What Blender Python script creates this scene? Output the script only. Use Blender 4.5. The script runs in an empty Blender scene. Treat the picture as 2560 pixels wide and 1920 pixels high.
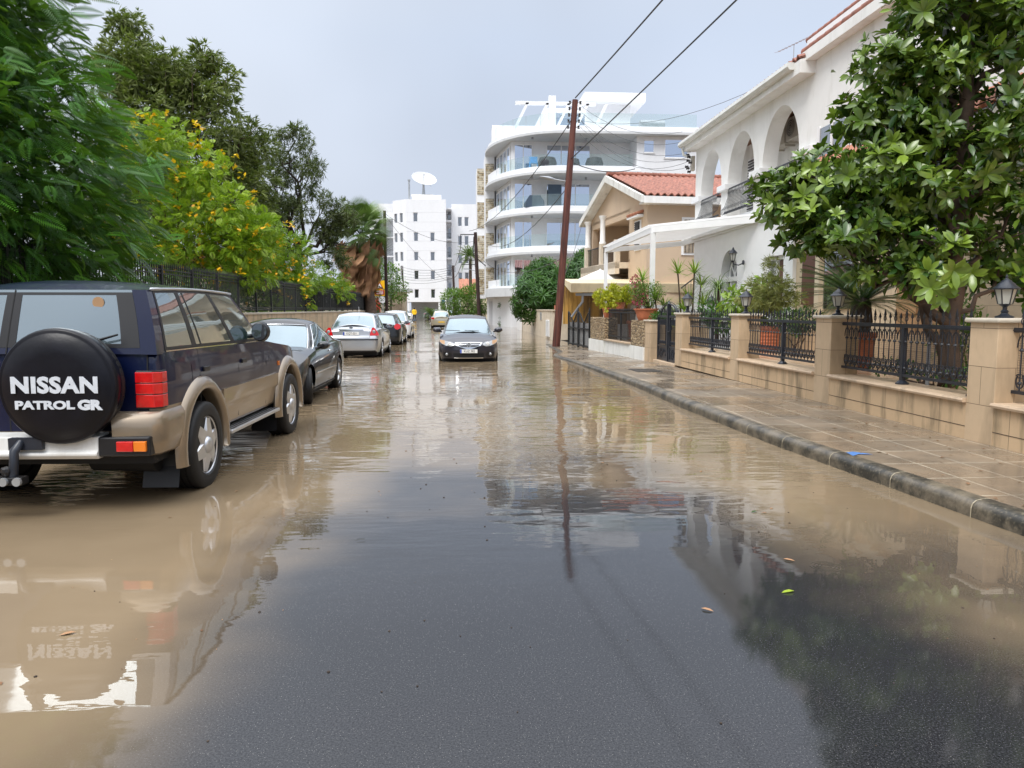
import bpy, bmesh, math, random
import numpy as np
from mathutils import Vector, Matrix
PI = math.pi
rad = math.radians
scene = bpy.context.scene
COL = scene.collection

# ------------------------------------------------------------------ camera
CAM_H = 1.6
FPX = 1900.0
phi = math.atan(188 / FPX)
psi = math.atan(144 / FPX * math.cos(phi))
FW = Vector((math.sin(psi) * math.cos(phi), math.cos(psi) * math.cos(phi), -math.sin(phi)))
RT = Vector((math.cos(psi), -math.sin(psi), 0))
UP = Vector((math.sin(psi) * math.sin(phi), math.cos(psi) * math.sin(phi), math.cos(phi)))
cd = bpy.data.cameras.new("camera")
cam = bpy.data.objects.new("camera", cd)
COL.objects.link(cam)
cd.sensor_width = 36
cd.lens = 36 * FPX / 2560
cd.clip_start = 0.05
cd.clip_end = 2000
m3 = Matrix((RT, UP, -FW)).transposed()
cam.matrix_world = Matrix.Translation((0, 0, CAM_H)) @ m3.to_4x4()
scene.camera = cam
scene.render.resolution_x = 1024
scene.render.resolution_y = 768

# ------------------------------------------------------------------ world, sun, exposure
SUN_EL, SUN_AZ = rad(52), rad(215)      # azimuth clockwise from +Y: behind the camera, to the left
world = bpy.data.worlds.new("World")
scene.world = world
world.use_nodes = True
wn = world.node_tree
for n in list(wn.nodes):
    wn.nodes.remove(n)
wo = wn.nodes.new("ShaderNodeOutputWorld")
wb = wn.nodes.new("ShaderNodeBackground")
wb.inputs[1].default_value = 0.1
sky = wn.nodes.new("ShaderNodeTexSky")
sky.sky_type = 'NISHITA'
sky.sun_disc = False
sky.sun_elevation = SUN_EL
sky.sun_rotation = SUN_AZ
sky.dust_density = 4
tc = wn.nodes.new("ShaderNodeTexCoord")
sep = wn.nodes.new("ShaderNodeSeparateXYZ")
ramp = wn.nodes.new("ShaderNodeValToRGB")
ramp.color_ramp.elements[0].position = 0.0
ramp.color_ramp.elements[0].color = (0.60, 0.66, 0.78, 1)
ramp.color_ramp.elements[1].position = 1.0
ramp.color_ramp.elements[1].color = (0.98, 1.0, 1.04, 1)
e = ramp.color_ramp.elements.new(0.32); e.color = (0.565, 0.645, 0.785, 1)
e = ramp.color_ramp.elements.new(0.5); e.color = (0.62, 0.67, 0.76, 1)
cl = wn.nodes.new("ShaderNodeTexNoise")
cl.inputs["Scale"].default_value = 2.2
cl.inputs["Detail"].default_value = 3
clr = wn.nodes.new("ShaderNodeMapRange")
clr.inputs[1].default_value = 0.3; clr.inputs[2].default_value = 0.7
clr.inputs[3].default_value = 10.4
clr.inputs[4].default_value = 12.6
mul = wn.nodes.new("ShaderNodeVectorMath"); mul.operation = 'SCALE'
bst = wn.nodes.new("ShaderNodeMapRange")    # a thick overcast is brightest overhead
bst.inputs[1].default_value = 0.4; bst.inputs[2].default_value = 1.0
bst.inputs[3].default_value = 1.0; bst.inputs[4].default_value = 3.0
mu2 = wn.nodes.new("ShaderNodeMath"); mu2.operation = 'MULTIPLY'
mix = wn.nodes.new("ShaderNodeMix"); mix.data_type = 'RGBA'
mix.inputs[0].default_value = 0.96
L = wn.links.new
L(tc.outputs["Generated"], sep.inputs[0]); L(sep.outputs[2], ramp.inputs[0])
L(tc.outputs["Generated"], cl.inputs["Vector"]); L(cl.outputs[0], clr.inputs[0])
L(sep.outputs[2], bst.inputs[0]); L(clr.outputs[0], mu2.inputs[0]); L(bst.outputs[0], mu2.inputs[1])
wm = wn.nodes.new("ShaderNodeMix"); wm.data_type = 'RGBA'; wr = wn.nodes.new("ShaderNodeMapRange")   # paler cloud to the left
wr.inputs[1].default_value = 0.05; wr.inputs[2].default_value = -0.55; wr.inputs[4].default_value = 0.75
L(sep.outputs[0], wr.inputs[0]); L(wr.outputs[0], wm.inputs[0]); L(ramp.outputs[0], wm.inputs[6]); wm.inputs[7].default_value = (0.76, 0.80, 0.86, 1)
L(wm.outputs[2], mul.inputs[0]); L(mu2.outputs[0], mul.inputs[3])
L(sky.outputs[0], mix.inputs[6]); L(mul.outputs[0], mix.inputs[7])
L(mix.outputs[2], wb.inputs[0]); L(wb.outputs[0], wo.inputs[0])
sd = bpy.data.lights.new("sun", 'SUN')
sd.energy = 2.2
sd.angle = rad(25)
sd.color = (1.0, 0.97, 0.92)
sun = bpy.data.objects.new("sun", sd)
COL.objects.link(sun)
sdir = Vector((math.sin(SUN_AZ) * math.cos(SUN_EL), math.cos(SUN_AZ) * math.cos(SUN_EL), math.sin(SUN_EL)))
sun.rotation_euler = sdir.to_track_quat('Z', 'Y').to_euler()
vs = scene.view_settings
vs.view_transform = 'Standard'
vs.look = 'None'
vs.exposure = 0.0
vs.gamma = 1.0
scene.render.engine = 'CYCLES'
scene.cycles.max_bounces = 8
scene.cycles.transparent_max_bounces = 12

# ------------------------------------------------------------------ materials
MATS = {}
class NT:
    def __init__(s, name):
        s.m = bpy.data.materials.new(name); s.m.use_nodes = True
        s.t = s.m.node_tree; s.b = s.t.nodes["Principled BSDF"]; s.o = s.t.nodes["Material Output"]
        MATS[name] = s.m
    def n(s, typ, **kw):
        nd = s.t.nodes.new(typ)
        for k, v in kw.items():
            if k.startswith('i_'):
                key = k[2:]
                nd.inputs[int(key) if key.isdigit() else key.replace('_', ' ')].default_value = v
            else:
                setattr(nd, k, v)
        return nd
    def l(s, a, b): s.t.links.new(a, b)
    def tex(s): return s.n("ShaderNodeTexCoord").outputs["Object"]
    def noise(s, scale, detail=3, vec=None, rough=0.5):
        nd = s.n("ShaderNodeTexNoise"); nd.inputs["Scale"].default_value = scale
        nd.inputs["Detail"].default_value = detail; nd.inputs["Roughness"].default_value = rough
        s.l(vec if vec is not None else s.tex(), nd.inputs["Vector"]); return nd
    def mapping(s, scale=(1, 1, 1), rot=(0, 0, 0), loc=(0, 0, 0), vec=None):
        nd = s.n("ShaderNodeMapping"); nd.inputs["Scale"].default_value = scale
        nd.inputs["Rotation"].default_value = rot; nd.inputs["Location"].default_value = loc
        s.l(vec if vec is not None else s.tex(), nd.inputs["Vector"]); return nd.outputs[0]
    def mr(s, src, a, b, c=0.0, d=1.0, smooth=False):
        nd = s.n("ShaderNodeMapRange"); nd.inputs[1].default_value = a; nd.inputs[2].default_value = b
        nd.inputs[3].default_value = c; nd.inputs[4].default_value = d
        if smooth: nd.interpolation_type = 'SMOOTHSTEP'
        s.l(src, nd.inputs[0]); return nd.outputs[0]
    def math(s, op, a, b=None):
        nd = s.n("ShaderNodeMath", operation=op)
        for i, v in enumerate((a, b)):
            if v is None: continue
            if isinstance(v, (int, float)): nd.inputs[i].default_value = v
            else: s.l(v, nd.inputs[i])
        return nd.outputs[0]
    def mixc(s, fac, a, b, blend='MIX'):
        nd = s.n("ShaderNodeMix", data_type='RGBA', blend_type=blend)
        for i, v in ((0, fac), (6, a), (7, b)):
            if isinstance(v, (int, float)): nd.inputs[i].default_value = v
            elif isinstance(v, tuple): nd.inputs[i].default_value = v if len(v) == 4 else v + (1,)
            else: s.l(v, nd.inputs[i])
        return nd.outputs[2]
    def bump(s, h, strength=0.3, dist=0.01, normal=None):
        nd = s.n("ShaderNodeBump"); nd.inputs["Strength"].default_value = strength
        nd.inputs["Distance"].default_value = dist; s.l(h, nd.inputs["Height"])
        if normal is not None: s.l(normal, nd.inputs["Normal"])
        return nd.outputs[0]

def simple(name, col, rough=0.6, metal=0.0, var=0.12, vs_=3.0, bump=0.0, bs=60.0, coat=0.0, spec=0.5, dirt=None, ior=None):
    s = NT(name); b = s.b
    b.inputs["Roughness"].default_value = rough
    b.inputs["Metallic"].default_value = metal
    b.inputs["Coat Weight"].default_value = coat
    b.inputs["Coat Roughness"].default_value = 0.03
    b.inputs["Specular IOR Level"].default_value = spec
    if ior: b.inputs["IOR"].default_value = ior
    nz = s.noise(vs_, 4)
    c = s.mixc(s.mr(nz.outputs[0], 0.3, 0.7), tuple(x * (1 - var) for x in col), tuple(min(1, x * (1 + var)) for x in col))
    if dirt:
        dz = s.noise(dirt[1], 5, s.mapping((1, 1, 0.25)), 0.65)
        c = s.mixc(s.math('MULTIPLY', s.mr(dz.outputs[0], 0.5, 0.72), dirt[2]), c, dirt[0])
    s.l(c, b.inputs["Base Color"])
    if bump:
        s.l(s.bump(s.noise(bs, 4).outputs[0], bump, 0.01), b.inputs["Normal"])
    return s.m

def leafmat(name, dark, light, rough=0.4, trans=0.25, spec=0.5):
    s = NT(name); b = s.b
    at = s.n("ShaderNodeAttribute", attribute_name="tone")
    c = s.mixc(at.outputs["Fac"], dark, light)
    s.l(c, b.inputs["Base Color"])
    b.inputs["Roughness"].default_value = rough
    b.inputs["Specular IOR Level"].default_value = spec
    tr = s.n("ShaderNodeBsdfTranslucent"); s.l(s.mixc(0.5, c, (0.25, 0.45, 0.03)), tr.inputs[0])
    mx = s.n("ShaderNodeMixShader"); mx.inputs[0].default_value = trans
    s.l(b.outputs[0], mx.inputs[1]); s.l(tr.outputs[0], mx.inputs[2]); s.l(mx.outputs[0], s.o.inputs[0])
    return s.m

def glassmat(name, tint, refl=0.4, rough=0.02, glosscol=(0.9, 0.95, 1.0)):
    """reflecting pane: dark tinted body under a strong mirror-like reflection"""
    s = NT(name); b = s.b
    b.inputs["Base Color"].default_value = tint + (1,)
    b.inputs["Roughness"].default_value = 0.15
    g = s.n("ShaderNodeBsdfGlossy"); g.inputs[0].default_value = glosscol + (1,); g.inputs["Roughness"].default_value = rough
    lw = s.n("ShaderNodeLayerWeight"); lw.inputs[0].default_value = 0.5
    f = s.mr(lw.outputs["Fresnel"], 0.0, 1.0, refl, 1.0)
    nz = s.noise(1.3, 2)
    bp = s.bump(nz.outputs[0], 0.08, 0.02); s.l(bp, g.inputs["Normal"])
    mx = s.n("ShaderNodeMixShader"); s.l(f, mx.inputs[0]); s.l(b.outputs[0], mx.inputs[1]); s.l(g.outputs[0], mx.inputs[2])
    s.l(mx.outputs[0], s.o.inputs[0]); return s.m

def stain_wall(name, base, stain, jx=1.2, jz=0.45, joint=(0.12, 0.08, 0.05), rough=0.55, stainamt=0.7, axis='Y'):
    """block cladding: horizontal joints and faint vertical ones, runs of damp below the coping"""
    s = NT(name); b = s.b
    co = s.tex()
    sp = s.n("ShaderNodeSeparateXYZ"); s.l(co, sp.inputs[0])
    cb = s.n("ShaderNodeCombineXYZ"); s.l(s.math('ADD', sp.outputs[0], sp.outputs[1]), cb.inputs[0]); s.l(sp.outputs[2], cb.inputs[1])
    br = s.n("ShaderNodeTexBrick"); s.l(cb.outputs[0], br.inputs["Vector"])
    br.inputs["Scale"].default_value = 1.0; br.inputs["Brick Width"].default_value = jx; br.inputs["Row Height"].default_value = jz
    br.inputs["Mortar Size"].default_value = 0.004; br.inputs["Mortar Smooth"].default_value = 0.3
    br.inputs["Color1"].default_value = tuple(x * 0.93 for x in base) + (1,); br.inputs["Color2"].default_value = tuple(min(1, x * 1.08) for x in base) + (1,)
    br.inputs["Mortar"].default_value = joint + (1,)
    n1 = s.noise(2.2, 5, s.mapping((1, 1, 0.22)), 0.6)
    n2 = s.noise(9, 4)
    c = s.mixc(s.mr(n2.outputs[0], 0.35, 0.7, 0, 0.3), br.outputs[0], tuple(x * 0.8 for x in base))
    c = s.mixc(s.math('MULTIPLY', s.mr(n1.outputs[0], 0.50, 0.62), stainamt), c, stain)
    s.l(c, b.inputs["Base Color"]); b.inputs["Roughness"].default_value = rough
    s.l(s.bump(br.outputs["Fac"], -0.6, 0.006, s.bump(s.noise(90, 3).outputs[0], 0.15, 0.004)), b.inputs["Normal"])
    return s.m

def build_materials():
    simple('asphalt', (0.05, 0.05, 0.055), 0.5, bump=0.6, bs=150)
    # --- paving slabs, wet
    s = NT('paving'); b = s.b
    br = s.n("ShaderNodeTexBrick", offset=0.0); s.l(s.mapping((1, 1, 1), (0, 0, rad(90)), (0.0, 0.02, 0)), br.inputs["Vector"])
    br.inputs["Scale"].default_value = 1.0; br.inputs["Brick Width"].default_value = 0.62; br.inputs["Row Height"].default_value = 0.44
    br.inputs["Mortar Size"].default_value = 0.011; br.inputs["Color1"].default_value = (0.215, 0.165, 0.115, 1); br.inputs["Color2"].default_value = (0.275, 0.205, 0.14, 1)
    br.inputs["Mortar"].default_value = (0.50, 0.44, 0.34, 1)
    n1 = s.noise(1.1, 5, None, 0.6); n2 = s.noise(14, 4)
    c = s.mixc(s.mr(n1.outputs[0], 0.4, 0.60, 0, 0.7), br.outputs[0], (0.13, 0.105, 0.08))
    c = s.mixc(s.mr(n2.outputs[0], 0.5, 0.75, 0, 0.35), c, (0.22, 0.19, 0.15))
    s.l(c, b.inputs["Base Color"])
    s.l(s.mr(s.noise(0.9, 4).outputs[0], 0.42, 0.6, 0.42, 0.12), b.inputs["Roughness"])
    s.l(s.bump(br.outputs["Fac"], -0.5, 0.004, s.bump(s.noise(60, 4).outputs[0], 0.2, 0.004)), b.inputs["Normal"])
    # --- kerb
    s = NT('kerb_stone'); b = s.b
    n1 = s.noise(3.0, 6, None, 0.7); n2 = s.noise(40, 3)
    c = s.mixc(s.mr(n1.outputs[0], 0.42, 0.62), (0.035, 0.032, 0.026), (0.17, 0.14, 0.10))
    c = s.mixc(s.mr(n2.outputs[0], 0.55, 0.7, 0, 0.5), c, (0.2, 0.17, 0.12))
    s.l(c, b.inputs["Base Color"]); b.inputs["Roughness"].default_value = 0.4
    s.l(s.bump(n2.outputs[0], 0.4, 0.004), b.inputs["Normal"])
    simple('kerb_joint', (0.36, 0.31, 0.22), 0.6)
    # --- flood water and thin wet film over the asphalt crown
    s = NT('flood_water'); b = s.b
    co = s.tex(); sp = s.n("ShaderNodeSeparateXYZ"); s.l(co, sp.inputs[0])
    X, Y = sp.outputs[0], sp.outputs[1]
    big = s.noise(0.35, 4, None, 0.55)
    # asphalt crown emerges near the camera and a little right of the road's middle
    ex = s.math('MULTIPLY', s.math('SUBTRACT', X, 0.75), 0.62)
    ey = s.math('MULTIPLY', s.math('SUBTRACT', Y, 2.0), 0.36)
    d = s.math('SQRT', s.math('ADD', s.math('POWER', ex, 2.0), s.math('POWER', ey, 2.0)))
    d = s.math('ADD', d, s.mr(big.outputs[0], 0.2, 0.8, -0.28, 0.28))
    depth = s.mr(d, 0.75, 1.7, 0.0, 1.0, True)            # 0 = bare wet asphalt, 1 = standing water
    # mud: silt hangs on the left half of the road and at the right gutter, clearer in a tongue
    md = s.math('ADD', s.mr(X, -0.5, -1.9, 0.0, 0.95), s.mr(Y, 4.6, 10.5, 0.0, 1.0))
    md = s.math('ADD', md, s.mr(X, 1.8, 2.8, 0.0, 0.62))
    md = s.math('ADD', md, s.mr(s.noise(0.8, 3).outputs[0], 0.3, 0.7, -0.18, 0.18))
    mud = s.math('MULTIPLY', s.mr(md, 0.1, 1.0, 0.0, 1.0, True), s.mr(d, 0.75, 1.3, 0.0, 1.0, True))
    grain = s.noise(120, 4, None, 0.75); speck = s.n("ShaderNodeTexVoronoi", feature='F1'); speck.inputs["Scale"].default_value = 90
    s.l(co, speck.inputs["Vector"])
    asp = s.mixc(s.mr(grain.outputs[0], 0.38, 0.66), (0.007, 0.007, 0.009), (0.050, 0.051, 0.055))
    asp = s.mixc(s.math('LESS_THAN', speck.outputs["Distance"], 0.10), asp, (0.30, 0.29, 0.27))
    silt = s.mixc(s.mr(s.noise(0.6, 4).outputs[0], 0.35, 0.65), (0.20, 0.148, 0.092), (0.25, 0.188, 0.12))
    s.l(s.mixc(mud, asp, silt), b.inputs["Base Color"])
    b.inputs["IOR"].default_value = 1.45
    s.l(s.mr(depth, 0.0, 0.8, 0.03, 0.008), b.inputs["Roughness"])
    # ripples: smooth close by, wind and wake chop further off
    w1 = s.noise(1.0, 2, s.mapping((1.5, 4.6, 1), (0, 0, rad(8))), 0.5)
    w2 = s.noise(1.0, 2, s.mapping((4.5, 13.0, 1), (0, 0, rad(-6))), 0.5)
    w3 = s.noise(0.7, 2, s.mapping((1.0, 1.8, 1)))
    patch = s.mr(s.noise(0.33, 3).outputs[0], 0.42, 0.60, 0.15, 1.0, True)
    amp = s.math('MULTIPLY', patch, s.mr(Y, 3.5, 11.0, 0.15, 1.0))
    hgt = s.math('ADD', s.math('MULTIPLY', w1.outputs[0], 0.021), s.math('MULTIPLY', w2.outputs[0], 0.0036))
    hgt = s.math('MULTIPLY', hgt, amp)
    hgt = s.math('ADD', hgt, s.math('MULTIPLY', w3.outputs[0], 0.004))
    # rings from single raindrops
    rings = None
    for (rx, ry, rr) in ((-0.72, 3.05, 0.13), (-0.62, 2.72, 0.10), (2.15, 5.35, 0.16), (2.3, 4.45, 0.11), (1.62, 3.3, 0.13), (-0.66, 5.2, 0.08), (1.5, 5.9, 0.13), (2.05, 3.2, 0.08)):
        dx = s.math('SUBTRACT', X, rx); dy = s.math('SUBTRACT', Y, ry)
        r = s.math('SQRT', s.math('ADD', s.math('MULTIPLY', dx, dx), s.math('MULTIPLY', dy, dy)))
        env = s.mr(r, rr * 0.25, rr, 1.0, 0.0)
        w = s.math('MULTIPLY', s.math('SINE', s.math('MULTIPLY', r, 2 * PI / 0.022)), s.math('MULTIPLY', env, s.mr(r, rr * 0.2, rr * 0.3, 0.0, 0.0006)))
        rings = w if rings is None else s.math('ADD', rings, w)
    hgt = s.math('ADD', hgt, rings)
    bw = s.n("ShaderNodeBump"); bw.inputs["Distance"].default_value = 1.0; bw.inputs["Strength"].default_value = 1.0
    s.l(s.math('MULTIPLY', hgt, s.mr(depth, 0.0, 0.7, 0.06, 1.0)), bw.inputs["Height"])
    ba = s.n("ShaderNodeBump"); ba.inputs["Distance"].default_value = 0.004
    s.l(s.mr(depth, 0.0, 0.75, 0.014, 0.0), ba.inputs["Strength"]); s.l(grain.outputs[0], ba.inputs["Height"]); s.l(bw.outputs[0], ba.inputs["Normal"])
    s.l(ba.outputs[0], b.inputs["Normal"])
    # --- buildings
    simple('white_stucco', (0.86, 0.85, 0.825), 0.7, var=0.03, bump=0.25, bs=45, dirt=((0.50, 0.48, 0.42), 1.6, 0.4))
    simple('white_render', (0.83, 0.84, 0.86), 0.6, var=0.02, dirt=((0.6, 0.6, 0.6), 0.5, 0.2))
    simple('white_paint', (0.88, 0.88, 0.88), 0.4, var=0.03)
    simple('white_low_wall', (0.80, 0.80, 0.77), 0.6, var=0.04, dirt=((0.42, 0.42, 0.36), 2.5, 0.5))
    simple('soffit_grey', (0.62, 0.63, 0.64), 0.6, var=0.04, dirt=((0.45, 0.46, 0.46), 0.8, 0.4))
    simple('peach_render', (0.62, 0.47, 0.33), 0.75, var=0.06, vs_=0.8, bump=0.2, bs=30, dirt=((0.45, 0.34, 0.25), 0.9, 0.35))
    simple('cream_render', (0.72, 0.62, 0.45), 0.7, var=0.05, dirt=((0.5, 0.42, 0.32), 1.4, 0.3))
    simple('yellow_render', (0.78, 0.63, 0.40), 0.7, var=0.04)
    simple('old_plaster', (0.66, 0.57, 0.45), 0.7, var=0.08, dirt=((0.42, 0.34, 0.24), 1.6, 0.6))
    simple('weathered_white', (0.76, 0.75, 0.71), 0.7, var=0.06, dirt=((0.38, 0.37, 0.33), 2.2, 0.7))
    simple('roof_tile', (0.31, 0.12, 0.08), 0.6, var=0.35, vs_=5.0, bump=0.2, bs=25, dirt=((0.22, 0.09, 0.05), 3.0, 0.6))
    simple('orange_tile', (0.42, 0.17, 0.10), 0.6, var=0.2, vs_=5.0)
    stain_wall('stone_cladding', (0.60, 0.43, 0.265), (0.17, 0.13, 0.08), 1.15, 10.0, stainamt=0.72)
    stain_wall('pillar_cladding', (0.60, 0.445, 0.29), (0.30, 0.22, 0.14), 10.0, 0.42, stainamt=0.45)
    stain_wall('garden_wall_stone', (0.60, 0.45, 0.29), (0.22, 0.18, 0.12), 0.8, 0.30, (0.35, 0.27, 0.18), stainamt=0.6)
    stain_wall('tile_cladding', (0.66, 0.53, 0.37), (0.5, 0.4, 0.3), 1.1, 0.55, (0.35, 0.26, 0.17), stainamt=0.2)
    simple('coping_stone', (0.60, 0.45, 0.31), 0.45, var=0.1, vs_=6, dirt=((0.25, 0.2, 0.14), 4, 0.5))
    simple('cap_stone', (0.56, 0.50, 0.41), 0.5, var=0.08, vs_=6)
    simple('terrace_tile', (0.58, 0.42, 0.28), 0.22, var=0.08, vs_=4)
    # rubble stone, rounded
    for nm, c1, c2, mo, sc in (('rubble_stone', (0.35, 0.24, 0.13), (0.50, 0.37, 0.22), (0.12, 0.09, 0.06), 7.0),):
        s = NT(nm); b = s.b
        v = s.n("ShaderNodeTexVoronoi", feature='DISTANCE_TO_EDGE'); v.inputs["Scale"].default_value = sc; v2 = s.n("ShaderNodeTexVoronoi"); v2.inputs["Scale"].default_value = sc
        mp = s.mapping((1, 1, 1.5)); s.l(mp, v.inputs["Vector"]); s.l(mp, v2.inputs["Vector"])
        sc_ = s.n("ShaderNodeSeparateColor"); s.l(v2.outputs["Color"], sc_.inputs[0])
        c = s.mixc(sc_.outputs[0], c1, c2); c = s.mixc(s.mr(v.outputs[0], 0.02, 0.07), mo, c)
        s.l(c, b.inputs["Base Color"]); b.inputs["Roughness"].default_value = 0.7
        s.l(s.bump(s.mr(v.outputs[0], 0.0, 0.2), 1.0, 0.05), b.inputs["Normal"])
    s = NT('ledge_stone'); b = s.b       # thin courses of yellowish quarry stone
    co = s.tex(); sp = s.n("ShaderNodeSeparateXYZ"); s.l(co, sp.inputs[0]); cb = s.n("ShaderNodeCombineXYZ")
    s.l(s.math('ADD', sp.outputs[0], sp.outputs[1]), cb.inputs[0]); s.l(sp.outputs[2], cb.inputs[1])
    br = s.n("ShaderNodeTexBrick"); s.l(cb.outputs[0], br.inputs["Vector"]); br.inputs["Scale"].default_value = 1.0
    br.inputs["Brick Width"].default_value = 0.62; br.inputs["Row Height"].default_value = 0.21; br.inputs["Mortar Size"].default_value = 0.03
    br.inputs["Color1"].default_value = (0.56, 0.49, 0.36, 1); br.inputs["Color2"].default_value = (0.30, 0.21, 0.09, 1); br.inputs["Mortar"].default_value = (0.10, 0.08, 0.05, 1)
    s.l(s.mixc(s.mr(s.noise(3.5, 4).outputs[0], 0.4, 0.65, 0, 0.8), br.outputs[0], (0.62, 0.58, 0.49)), b.inputs["Base Color"])
    b.inputs["Roughness"].default_value = 0.8; s.l(s.bump(br.outputs["Fac"], -0.8, 0.05), b.inputs["Normal"])
    # --- metals, wood, plastics
    simple('black_iron', (0.018, 0.022, 0.032), 0.35, 0.0, var=0.3, vs_=8)
    simple('dark_iron', (0.012, 0.013, 0.015), 0.5, 0.0, var=0.3)
    s = NT('pole_wood'); b = s.b
    nz = s.noise(3, 5, s.mapping((4, 4, 0.3)), 0.65)
    c = s.mixc(s.mr(nz.outputs[0], 0.35, 0.68), (0.045, 0.014, 0.010), (0.17, 0.05, 0.032)); s.l(c, b.inputs["Base Color"])
    b.inputs["Roughness"].default_value = 0.6; s.l(s.bump(nz.outputs[0], 0.5, 0.02), b.inputs["Normal"])
    simple('dark_pole_wood', (0.035, 0.016, 0.013), 0.7, var=0.4, vs_=2)
    simple('cable', (0.02, 0.02, 0.022), 0.5)
    simple('thin_cable', (0.07, 0.075, 0.085), 0.5)
    simple('porcelain', (0.02, 0.015, 0.015), 0.25, var=0.2)
    simple('galvanised', (0.45, 0.47, 0.49), 0.4, 0.6, var=0.15)
    simple('lamp_grey', (0.36, 0.38, 0.41), 0.4, 0.3)
    simple('gutter_white', (0.72, 0.72, 0.68), 0.4, var=0.04, dirt=((0.4, 0.4, 0.36), 2.0, 0.4))
    simple('ac_beige', (0.50, 0.45, 0.38), 0.5, var=0.05)
    simple('ac_fan', (0.12, 0.11, 0.10), 0.5)
    simple('terracotta', (0.48, 0.155, 0.075), 0.6, var=0.15, vs_=8, dirt=((0.30, 0.2, 0.14), 5, 0.4))
    simple('soil', (0.05, 0.035, 0.025), 0.9, var=0.4, vs_=20)
    simple('brown_shutter', (0.13, 0.055, 0.04), 0.5, var=0.1)
    simple('brown_door', (0.42, 0.25, 0.13), 0.5, var=0.15)
    simple('dark_shutter', (0.035, 0.03, 0.028), 0.5)
    simple('dark_interior', (0.02, 0.02, 0.022), 0.8)
    simple('curtain', (0.40, 0.33, 0.25), 0.8, var=0.2, vs_=6)
    simple('awning_cream', (0.78, 0.66, 0.44), 0.6, var=0.06, dirt=((0.5, 0.42, 0.28), 3, 0.4))
    s = NT('yellow_boards'); b = s.b
    nz = s.noise(2.0, 5, s.mapping((1, 1, 0.15)), 0.65)
    c = s.mixc(s.mr(nz.outputs[0], 0.46, 0.64), (0.58, 0.34, 0.085), (0.08, 0.05, 0.035)); s.l(c, b.inputs["Base Color"])
    simple('canvas_white', (0.86, 0.86, 0.86), 0.8, var=0.02)
    simple('lantern_glass', (0.42, 0.42, 0.38), 0.15, var=0.1)
    simple('bulb_white', (0.8, 0.8, 0.78), 0.4, var=0.02)
    simple('blue_paint', (0.08, 0.20, 0.48), 0.5)
    simple('sign_yellow', (0.90, 0.50, 0.01), 0.4, var=0.03)
    simple('sign_red', (0.45, 0.012, 0.012), 0.4, var=0.03)
    simple('sign_white', (0.85, 0.85, 0.85), 0.4, var=0.02)
    simple('sign_blue', (0.02, 0.12, 0.55), 0.4, var=0.03)
    simple('sign_black', (0.01, 0.01, 0.01), 0.4)
    simple('number_blue', (0.02, 0.07, 0.45), 0.4)
    simple('red_paint', (0.42, 0.035, 0.03), 0.5)
    simple('manhole_iron', (0.07, 0.065, 0.06), 0.35, 0.2, bump=0.5, bs=80)
    simple('blue_chair', (0.10, 0.40, 0.80), 0.4)
    simple('wicker_dark', (0.035, 0.04, 0.05), 0.6)
    simple('wood_panel', (0.20, 0.09, 0.04), 0.6, var=0.4)
    simple('cover_blue_grey', (0.05, 0.08, 0.12), 0.6)
    simple('garage_door', (0.62, 0.63, 0.66), 0.5, var=0.03)
    simple('yellow_cloth', (0.92, 0.55, 0.01), 0.55, var=0.12, vs_=6)
    simple('dark_cloth', (0.015, 0.017, 0.025), 0.8)
    simple('skin', (0.42, 0.24, 0.17), 0.6)
    simple('hair', (0.03, 0.02, 0.015), 0.7)
    glassmat('window_glass', (0.05, 0.06, 0.08), 0.62, 0.02, (0.78, 0.86, 1.0))
    glassmat('dark_window', (0.035, 0.035, 0.04), 0.16)
    s = NT('balustrade_glass'); b = s.b
    b.inputs["Base Color"].default_value = (0.5, 0.6, 0.6, 1); b.inputs["Roughness"].default_value = 0.03
    tp = s.n("ShaderNodeBsdfTransparent"); tp.inputs[0].default_value = (0.94, 0.975, 0.97, 1)
    mx = s.n("ShaderNodeMixShader"); mx.inputs[0].default_value = 0.09
    s.l(tp.outputs[0], mx.inputs[1]); s.l(b.outputs[0], mx.inputs[2]); s.l(mx.outputs[0], s.o.inputs[0])
    # --- vehicles
    def paint(nm, col, metal=0.3, rough=0.32, coat=1.0):
        s = NT(nm); b = s.b
        fl = s.noise(900, 1); drops = s.n("ShaderNodeTexVoronoi"); drops.inputs["Scale"].default_value = 55
        s.l(s.tex(), drops.inputs["Vector"])
        dust = s.noise(1.5, 5, None, 0.6)
        c = s.mixc(s.mr(dust.outputs[0], 0.4, 0.75, 0, 0.05), col, tuple(0.5 * x + 0.5 * y for x, y in zip(col, (0.3, 0.27, 0.23))))
        s.l(c, b.inputs["Base Color"])
        b.inputs["Metallic"].default_value = metal; b.inputs["Roughness"].default_value = rough
        b.inputs["Specular IOR Level"].default_value = 0.25; b.inputs["Coat Weight"].default_value = coat; b.inputs["Coat Roughness"].default_value = 0.02
        s.l(s.bump(s.mr(drops.outputs["Distance"], 0.06, 0.16, 1.0, 0.0), 0.03, 0.002), b.inputs["Coat Normal"])
        return s.m
    paint('paint_navy', (0.002, 0.006, 0.034), 0.05, coat=0.7)
    paint('paint_tan', (0.30, 0.235, 0.165), 0.55, 0.3)
    paint('paint_black', (0.005, 0.006, 0.009), 0.0)
    paint('paint_silver', (0.50, 0.52, 0.55), 0.6, 0.28)
    paint('paint_graphite', (0.026, 0.026, 0.036), 0.2)
    paint('paint_white', (0.78, 0.79, 0.80), 0.0, 0.3)
    paint('paint_maroon', (0.16, 0.01, 0.015), 0.2)
    paint('paint_gold', (0.55, 0.49, 0.36), 0.5, 0.3)
    simple('tyre_rubber', (0.008, 0.008, 0.009), 0.6, var=0.3, vs_=6, bump=0.2, bs=60)
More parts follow.
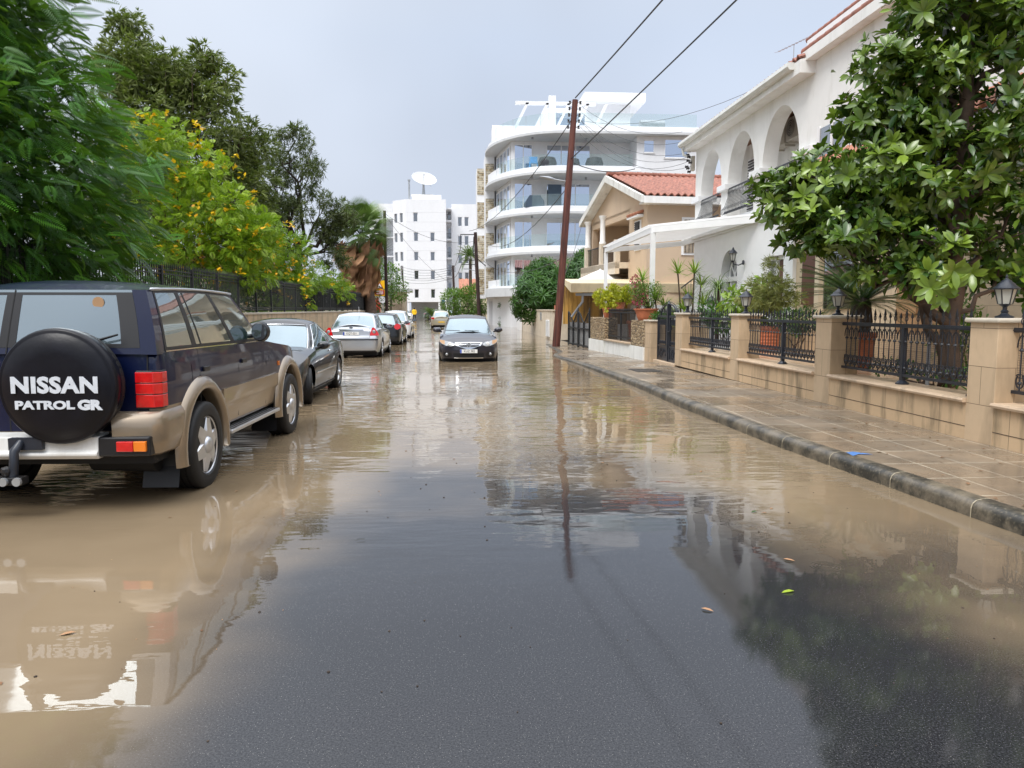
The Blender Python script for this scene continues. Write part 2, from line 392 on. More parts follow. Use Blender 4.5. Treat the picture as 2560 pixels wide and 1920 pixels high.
    simple('alloy', (0.62, 0.63, 0.65), 0.28, 0.75, var=0.08, vs_=6)
    simple('brake_dark', (0.03, 0.03, 0.03), 0.5)
    simple('trim_black', (0.010, 0.010, 0.012), 0.4, var=0.2)
    simple('seam_black', (0.004, 0.004, 0.005), 0.7)
    simple('chrome', (0.75, 0.76, 0.78), 0.12, 1.0, var=0.03)
    simple('bumper_white', (0.74, 0.74, 0.72), 0.35, 0.0, var=0.05, dirt=((0.4, 0.36, 0.3), 4, 0.4))
    simple('cover_vinyl', (0.005, 0.005, 0.009), 0.33, var=0.3, vs_=5, bump=0.35, bs=7, spec=0.3)
    simple('lettering_silver', (0.66, 0.70, 0.76), 0.4, 0.1, var=0.08, vs_=30)
    simple('lamp_red', (0.62, 0.008, 0.01), 0.12, coat=1.0, var=0.12, vs_=25)
    simple('lamp_amber', (0.80, 0.20, 0.01), 0.12, coat=1.0)
    simple('lamp_clear', (0.34, 0.35, 0.36), 0.08, 0.3, coat=1.0, var=0.2, vs_=12)
    simple('plate_white', (0.82, 0.82, 0.80), 0.4, var=0.02)
    simple('plate_yellow', (0.85, 0.52, 0.02), 0.4, var=0.02)
    glassmat('car_glass', (0.035, 0.07, 0.07), 0.22, 0.02, (0.75, 0.85, 0.88))
    glassmat('car_screen', (0.09, 0.14, 0.155), 0.17, 0.02, (0.70, 0.80, 0.86))
    glassmat('rear_glass_haze', (0.09, 0.12, 0.135), 0.22, 0.05, (0.75, 0.85, 0.92))
    # --- vegetation
    leafmat('leaf_poinciana', (0.008, 0.045, 0.009), (0.11, 0.34, 0.025), 0.45, 0.25)
    leafmat('leaf_olive', (0.05, 0.07, 0.016), (0.22, 0.26, 0.06), 0.55, 0.2)
    leafmat('leaf_olive_dark', (0.022, 0.032, 0.012), (0.12, 0.14, 0.045), 0.6, 0.2)
    leafmat('leaf_bright', (0.08, 0.20, 0.012), (0.42, 0.56, 0.03), 0.45, 0.35)
    leafmat('flower_yellow', (0.75, 0.36, 0.0), (0.95, 0.62, 0.01), 0.5, 0.3)
    leafmat('leaf_magnolia', (0.014, 0.055, 0.011), (0.21, 0.31, 0.035), 0.26, 0.12, 0.6)
    leafmat('leaf_oleander', (0.012, 0.05, 0.010), (0.07, 0.19, 0.022), 0.4, 0.2)
    leafmat('leaf_ficus', (0.03, 0.09, 0.010), (0.17, 0.30, 0.03), 0.4, 0.25)
    leafmat('leaf_hedge', (0.010, 0.03, 0.008), (0.06, 0.13, 0.02), 0.5, 0.2)
    leafmat('leaf_conifer', (0.07, 0.09, 0.02), (0.30, 0.31, 0.09), 0.6, 0.15)
    leafmat('leaf_cycas', (0.006, 0.022, 0.008), (0.035, 0.085, 0.018), 0.35, 0.1)
    leafmat('leaf_palm', (0.04, 0.085, 0.02), (0.20, 0.29, 0.09), 0.45, 0.2)
    leafmat('leaf_dry', (0.13, 0.055, 0.022), (0.42, 0.23, 0.12), 0.8, 0.1)
    leafmat('leaf_dracaena', (0.08, 0.18, 0.015), (0.42, 0.55, 0.08), 0.4, 0.3)
    leafmat('leaf_croton', (0.22, 0.28, 0.015), (0.72, 0.68, 0.04), 0.35, 0.25)
    leafmat('petal_magenta', (0.35, 0.005, 0.08), (0.65, 0.02, 0.22), 0.5, 0.3)
    leafmat('petal_white', (0.6, 0.6, 0.45), (0.8, 0.8, 0.7), 0.5, 0.3)
    simple('bark', (0.085, 0.055, 0.038), 0.8, var=0.35, vs_=7, bump=0.6, bs=20)
    simple('bark_dark', (0.035, 0.024, 0.018), 0.8, var=0.4, vs_=7, bump=0.6, bs=20)
    simple('garden_soil', (0.10, 0.075, 0.045), 0.9, var=0.3, vs_=2)
build_materials()
# ------------------------------------------------------------------ mesh helpers
class MB:
    """collects faces; build() links them as ONE mesh object"""
    def __init__(s): s.v = []; s.f = []
    def add(s, vs_, fs):
        k = len(s.v); s.v += [tuple(p) for p in vs_]; s.f += [tuple(i + k for i in f) for f in fs]; return s
    def box(s, x0, x1, y0, y1, z0, z1):
        v = [(x0, y0, z0), (x1, y0, z0), (x1, y1, z0), (x0, y1, z0), (x0, y0, z1), (x1, y0, z1), (x1, y1, z1), (x0, y1, z1)]
        return s.add(v, [(3, 2, 1, 0), (4, 5, 6, 7), (0, 1, 5, 4), (1, 2, 6, 5), (2, 3, 7, 6), (3, 0, 4, 7)])
    def obox(s, c, sx, sy, sz, rz=0.0, z0=None):
        """box centred in plan on c, turned by rz; c[2] is its middle height"""
        co, si = math.cos(rz), math.sin(rz); v = []
        for dz in (-sz / 2, sz / 2):
            for dx, dy in ((-1, -1), (1, -1), (1, 1), (-1, 1)):
                a, b = dx * sx / 2, dy * sy / 2
                v.append((c[0] + a * co - b * si, c[1] + a * si + b * co, c[2] + dz))
        return s.add(v, [(3, 2, 1, 0), (4, 5, 6, 7), (0, 1, 5, 4), (1, 2, 6, 5), (2, 3, 7, 6), (3, 0, 4, 7)])
    def prism(s, poly, a, b, axis='z'):
        """extrude a 2D outline (counter-clockwise) between a and b along axis"""
        def P(u, w, t):
            return {'z': (u, w, t), 'y': (u, t, w), 'x': (t, u, w)}[axis]
        n = len(poly); v = [P(u, w, a) for u, w in poly] + [P(u, w, b) for u, w in poly]
        f = [tuple(range(n))[::-1], tuple(range(n, 2 * n))] + [(i, (i + 1) % n, n + (i + 1) % n, n + i) for i in range(n)]
        return s.add(v, f)
    def tube(s, pts, r, n=8, cap=True):
        """round bar through pts; r a number or one per point"""
        pts = [Vector(p) for p in pts]
        if isinstance(r, (int, float)): r = [r] * len(pts)
        k = len(s.v); up = None
        for i, p in enumerate(pts):
            d = (pts[min(i + 1, len(pts) - 1)] - pts[max(i - 1, 0)]).normalized()
            if up is None: up = d.orthogonal().normalized()
            up = (up - d * up.dot(d))
            up = up.normalized() if up.length > 1e-6 else d.orthogonal().normalized()
            w = d.cross(up)
            for j in range(n):
                a = 2 * PI * j / n
                s.v.append(tuple(p + (up * math.cos(a) + w * math.sin(a)) * r[i]))
        for i in range(len(pts) - 1):
            for j in range(n):
                s.f.append((k + i * n + j, k + i * n + (j + 1) % n, k + (i + 1) * n + (j + 1) % n, k + (i + 1) * n + j))
        if cap:
            s.f.append(tuple(k + j for j in range(n))[::-1]); e_ = k + (len(pts) - 1) * n
            s.f.append(tuple(e_ + j for j in range(n)))
        return s
    def lathe(s, prof, c=(0, 0, 0), n=24, axis='z', sq=None):
        """prof: (radius, height) pairs"""
        k = len(s.v)
        for r, h in prof:
            for j in range(n):
                a = 2 * PI * (j + 0.5) / n; x, y = r * math.cos(a), r * math.sin(a)
                p = {'z': (x, y, h), 'x': (h, x, y), 'y': (x, h, y)}[axis]
                s.v.append((c[0] + p[0], c[1] + p[1], c[2] + p[2]))
        m = len(prof)
        for i in range(m - 1):
            for j in range(n):
                s.f.append((k + i * n + j, k + i * n + (j + 1) % n, k + (i + 1) * n + (j + 1) % n, k + (i + 1) * n + j))
        s.f.append(tuple(k + j for j in range(n))[::-1]); s.f.append(tuple(k + (m - 1) * n + j for j in range(n)))
        return s
    def grid(s, P):
        """P: rows of points"""
        k = len(s.v); m = len(P[0])
        for row in P: s.v += [tuple(p) for p in row]
        for i in range(len(P) - 1):
            for j in range(m - 1):
                s.f.append((k + i * m + j, k + i * m + j + 1, k + (i + 1) * m + j + 1, k + (i + 1) * m + j))
        return s
    def build(s, name, mat, parent=None, smooth=False, loc=None, rz=None, bevel=0.0, angle=40):
        me = bpy.data.meshes.new(name)
        me.from_pydata(s.v, [], s.f); me.update()
        bm = bmesh.new(); bm.from_mesh(me)
        bmesh.ops.remove_doubles(bm, verts=bm.verts, dist=1e-5)
        dg = [f for f in bm.faces if f.calc_area() < 1e-10]
        if dg: bmesh.ops.delete(bm, geom=dg, context='FACES')
        bmesh.ops.recalc_face_normals(bm, faces=bm.faces)
        bm.to_mesh(me); bm.free()
        if smooth:
            me.polygons.foreach_set('use_smooth', [True] * len(me.polygons))
            if smooth != 'all':
                me.set_sharp_from_angle(angle=rad(angle))
        me.materials.append(MATS[mat])
        o = bpy.data.objects.new(name, me); COL.objects.link(o)
        if parent is not None: o.parent = parent
        if loc is not None: o.location = loc
        if rz is not None: o.rotation_euler = (0, 0, rz)
        if bevel:
            bv = o.modifiers.new('bevel', 'BEVEL'); bv.width = bevel; bv.segments = 2; bv.limit_method = 'ANGLE'; bv.angle_limit = rad(40)
        return o

def np_mesh(name, V, F, mat, parent=None, tone=None, smooth=False):
    """V (n,3), F (m,k) arrays; tone one value per face"""
    me = bpy.data.meshes.new(name)
    V = np.asarray(V, dtype=np.float32); F = np.asarray(F, dtype=np.int32)
    me.vertices.add(len(V)); me.vertices.foreach_set('co', V.ravel())
    k = F.shape[1]
    me.loops.add(F.size); me.loops.foreach_set('vertex_index', F.ravel())
    me.polygons.add(len(F)); me.polygons.foreach_set('loop_start', np.arange(0, F.size, k, dtype=np.int32))
    me.polygons.foreach_set('loop_total', np.full(len(F), k, dtype=np.int32))
    if tone is not None:
        a = me.attributes.new('tone', 'FLOAT', 'FACE'); a.data.foreach_set('value', np.asarray(tone, dtype=np.float32))
    if smooth: me.polygons.foreach_set('use_smooth', np.ones(len(F), dtype=bool))
    me.update(calc_edges=True); me.validate()
    me.materials.append(MATS[mat])
    o = bpy.data.objects.new(name, me); COL.objects.link(o)
    if parent is not None: o.parent = parent
    return o

def tag(o, label=None, cat=None, group=None, kind=None):
    if label: o['label'] = label
    if cat: o['category'] = cat
    if group: o['group'] = group
    if kind: o['kind'] = kind
    return o
def empty(name, loc=(0, 0, 0), rz=0.0, label=None, cat=None, group=None):
    o = bpy.data.objects.new(name, None); COL.objects.link(o)
    o.location = loc; o.rotation_euler = (0, 0, rz); o.empty_display_size = 0.3
    return tag(o, label, cat, group)
def struct(mb, name, mat, **kw): return tag(mb.build(name, mat, **kw), kind='structure')
def copy_tree(o, parent=None):
    c = o.copy(); COL.objects.link(c); c.parent = parent
    for ch in list(o.children): copy_tree(ch, c)
    return c

def text_mesh(name, txt, size, mat, parent, M, depth=0.004, sx=1.0, bold=0.0, shear=0.0, align='CENTER', spacing=1.0):
    cu = bpy.data.curves.new(name, 'FONT'); cu.body = txt; cu.size = size; cu.extrude = depth; cu.offset = bold
    cu.align_x = align; cu.align_y = 'CENTER'; cu.shear = shear; cu.space_character = spacing; cu.resolution_u = 3
    t = bpy.data.objects.new(name + '_t', cu); COL.objects.link(t)
    dg = bpy.context.evaluated_depsgraph_get()
    me = bpy.data.meshes.new_from_object(t.evaluated_get(dg)); me.name = name
    bpy.data.objects.remove(t); bpy.data.curves.remove(cu)
    me.transform(Matrix.Diagonal((sx, 1, 1, 1)))
    me.transform(M)
    me.materials.clear(); me.materials.append(MATS[mat])
    o = bpy.data.objects.new(name, me); COL.objects.link(o); o.parent = parent
    return o
def text_quick(parent, name, txt, loc, height, mat, face='-y', sx=1.0, depth=0.003, bold=0.0, rz=0.0, shear=0.0, spacing=1.0):
    """lettering standing upright on a face looking to -y (or +y), reading left to right for someone in front"""
    R = Matrix.Rotation(rad(90), 4, 'X')
    if face == '+y': R = Matrix.Rotation(PI, 4, 'Z') @ R
    if face == '-x': R = Matrix.Rotation(rad(-90), 4, 'Z') @ R
    M = Matrix.Translation(loc) @ Matrix.Rotation(rz, 4, 'Z') @ R
    return text_mesh(name, txt, height / 0.72, mat, parent, M, depth, sx, bold, shear, 'CENTER', spacing)

# ---- foliage
def rot_from_dirs(D, roll=None, rng=None):
    """matrices (n,3,3) whose local x axis runs along D and local z leans to world up"""
    D = D / (np.linalg.norm(D, axis=1, keepdims=True) + 1e-9)
    up = np.tile(np.array([0, 0, 1.0]), (len(D), 1))
    S = np.cross(up, D); ln = np.linalg.norm(S, axis=1, keepdims=True); S = np.where(ln < 1e-3, np.array([[0, 1.0, 0]]), S / (ln + 1e-9))
    U = np.cross(D, S)
    if roll is not None:
        c, s_ = np.cos(roll)[:, None], np.sin(roll)[:, None]
        S, U = S * c + U * s_, U * c - S * s_
    return np.stack([D, S, U], axis=2)
def scatter(tv, tf, P, R, S):
    """instances of a template (tv, tf) at P with matrices R and sizes S -> V, F"""
    n = len(P); V = np.einsum('nij,kj->nki', R, tv) * S[:, None, None] + P[:, None, :]
    F = tf[None] + (np.arange(n) * len(tv))[:, None, None]
    return V.reshape(-1, 3), F.reshape(-1, tf.shape[1])
LEAF_V = np.array([(0, 0, 0), (0.34, 0.17, 0.05), (0.72, 0.175, 0.04), (1, 0, -0.05), (0.72, -0.175, 0.04), (0.34, -0.17, 0.05), (0.4, 0, 0.0), (0.75, 0, 0.0)], float)
LEAF_F = np.array([(0, 6, 1, 1), (6, 7, 2, 1), (7, 3, 2, 2), (0, 5, 6, 6), (6, 5, 4, 7), (7, 4, 3, 3)])
QUAD_V = np.array([(0, 0, 0), (0.5, 0.25, 0.04), (1, 0, -0.04), (0.5, -0.25, 0.04)], float)
QUAD_F = np.array([(0, 3, 2, 1)])
def blob_points(rng, blobs, n, shell=0.55):
    """n points in a union of ellipsoids (cx,cy,cz,rx,ry,rz), denser to their skins; also outward directions"""
    w = np.array([b[3] * b[4] * b[5] for b in blobs]) ** (2 / 3.); w /= w.sum()
    idx = rng.choice(len(blobs), n, p=w); B = np.array(blobs)[idx]
    d = rng.normal(size=(n, 3)); d /= np.linalg.norm(d, axis=1, keepdims=True)
    r = shell + (1 - shell) * rng.random(n) ** 0.6
    r *= 1 + 0.12 * rng.normal(size=n)
    return B[:, :3] + d * r[:, None] * B[:, 3:6], d, idx
def clump(rng, blobs, k=6, q=0.45, out=0.75):
    """break each big lobe into smaller uneven ones set towards its skin"""
    R = []
    for b in blobs:
        for _ in range(k):
            d = rng.normal(size=3); d /= np.linalg.norm(d); f = out * (0.6 + 0.5 * rng.random()); g = q * (0.6 + 0.8 * rng.random())
            R.append((b[0] + d[0] * b[3] * f, b[1] + d[1] * b[4] * f, b[2] + d[2] * b[5] * f, b[3] * g, b[4] * g, b[5] * g * 0.85))
    return R
def crown(name, mat, parent, rng, blobs, n, size, tv=LEAF_V, tf=LEAF_F, shell=0.55, droop=0.1, jit=0.6, per=1, spread=0.0, tonef=None):
    P, d, idx = blob_points(rng, blobs, n, shell)
    if per > 1:
        tw = np.repeat(P, per, axis=0); d = np.repeat(d, per, axis=0); idx = np.repeat(idx, per)
        P = tw + rng.normal(size=tw.shape) * spread
    m = len(P)
    D = d + rng.normal(size=(m, 3)) * jit; D[:, 2] -= droop
    R = rot_from_dirs(D, rng.normal(size=m) * 0.5)
    S = size * (0.7 + 0.6 * rng.random(m))
    V, F = scatter(tv, tf, P, R, S)
    cl_ = rng.random(len(blobs))[idx] * 0.25
    base = rng.random(m // per).repeat(per)
    tone = np.clip(0.1 + cl_ + 0.55 * base * rng.random(m) ** 0.7 + 0.15 * rng.random(m), 0, 1)
    if tonef is not None: tone = np.clip(tonef(P, d, tone), 0, 1)
    # split quads that carry a repeated index are kept: they render as triangles
    if tf.shape[1] == 4 and any(len(set(f)) < 4 for f in tf.tolist()):
        rows = [i for i, f in enumerate(tf.tolist()) if len(set(f)) == 4]; tri = [i for i, f in enumerate(tf.tolist()) if len(set(f)) == 3]
        T = []
        for f in tf.tolist():
            u = list(dict.fromkeys(f))
            if len(u) == 4: T += [(u[0], u[1], u[2]), (u[0], u[2], u[3])]
            else: T.append(tuple(u))
        T = np.array(T); V, F = scatter(tv, T, P, R, S); k = len(T)
    else: k = len(tf)
    return np_mesh(name, V, F, mat, parent, np.repeat(tone, k))
def limb(mb, rng, a, b, r0, r1, wob=0.08, n=6, sides=8):
    a, b = Vector(a), Vector(b); ln = (b - a).length; pts = []
    for i in range(n + 1):
        t = i / n; p = a.lerp(b, t)
        if 0 < i < n: p += Vector(rng.normal(size=3)) * wob * ln * 0.5
        pts.append(p)
    mb.tube(pts, [r0 + (r1 - r0) * i / n for i in range(n + 1)], sides)
    return pts
def trunk_and_limbs(parent, rng, base, fork, blobs, r=0.25, mat='bark', twigs=3, name='trunk'):
    mb = MB(); limb(mb, rng, base, fork, r, r * 0.7, 0.04, 6, 10)
    for b in blobs:
        end = Vector(b[:3]) ; p = limb(mb, rng, fork, end, r * 0.45, r * 0.12, 0.10)
        for _ in range(twigs):
            q = p[rng.integers(3, 6)]; d = Vector(rng.normal(size=3)); d.normalize()
            limb(mb, rng, q, end + Vector((d.x * b[3], d.y * b[4], d.z * b[5])) * 0.85, r * 0.13, r * 0.03, 0.12, 4, 5)
    return mb.build(name, mat, parent, smooth='all')
# ------------------------------------------------------------------ ground, road, water, pavement
KERB = [(4.55, -6.0), (4.12, 3.5), (3.98, 5.2), (3.74, 8.6), (3.66, 12.0), (3.70, 15.0), (3.62, 19.0), (3.5, 22.5), (3.36, 24.8), (3.36, 25.8), (3.5, 26.6), (3.8, 27.6), (3.95, 30.0), (4.1, 34.0)]
def ptop(y): return 0.138 - 0.105 * min(1, max(0, (y - 14) / 12.5))
def ground_all():
    mb = MB(); mb.box(-600, 600, -200, 900, -0.6, -0.12)
    struct(mb, 'ground', 'garden_soil')
    mb = MB(); mb.box(-8.6, 5.6, -12, 45, -0.12, -0.03); mb.box(-14, 6.5, 45, 140, -0.12, -0.03)
    struct(mb, 'road', 'asphalt')
    mb = MB(); mb.grid([[(x, y, 0.0) for x in (-8.4, 0, 5.4)] for y in (-12, 0, 20, 45)]); mb.grid([[(x, y, 0.0) for x in (-13.5, 0, 6.4)] for y in (45, 90, 135)])
    struct(mb, 'flood_water', 'flood_water')
    # garden ground, raised on both sides
    mb = MB(); mb.box(-60, -7.6, -12, 60, -0.1, 0.9); struct(mb, 'garden_ground', 'garden_soil')
    mb = MB(); mb.box(6.1, 60, -12, 19.4, -0.1, 0.58); struct(mb, 'terrace_ground', 'terrace_tile')
    mb = MB(); mb.box(6.0, 60, 19.45, 120, -0.1, 0.12); struct(mb, 'yard_ground', 'garden_soil')
    # pavement
    top = 0.135; inner = 0.155
    mb = MB(); mb.grid([[(x + inner - 0.004, y, ptop(y) - 0.004), (6.6, y, ptop(y) - 0.004), (6.6, y, -0.1), (x + inner - 0.004, y, -0.1)] for x, y in KERB]); struct(mb, 'pavement', 'paving')
    # kerb: rounded nose section swept along the line
    mb = MB(); rows = []
    n = len(KERB); P = [Vector((x, y, 0)) for x, y in KERB]
    nrm = []
    for i in range(n):
        d = (P[min(i + 1, n - 1)] - P[max(i - 1, 0)]).normalized(); nrm.append(Vector((d.y, -d.x, 0)))
    for i in range(n):
        sec = [(0, -0.1), (0, 0.07), (0.012, 0.105), (0.04, 0.128), (0.09, 0.138), (inner + 0.004, 0.138), (inner + 0.004, 0.05)]
        rows.append([P[i] + nrm[i] * a + Vector((0, 0, z * (ptop(P[i].y) / 0.138 if z > 0 else 1))) for a, z in sec])
    mb.grid(rows); struct(mb, 'kerb', 'kerb_stone', smooth=True)
    jt = MB(); acc = 0
    for i in range(1, 6):
        a, b = P[i], P[i + 1]; ln = (b - a).length; d = (b - a) / ln; nn = Vector((d.y, -d.x, 0)); t = -acc % 0.98
        while t < ln:
            c = a + d * t; sec = [(-0.003, 0.0), (-0.003, 0.072), (0.010, 0.108), (0.039, 0.131), (0.09, 0.1405), (inner, 0.1405)]
            jt.grid([[c + d * o_ + nn * q + Vector((0, 0, z)) for q, z in sec] for o_ in (-0.006, 0.006)]); t += 0.98
        acc = (acc + ln) % 0.98
    struct(jt, 'kerb_joints', 'kerb_joint')
    mb = MB(); q = [(3.955, 7.20), (3.98, 7.38), (4.07, 7.42), (4.20, 7.26), (4.06, 7.28)]
    mb.add([(x, y, 0.1405) for x, y in q], [(0, 1, 4), (1, 2, 4), (2, 3, 4)]); tag(mb.build('paint_mark', 'blue_paint'), 'blue paint daubed across the kerb top', 'paint mark')
    r = empty('manhole_cover', (4.65, 18.2, 0.103), 0, 'square dark iron cover sunk in the wet paving before the gate', 'manhole cover')
    mb = MB(); mb.box(-0.32, 0.32, -0.5, 0.5, -0.02, 0.002); mb.build('frame', 'dark_iron', r)
    mb = MB(); mb.box(-0.28, 0.28, -0.46, 0.46, -0.01, 0.007)
    for i in range(7):
        for j in range(10): mb.box(-0.26 + i * 0.076, -0.26 + i * 0.076 + 0.05, -0.44 + j * 0.09, -0.44 + j * 0.09 + 0.03, 0.007, 0.010)
    mb.build('lid', 'manhole_iron', r)
    # fallen leaves and crumbs
    rng = np.random.default_rng(5)
    pts = []
    for _ in range(340):
        y = 5.2 + rng.random() ** 1.4 * 16; x = 4.1 + rng.random() * 1.6
        if rng.random() < 0.4: x = 5.1 + rng.random() * 0.6
        pts.append((x, y, ptop(y) + 0.001))
    P_ = np.array(pts); D = rng.normal(size=P_.shape); D[:, 2] = 0.08
    V, F = scatter(QUAD_V, QUAD_F, P_, rot_from_dirs(D), 0.022 + 0.05 * rng.random(len(P_)) ** 3)
    tag(np_mesh('leaf_litter', V, F, 'leaf_dry', None, 0.0 + 0.35 * rng.random(len(F))), kind='stuff')
    mb = MB(); rr = np.random.default_rng(8)
    for _ in range(70):
        x, y = rr.uniform(-3.0, 3.3), rr.uniform(2.2, 8.0); q = rr.uniform(0.003, 0.009)
        mb.lathe([(q, 0.0), (q * 0.8, q * 0.5), (q * 0.2, q * 0.7)], (x, y, 0.001), 5)
    tag(mb.build('road_grit', 'soil'), kind='stuff')
    pts = np.array([(rng.uniform(-5.5, 3.6), 2.6 + 14 * rng.random() ** 1.5, 0.002) for _ in range(260)]); pts = pts[(pts[:, 0] < -0.9) | (pts[:, 0] > 2.2) | (pts[:, 1] > 6)]
    D = rng.normal(size=pts.shape); D[:, 2] = 0.05; V, F = scatter(QUAD_V, QUAD_F, pts, rot_from_dirs(D), 0.012 + 0.045 * rng.random(len(pts)) ** 4)
    tag(np_mesh('floating_debris', V, F, 'leaf_dry', None, rng.random(len(F))), kind='stuff')
    for i, (x, y, a, sz, mt, lb) in enumerate(((1.83, 4.03, 0.2, 0.085, 'leaf_bright', 'bright green leaf lying flat on the wet road'),
            (2.32, 5.7, 0.5, 0.07, 'leaf_hedge', 'dark green leaf afloat in the clear water near the right kerb'),
            (2.15, 4.55, 2.6, 0.075, 'leaf_dry', 'orange brown leaf afloat beyond the green one'),
            (1.36, 3.8, 2.5, 0.07, 'leaf_dry', 'pale curled leaf beside the bright green one'),
            (-1.95, 3.75, 0.4, 0.075, 'leaf_dry', 'yellow leaf afloat in the brown water at left'))):
        D = np.array([[math.cos(a), math.sin(a), 0.1]]); V, F = scatter(LEAF_V, np.array([(0, 6, 1), (6, 7, 2), (6, 2, 1), (7, 3, 2), (0, 5, 6), (6, 5, 4), (6, 4, 7), (7, 4, 3)]), np.array([[x, y, 0.003]]), rot_from_dirs(D), np.array([sz]))
        tag(np_mesh('fallen_leaf', V, F, mt, None, np.full(len(F), 0.9 if i != 1 else 0.5)), lb, 'leaf', 'leaves fallen on the road')
ground_all()

# ------------------------------------------------------------------ right-hand garden wall, pillars, railings, lanterns
WX = 5.75
def pillar(y0, y1, lab, z0=0.13, wx=0.44, top=1.50, sh=0.0):
    r = empty('gate_pillar', (WX + sh, (y0 + y1) / 2, z0), 0, lab, 'pillar', 'stone pillars of the garden wall')
    w = (y1 - y0) / 2
    mb = MB(); mb.box(-0.004, wx, -w, w, 0, top - z0 - 0.05); mb.build('shaft', 'pillar_cladding', r, bevel=0.006)
    mb = MB(); mb.box(-0.05, wx + 0.05, -w - 0.05, w + 0.05, top - z0 - 0.05, top - z0); mb.build('cap', 'cap_stone', r, bevel=0.018)
    return r
PILL = [(18.93, 19.5), (15.05, 15.5), (11.25, 11.75), (7.66, 8.1)]
def walls_right():
    r = empty('garden_wall', (WX, 8, 0.13), 0, 'low sandstone-clad garden wall with damp stains along the wet pavement', 'wall')
    mb = MB(); mb.box(0.004, 0.36, -14, 11.02, 0, 0.42); mb.build('wall_base', 'stone_cladding', r)
    mb = MB(); mb.box(0.0, 0.006, -14, 11.02, 0.148, 0.154); mb.build('dark_joint', 'soil', r)  # thin dark strip along the horizontal joint of the cladding
    for (a, b) in ((-6, 7.66), (8.1, 11.25), (11.75, 15.05), (15.5, 18.93)):
        sec = [(-0.045, 0.42), (-0.055, 0.445), (-0.045, 0.468), (0.5, 0.468), (0.5, 0.42)]
        mb = MB(); mb.prism([(x, z) for x, z in sec], a - 8 + 0.003, b - 8 - 0.003, 'y'); mb.build('coping', 'coping_stone', r, smooth=True)
    labs = ['tan stone pillar at the near side of the tall black gate, with a lantern on its cap', 'tan stone pillar between the two middle railing panels, with a lantern', 'tan stone pillar left of the magnolia trunk, a lantern on it', 'large tan stone pillar nearest the camera, lantern behind the low magnolia leaves']
    for (a, b), lb in zip(PILL, labs): pillar(a, b, lb)
    pillar(21.65, 22.3, 'tan stone pillar between the tall black gate and the rubble pillar, no lantern', z0=0.05, top=1.28, sh=-0.1)
walls_right()

def lantern(loc, lab, s=1.0, src=[None]):
    if src[0] is None:
        r = empty('lantern', loc, 0, lab, 'lantern', 'black lanterns on the pillars')
        mb = MB(); mb.lathe([(0.10, 0), (0.10, 0.02), (0.055, 0.035), (0.035, 0.06), (0.045, 0.08), (0.025, 0.10), (0.025, 0.13), (0.06, 0.155), (0.075, 0.165)], n=12); mb.build('base', 'black_iron', r, smooth=True)
        mb = MB(); mb.lathe([(0.072, 0.166), (0.112, 0.335)], n=6); mb.build('glass_shade', 'lantern_glass', r)
        mb = MB(); mb.lathe([(0.028, 0.17), (0.03, 0.29), (0.01, 0.3)], n=8)
        mb.build('bulb', 'bulb_white', r)
        mb = MB()
        for j in range(6):
            a = 2 * PI * (j + 0.5) / 6; mb.tube([(0.074 * math.cos(a), 0.074 * math.sin(a), 0.165), (0.115 * math.cos(a), 0.115 * math.sin(a), 0.337)], 0.007, 4)
        mb.build('cage', 'black_iron', r)
        mb = MB(); mb.lathe([(0.145, 0.335), (0.15, 0.347), (0.10, 0.385), (0.095, 0.40), (0.06, 0.425), (0.05, 0.44), (0.03, 0.45), (0.012, 0.47), (0.016, 0.485), (0.004, 0.51)], n=12); mb.build('roof', 'black_iron', r, smooth=True)
        r.scale = (s, s, s); src[0] = r; return r
    c = copy_tree(src[0]); c.location = loc; c.scale = (s, s, s); c['label'] = lab; return c
lantern((WX + 0.22, 19.22, 1.50), 'black lantern on the pillar right of the tall gate, the nearer of two close together', 1.05)
lantern((WX + 0.22, 15.28, 1.50), 'black lantern on the pillar between the conifer and the leafy potted plants', 1.0)
lantern((WX + 0.22, 11.5, 1.50), 'black lantern standing in front of the dark cycad fronds', 0.88)
lantern((WX + 0.22, 7.88, 1.50), 'large black lantern on the nearest pillar beside the magnolia trunk', 0.92)
lantern((7.55, 22.0, 1.47), 'black lantern set back in the garden, just behind the gate pillar lantern', 1.1)

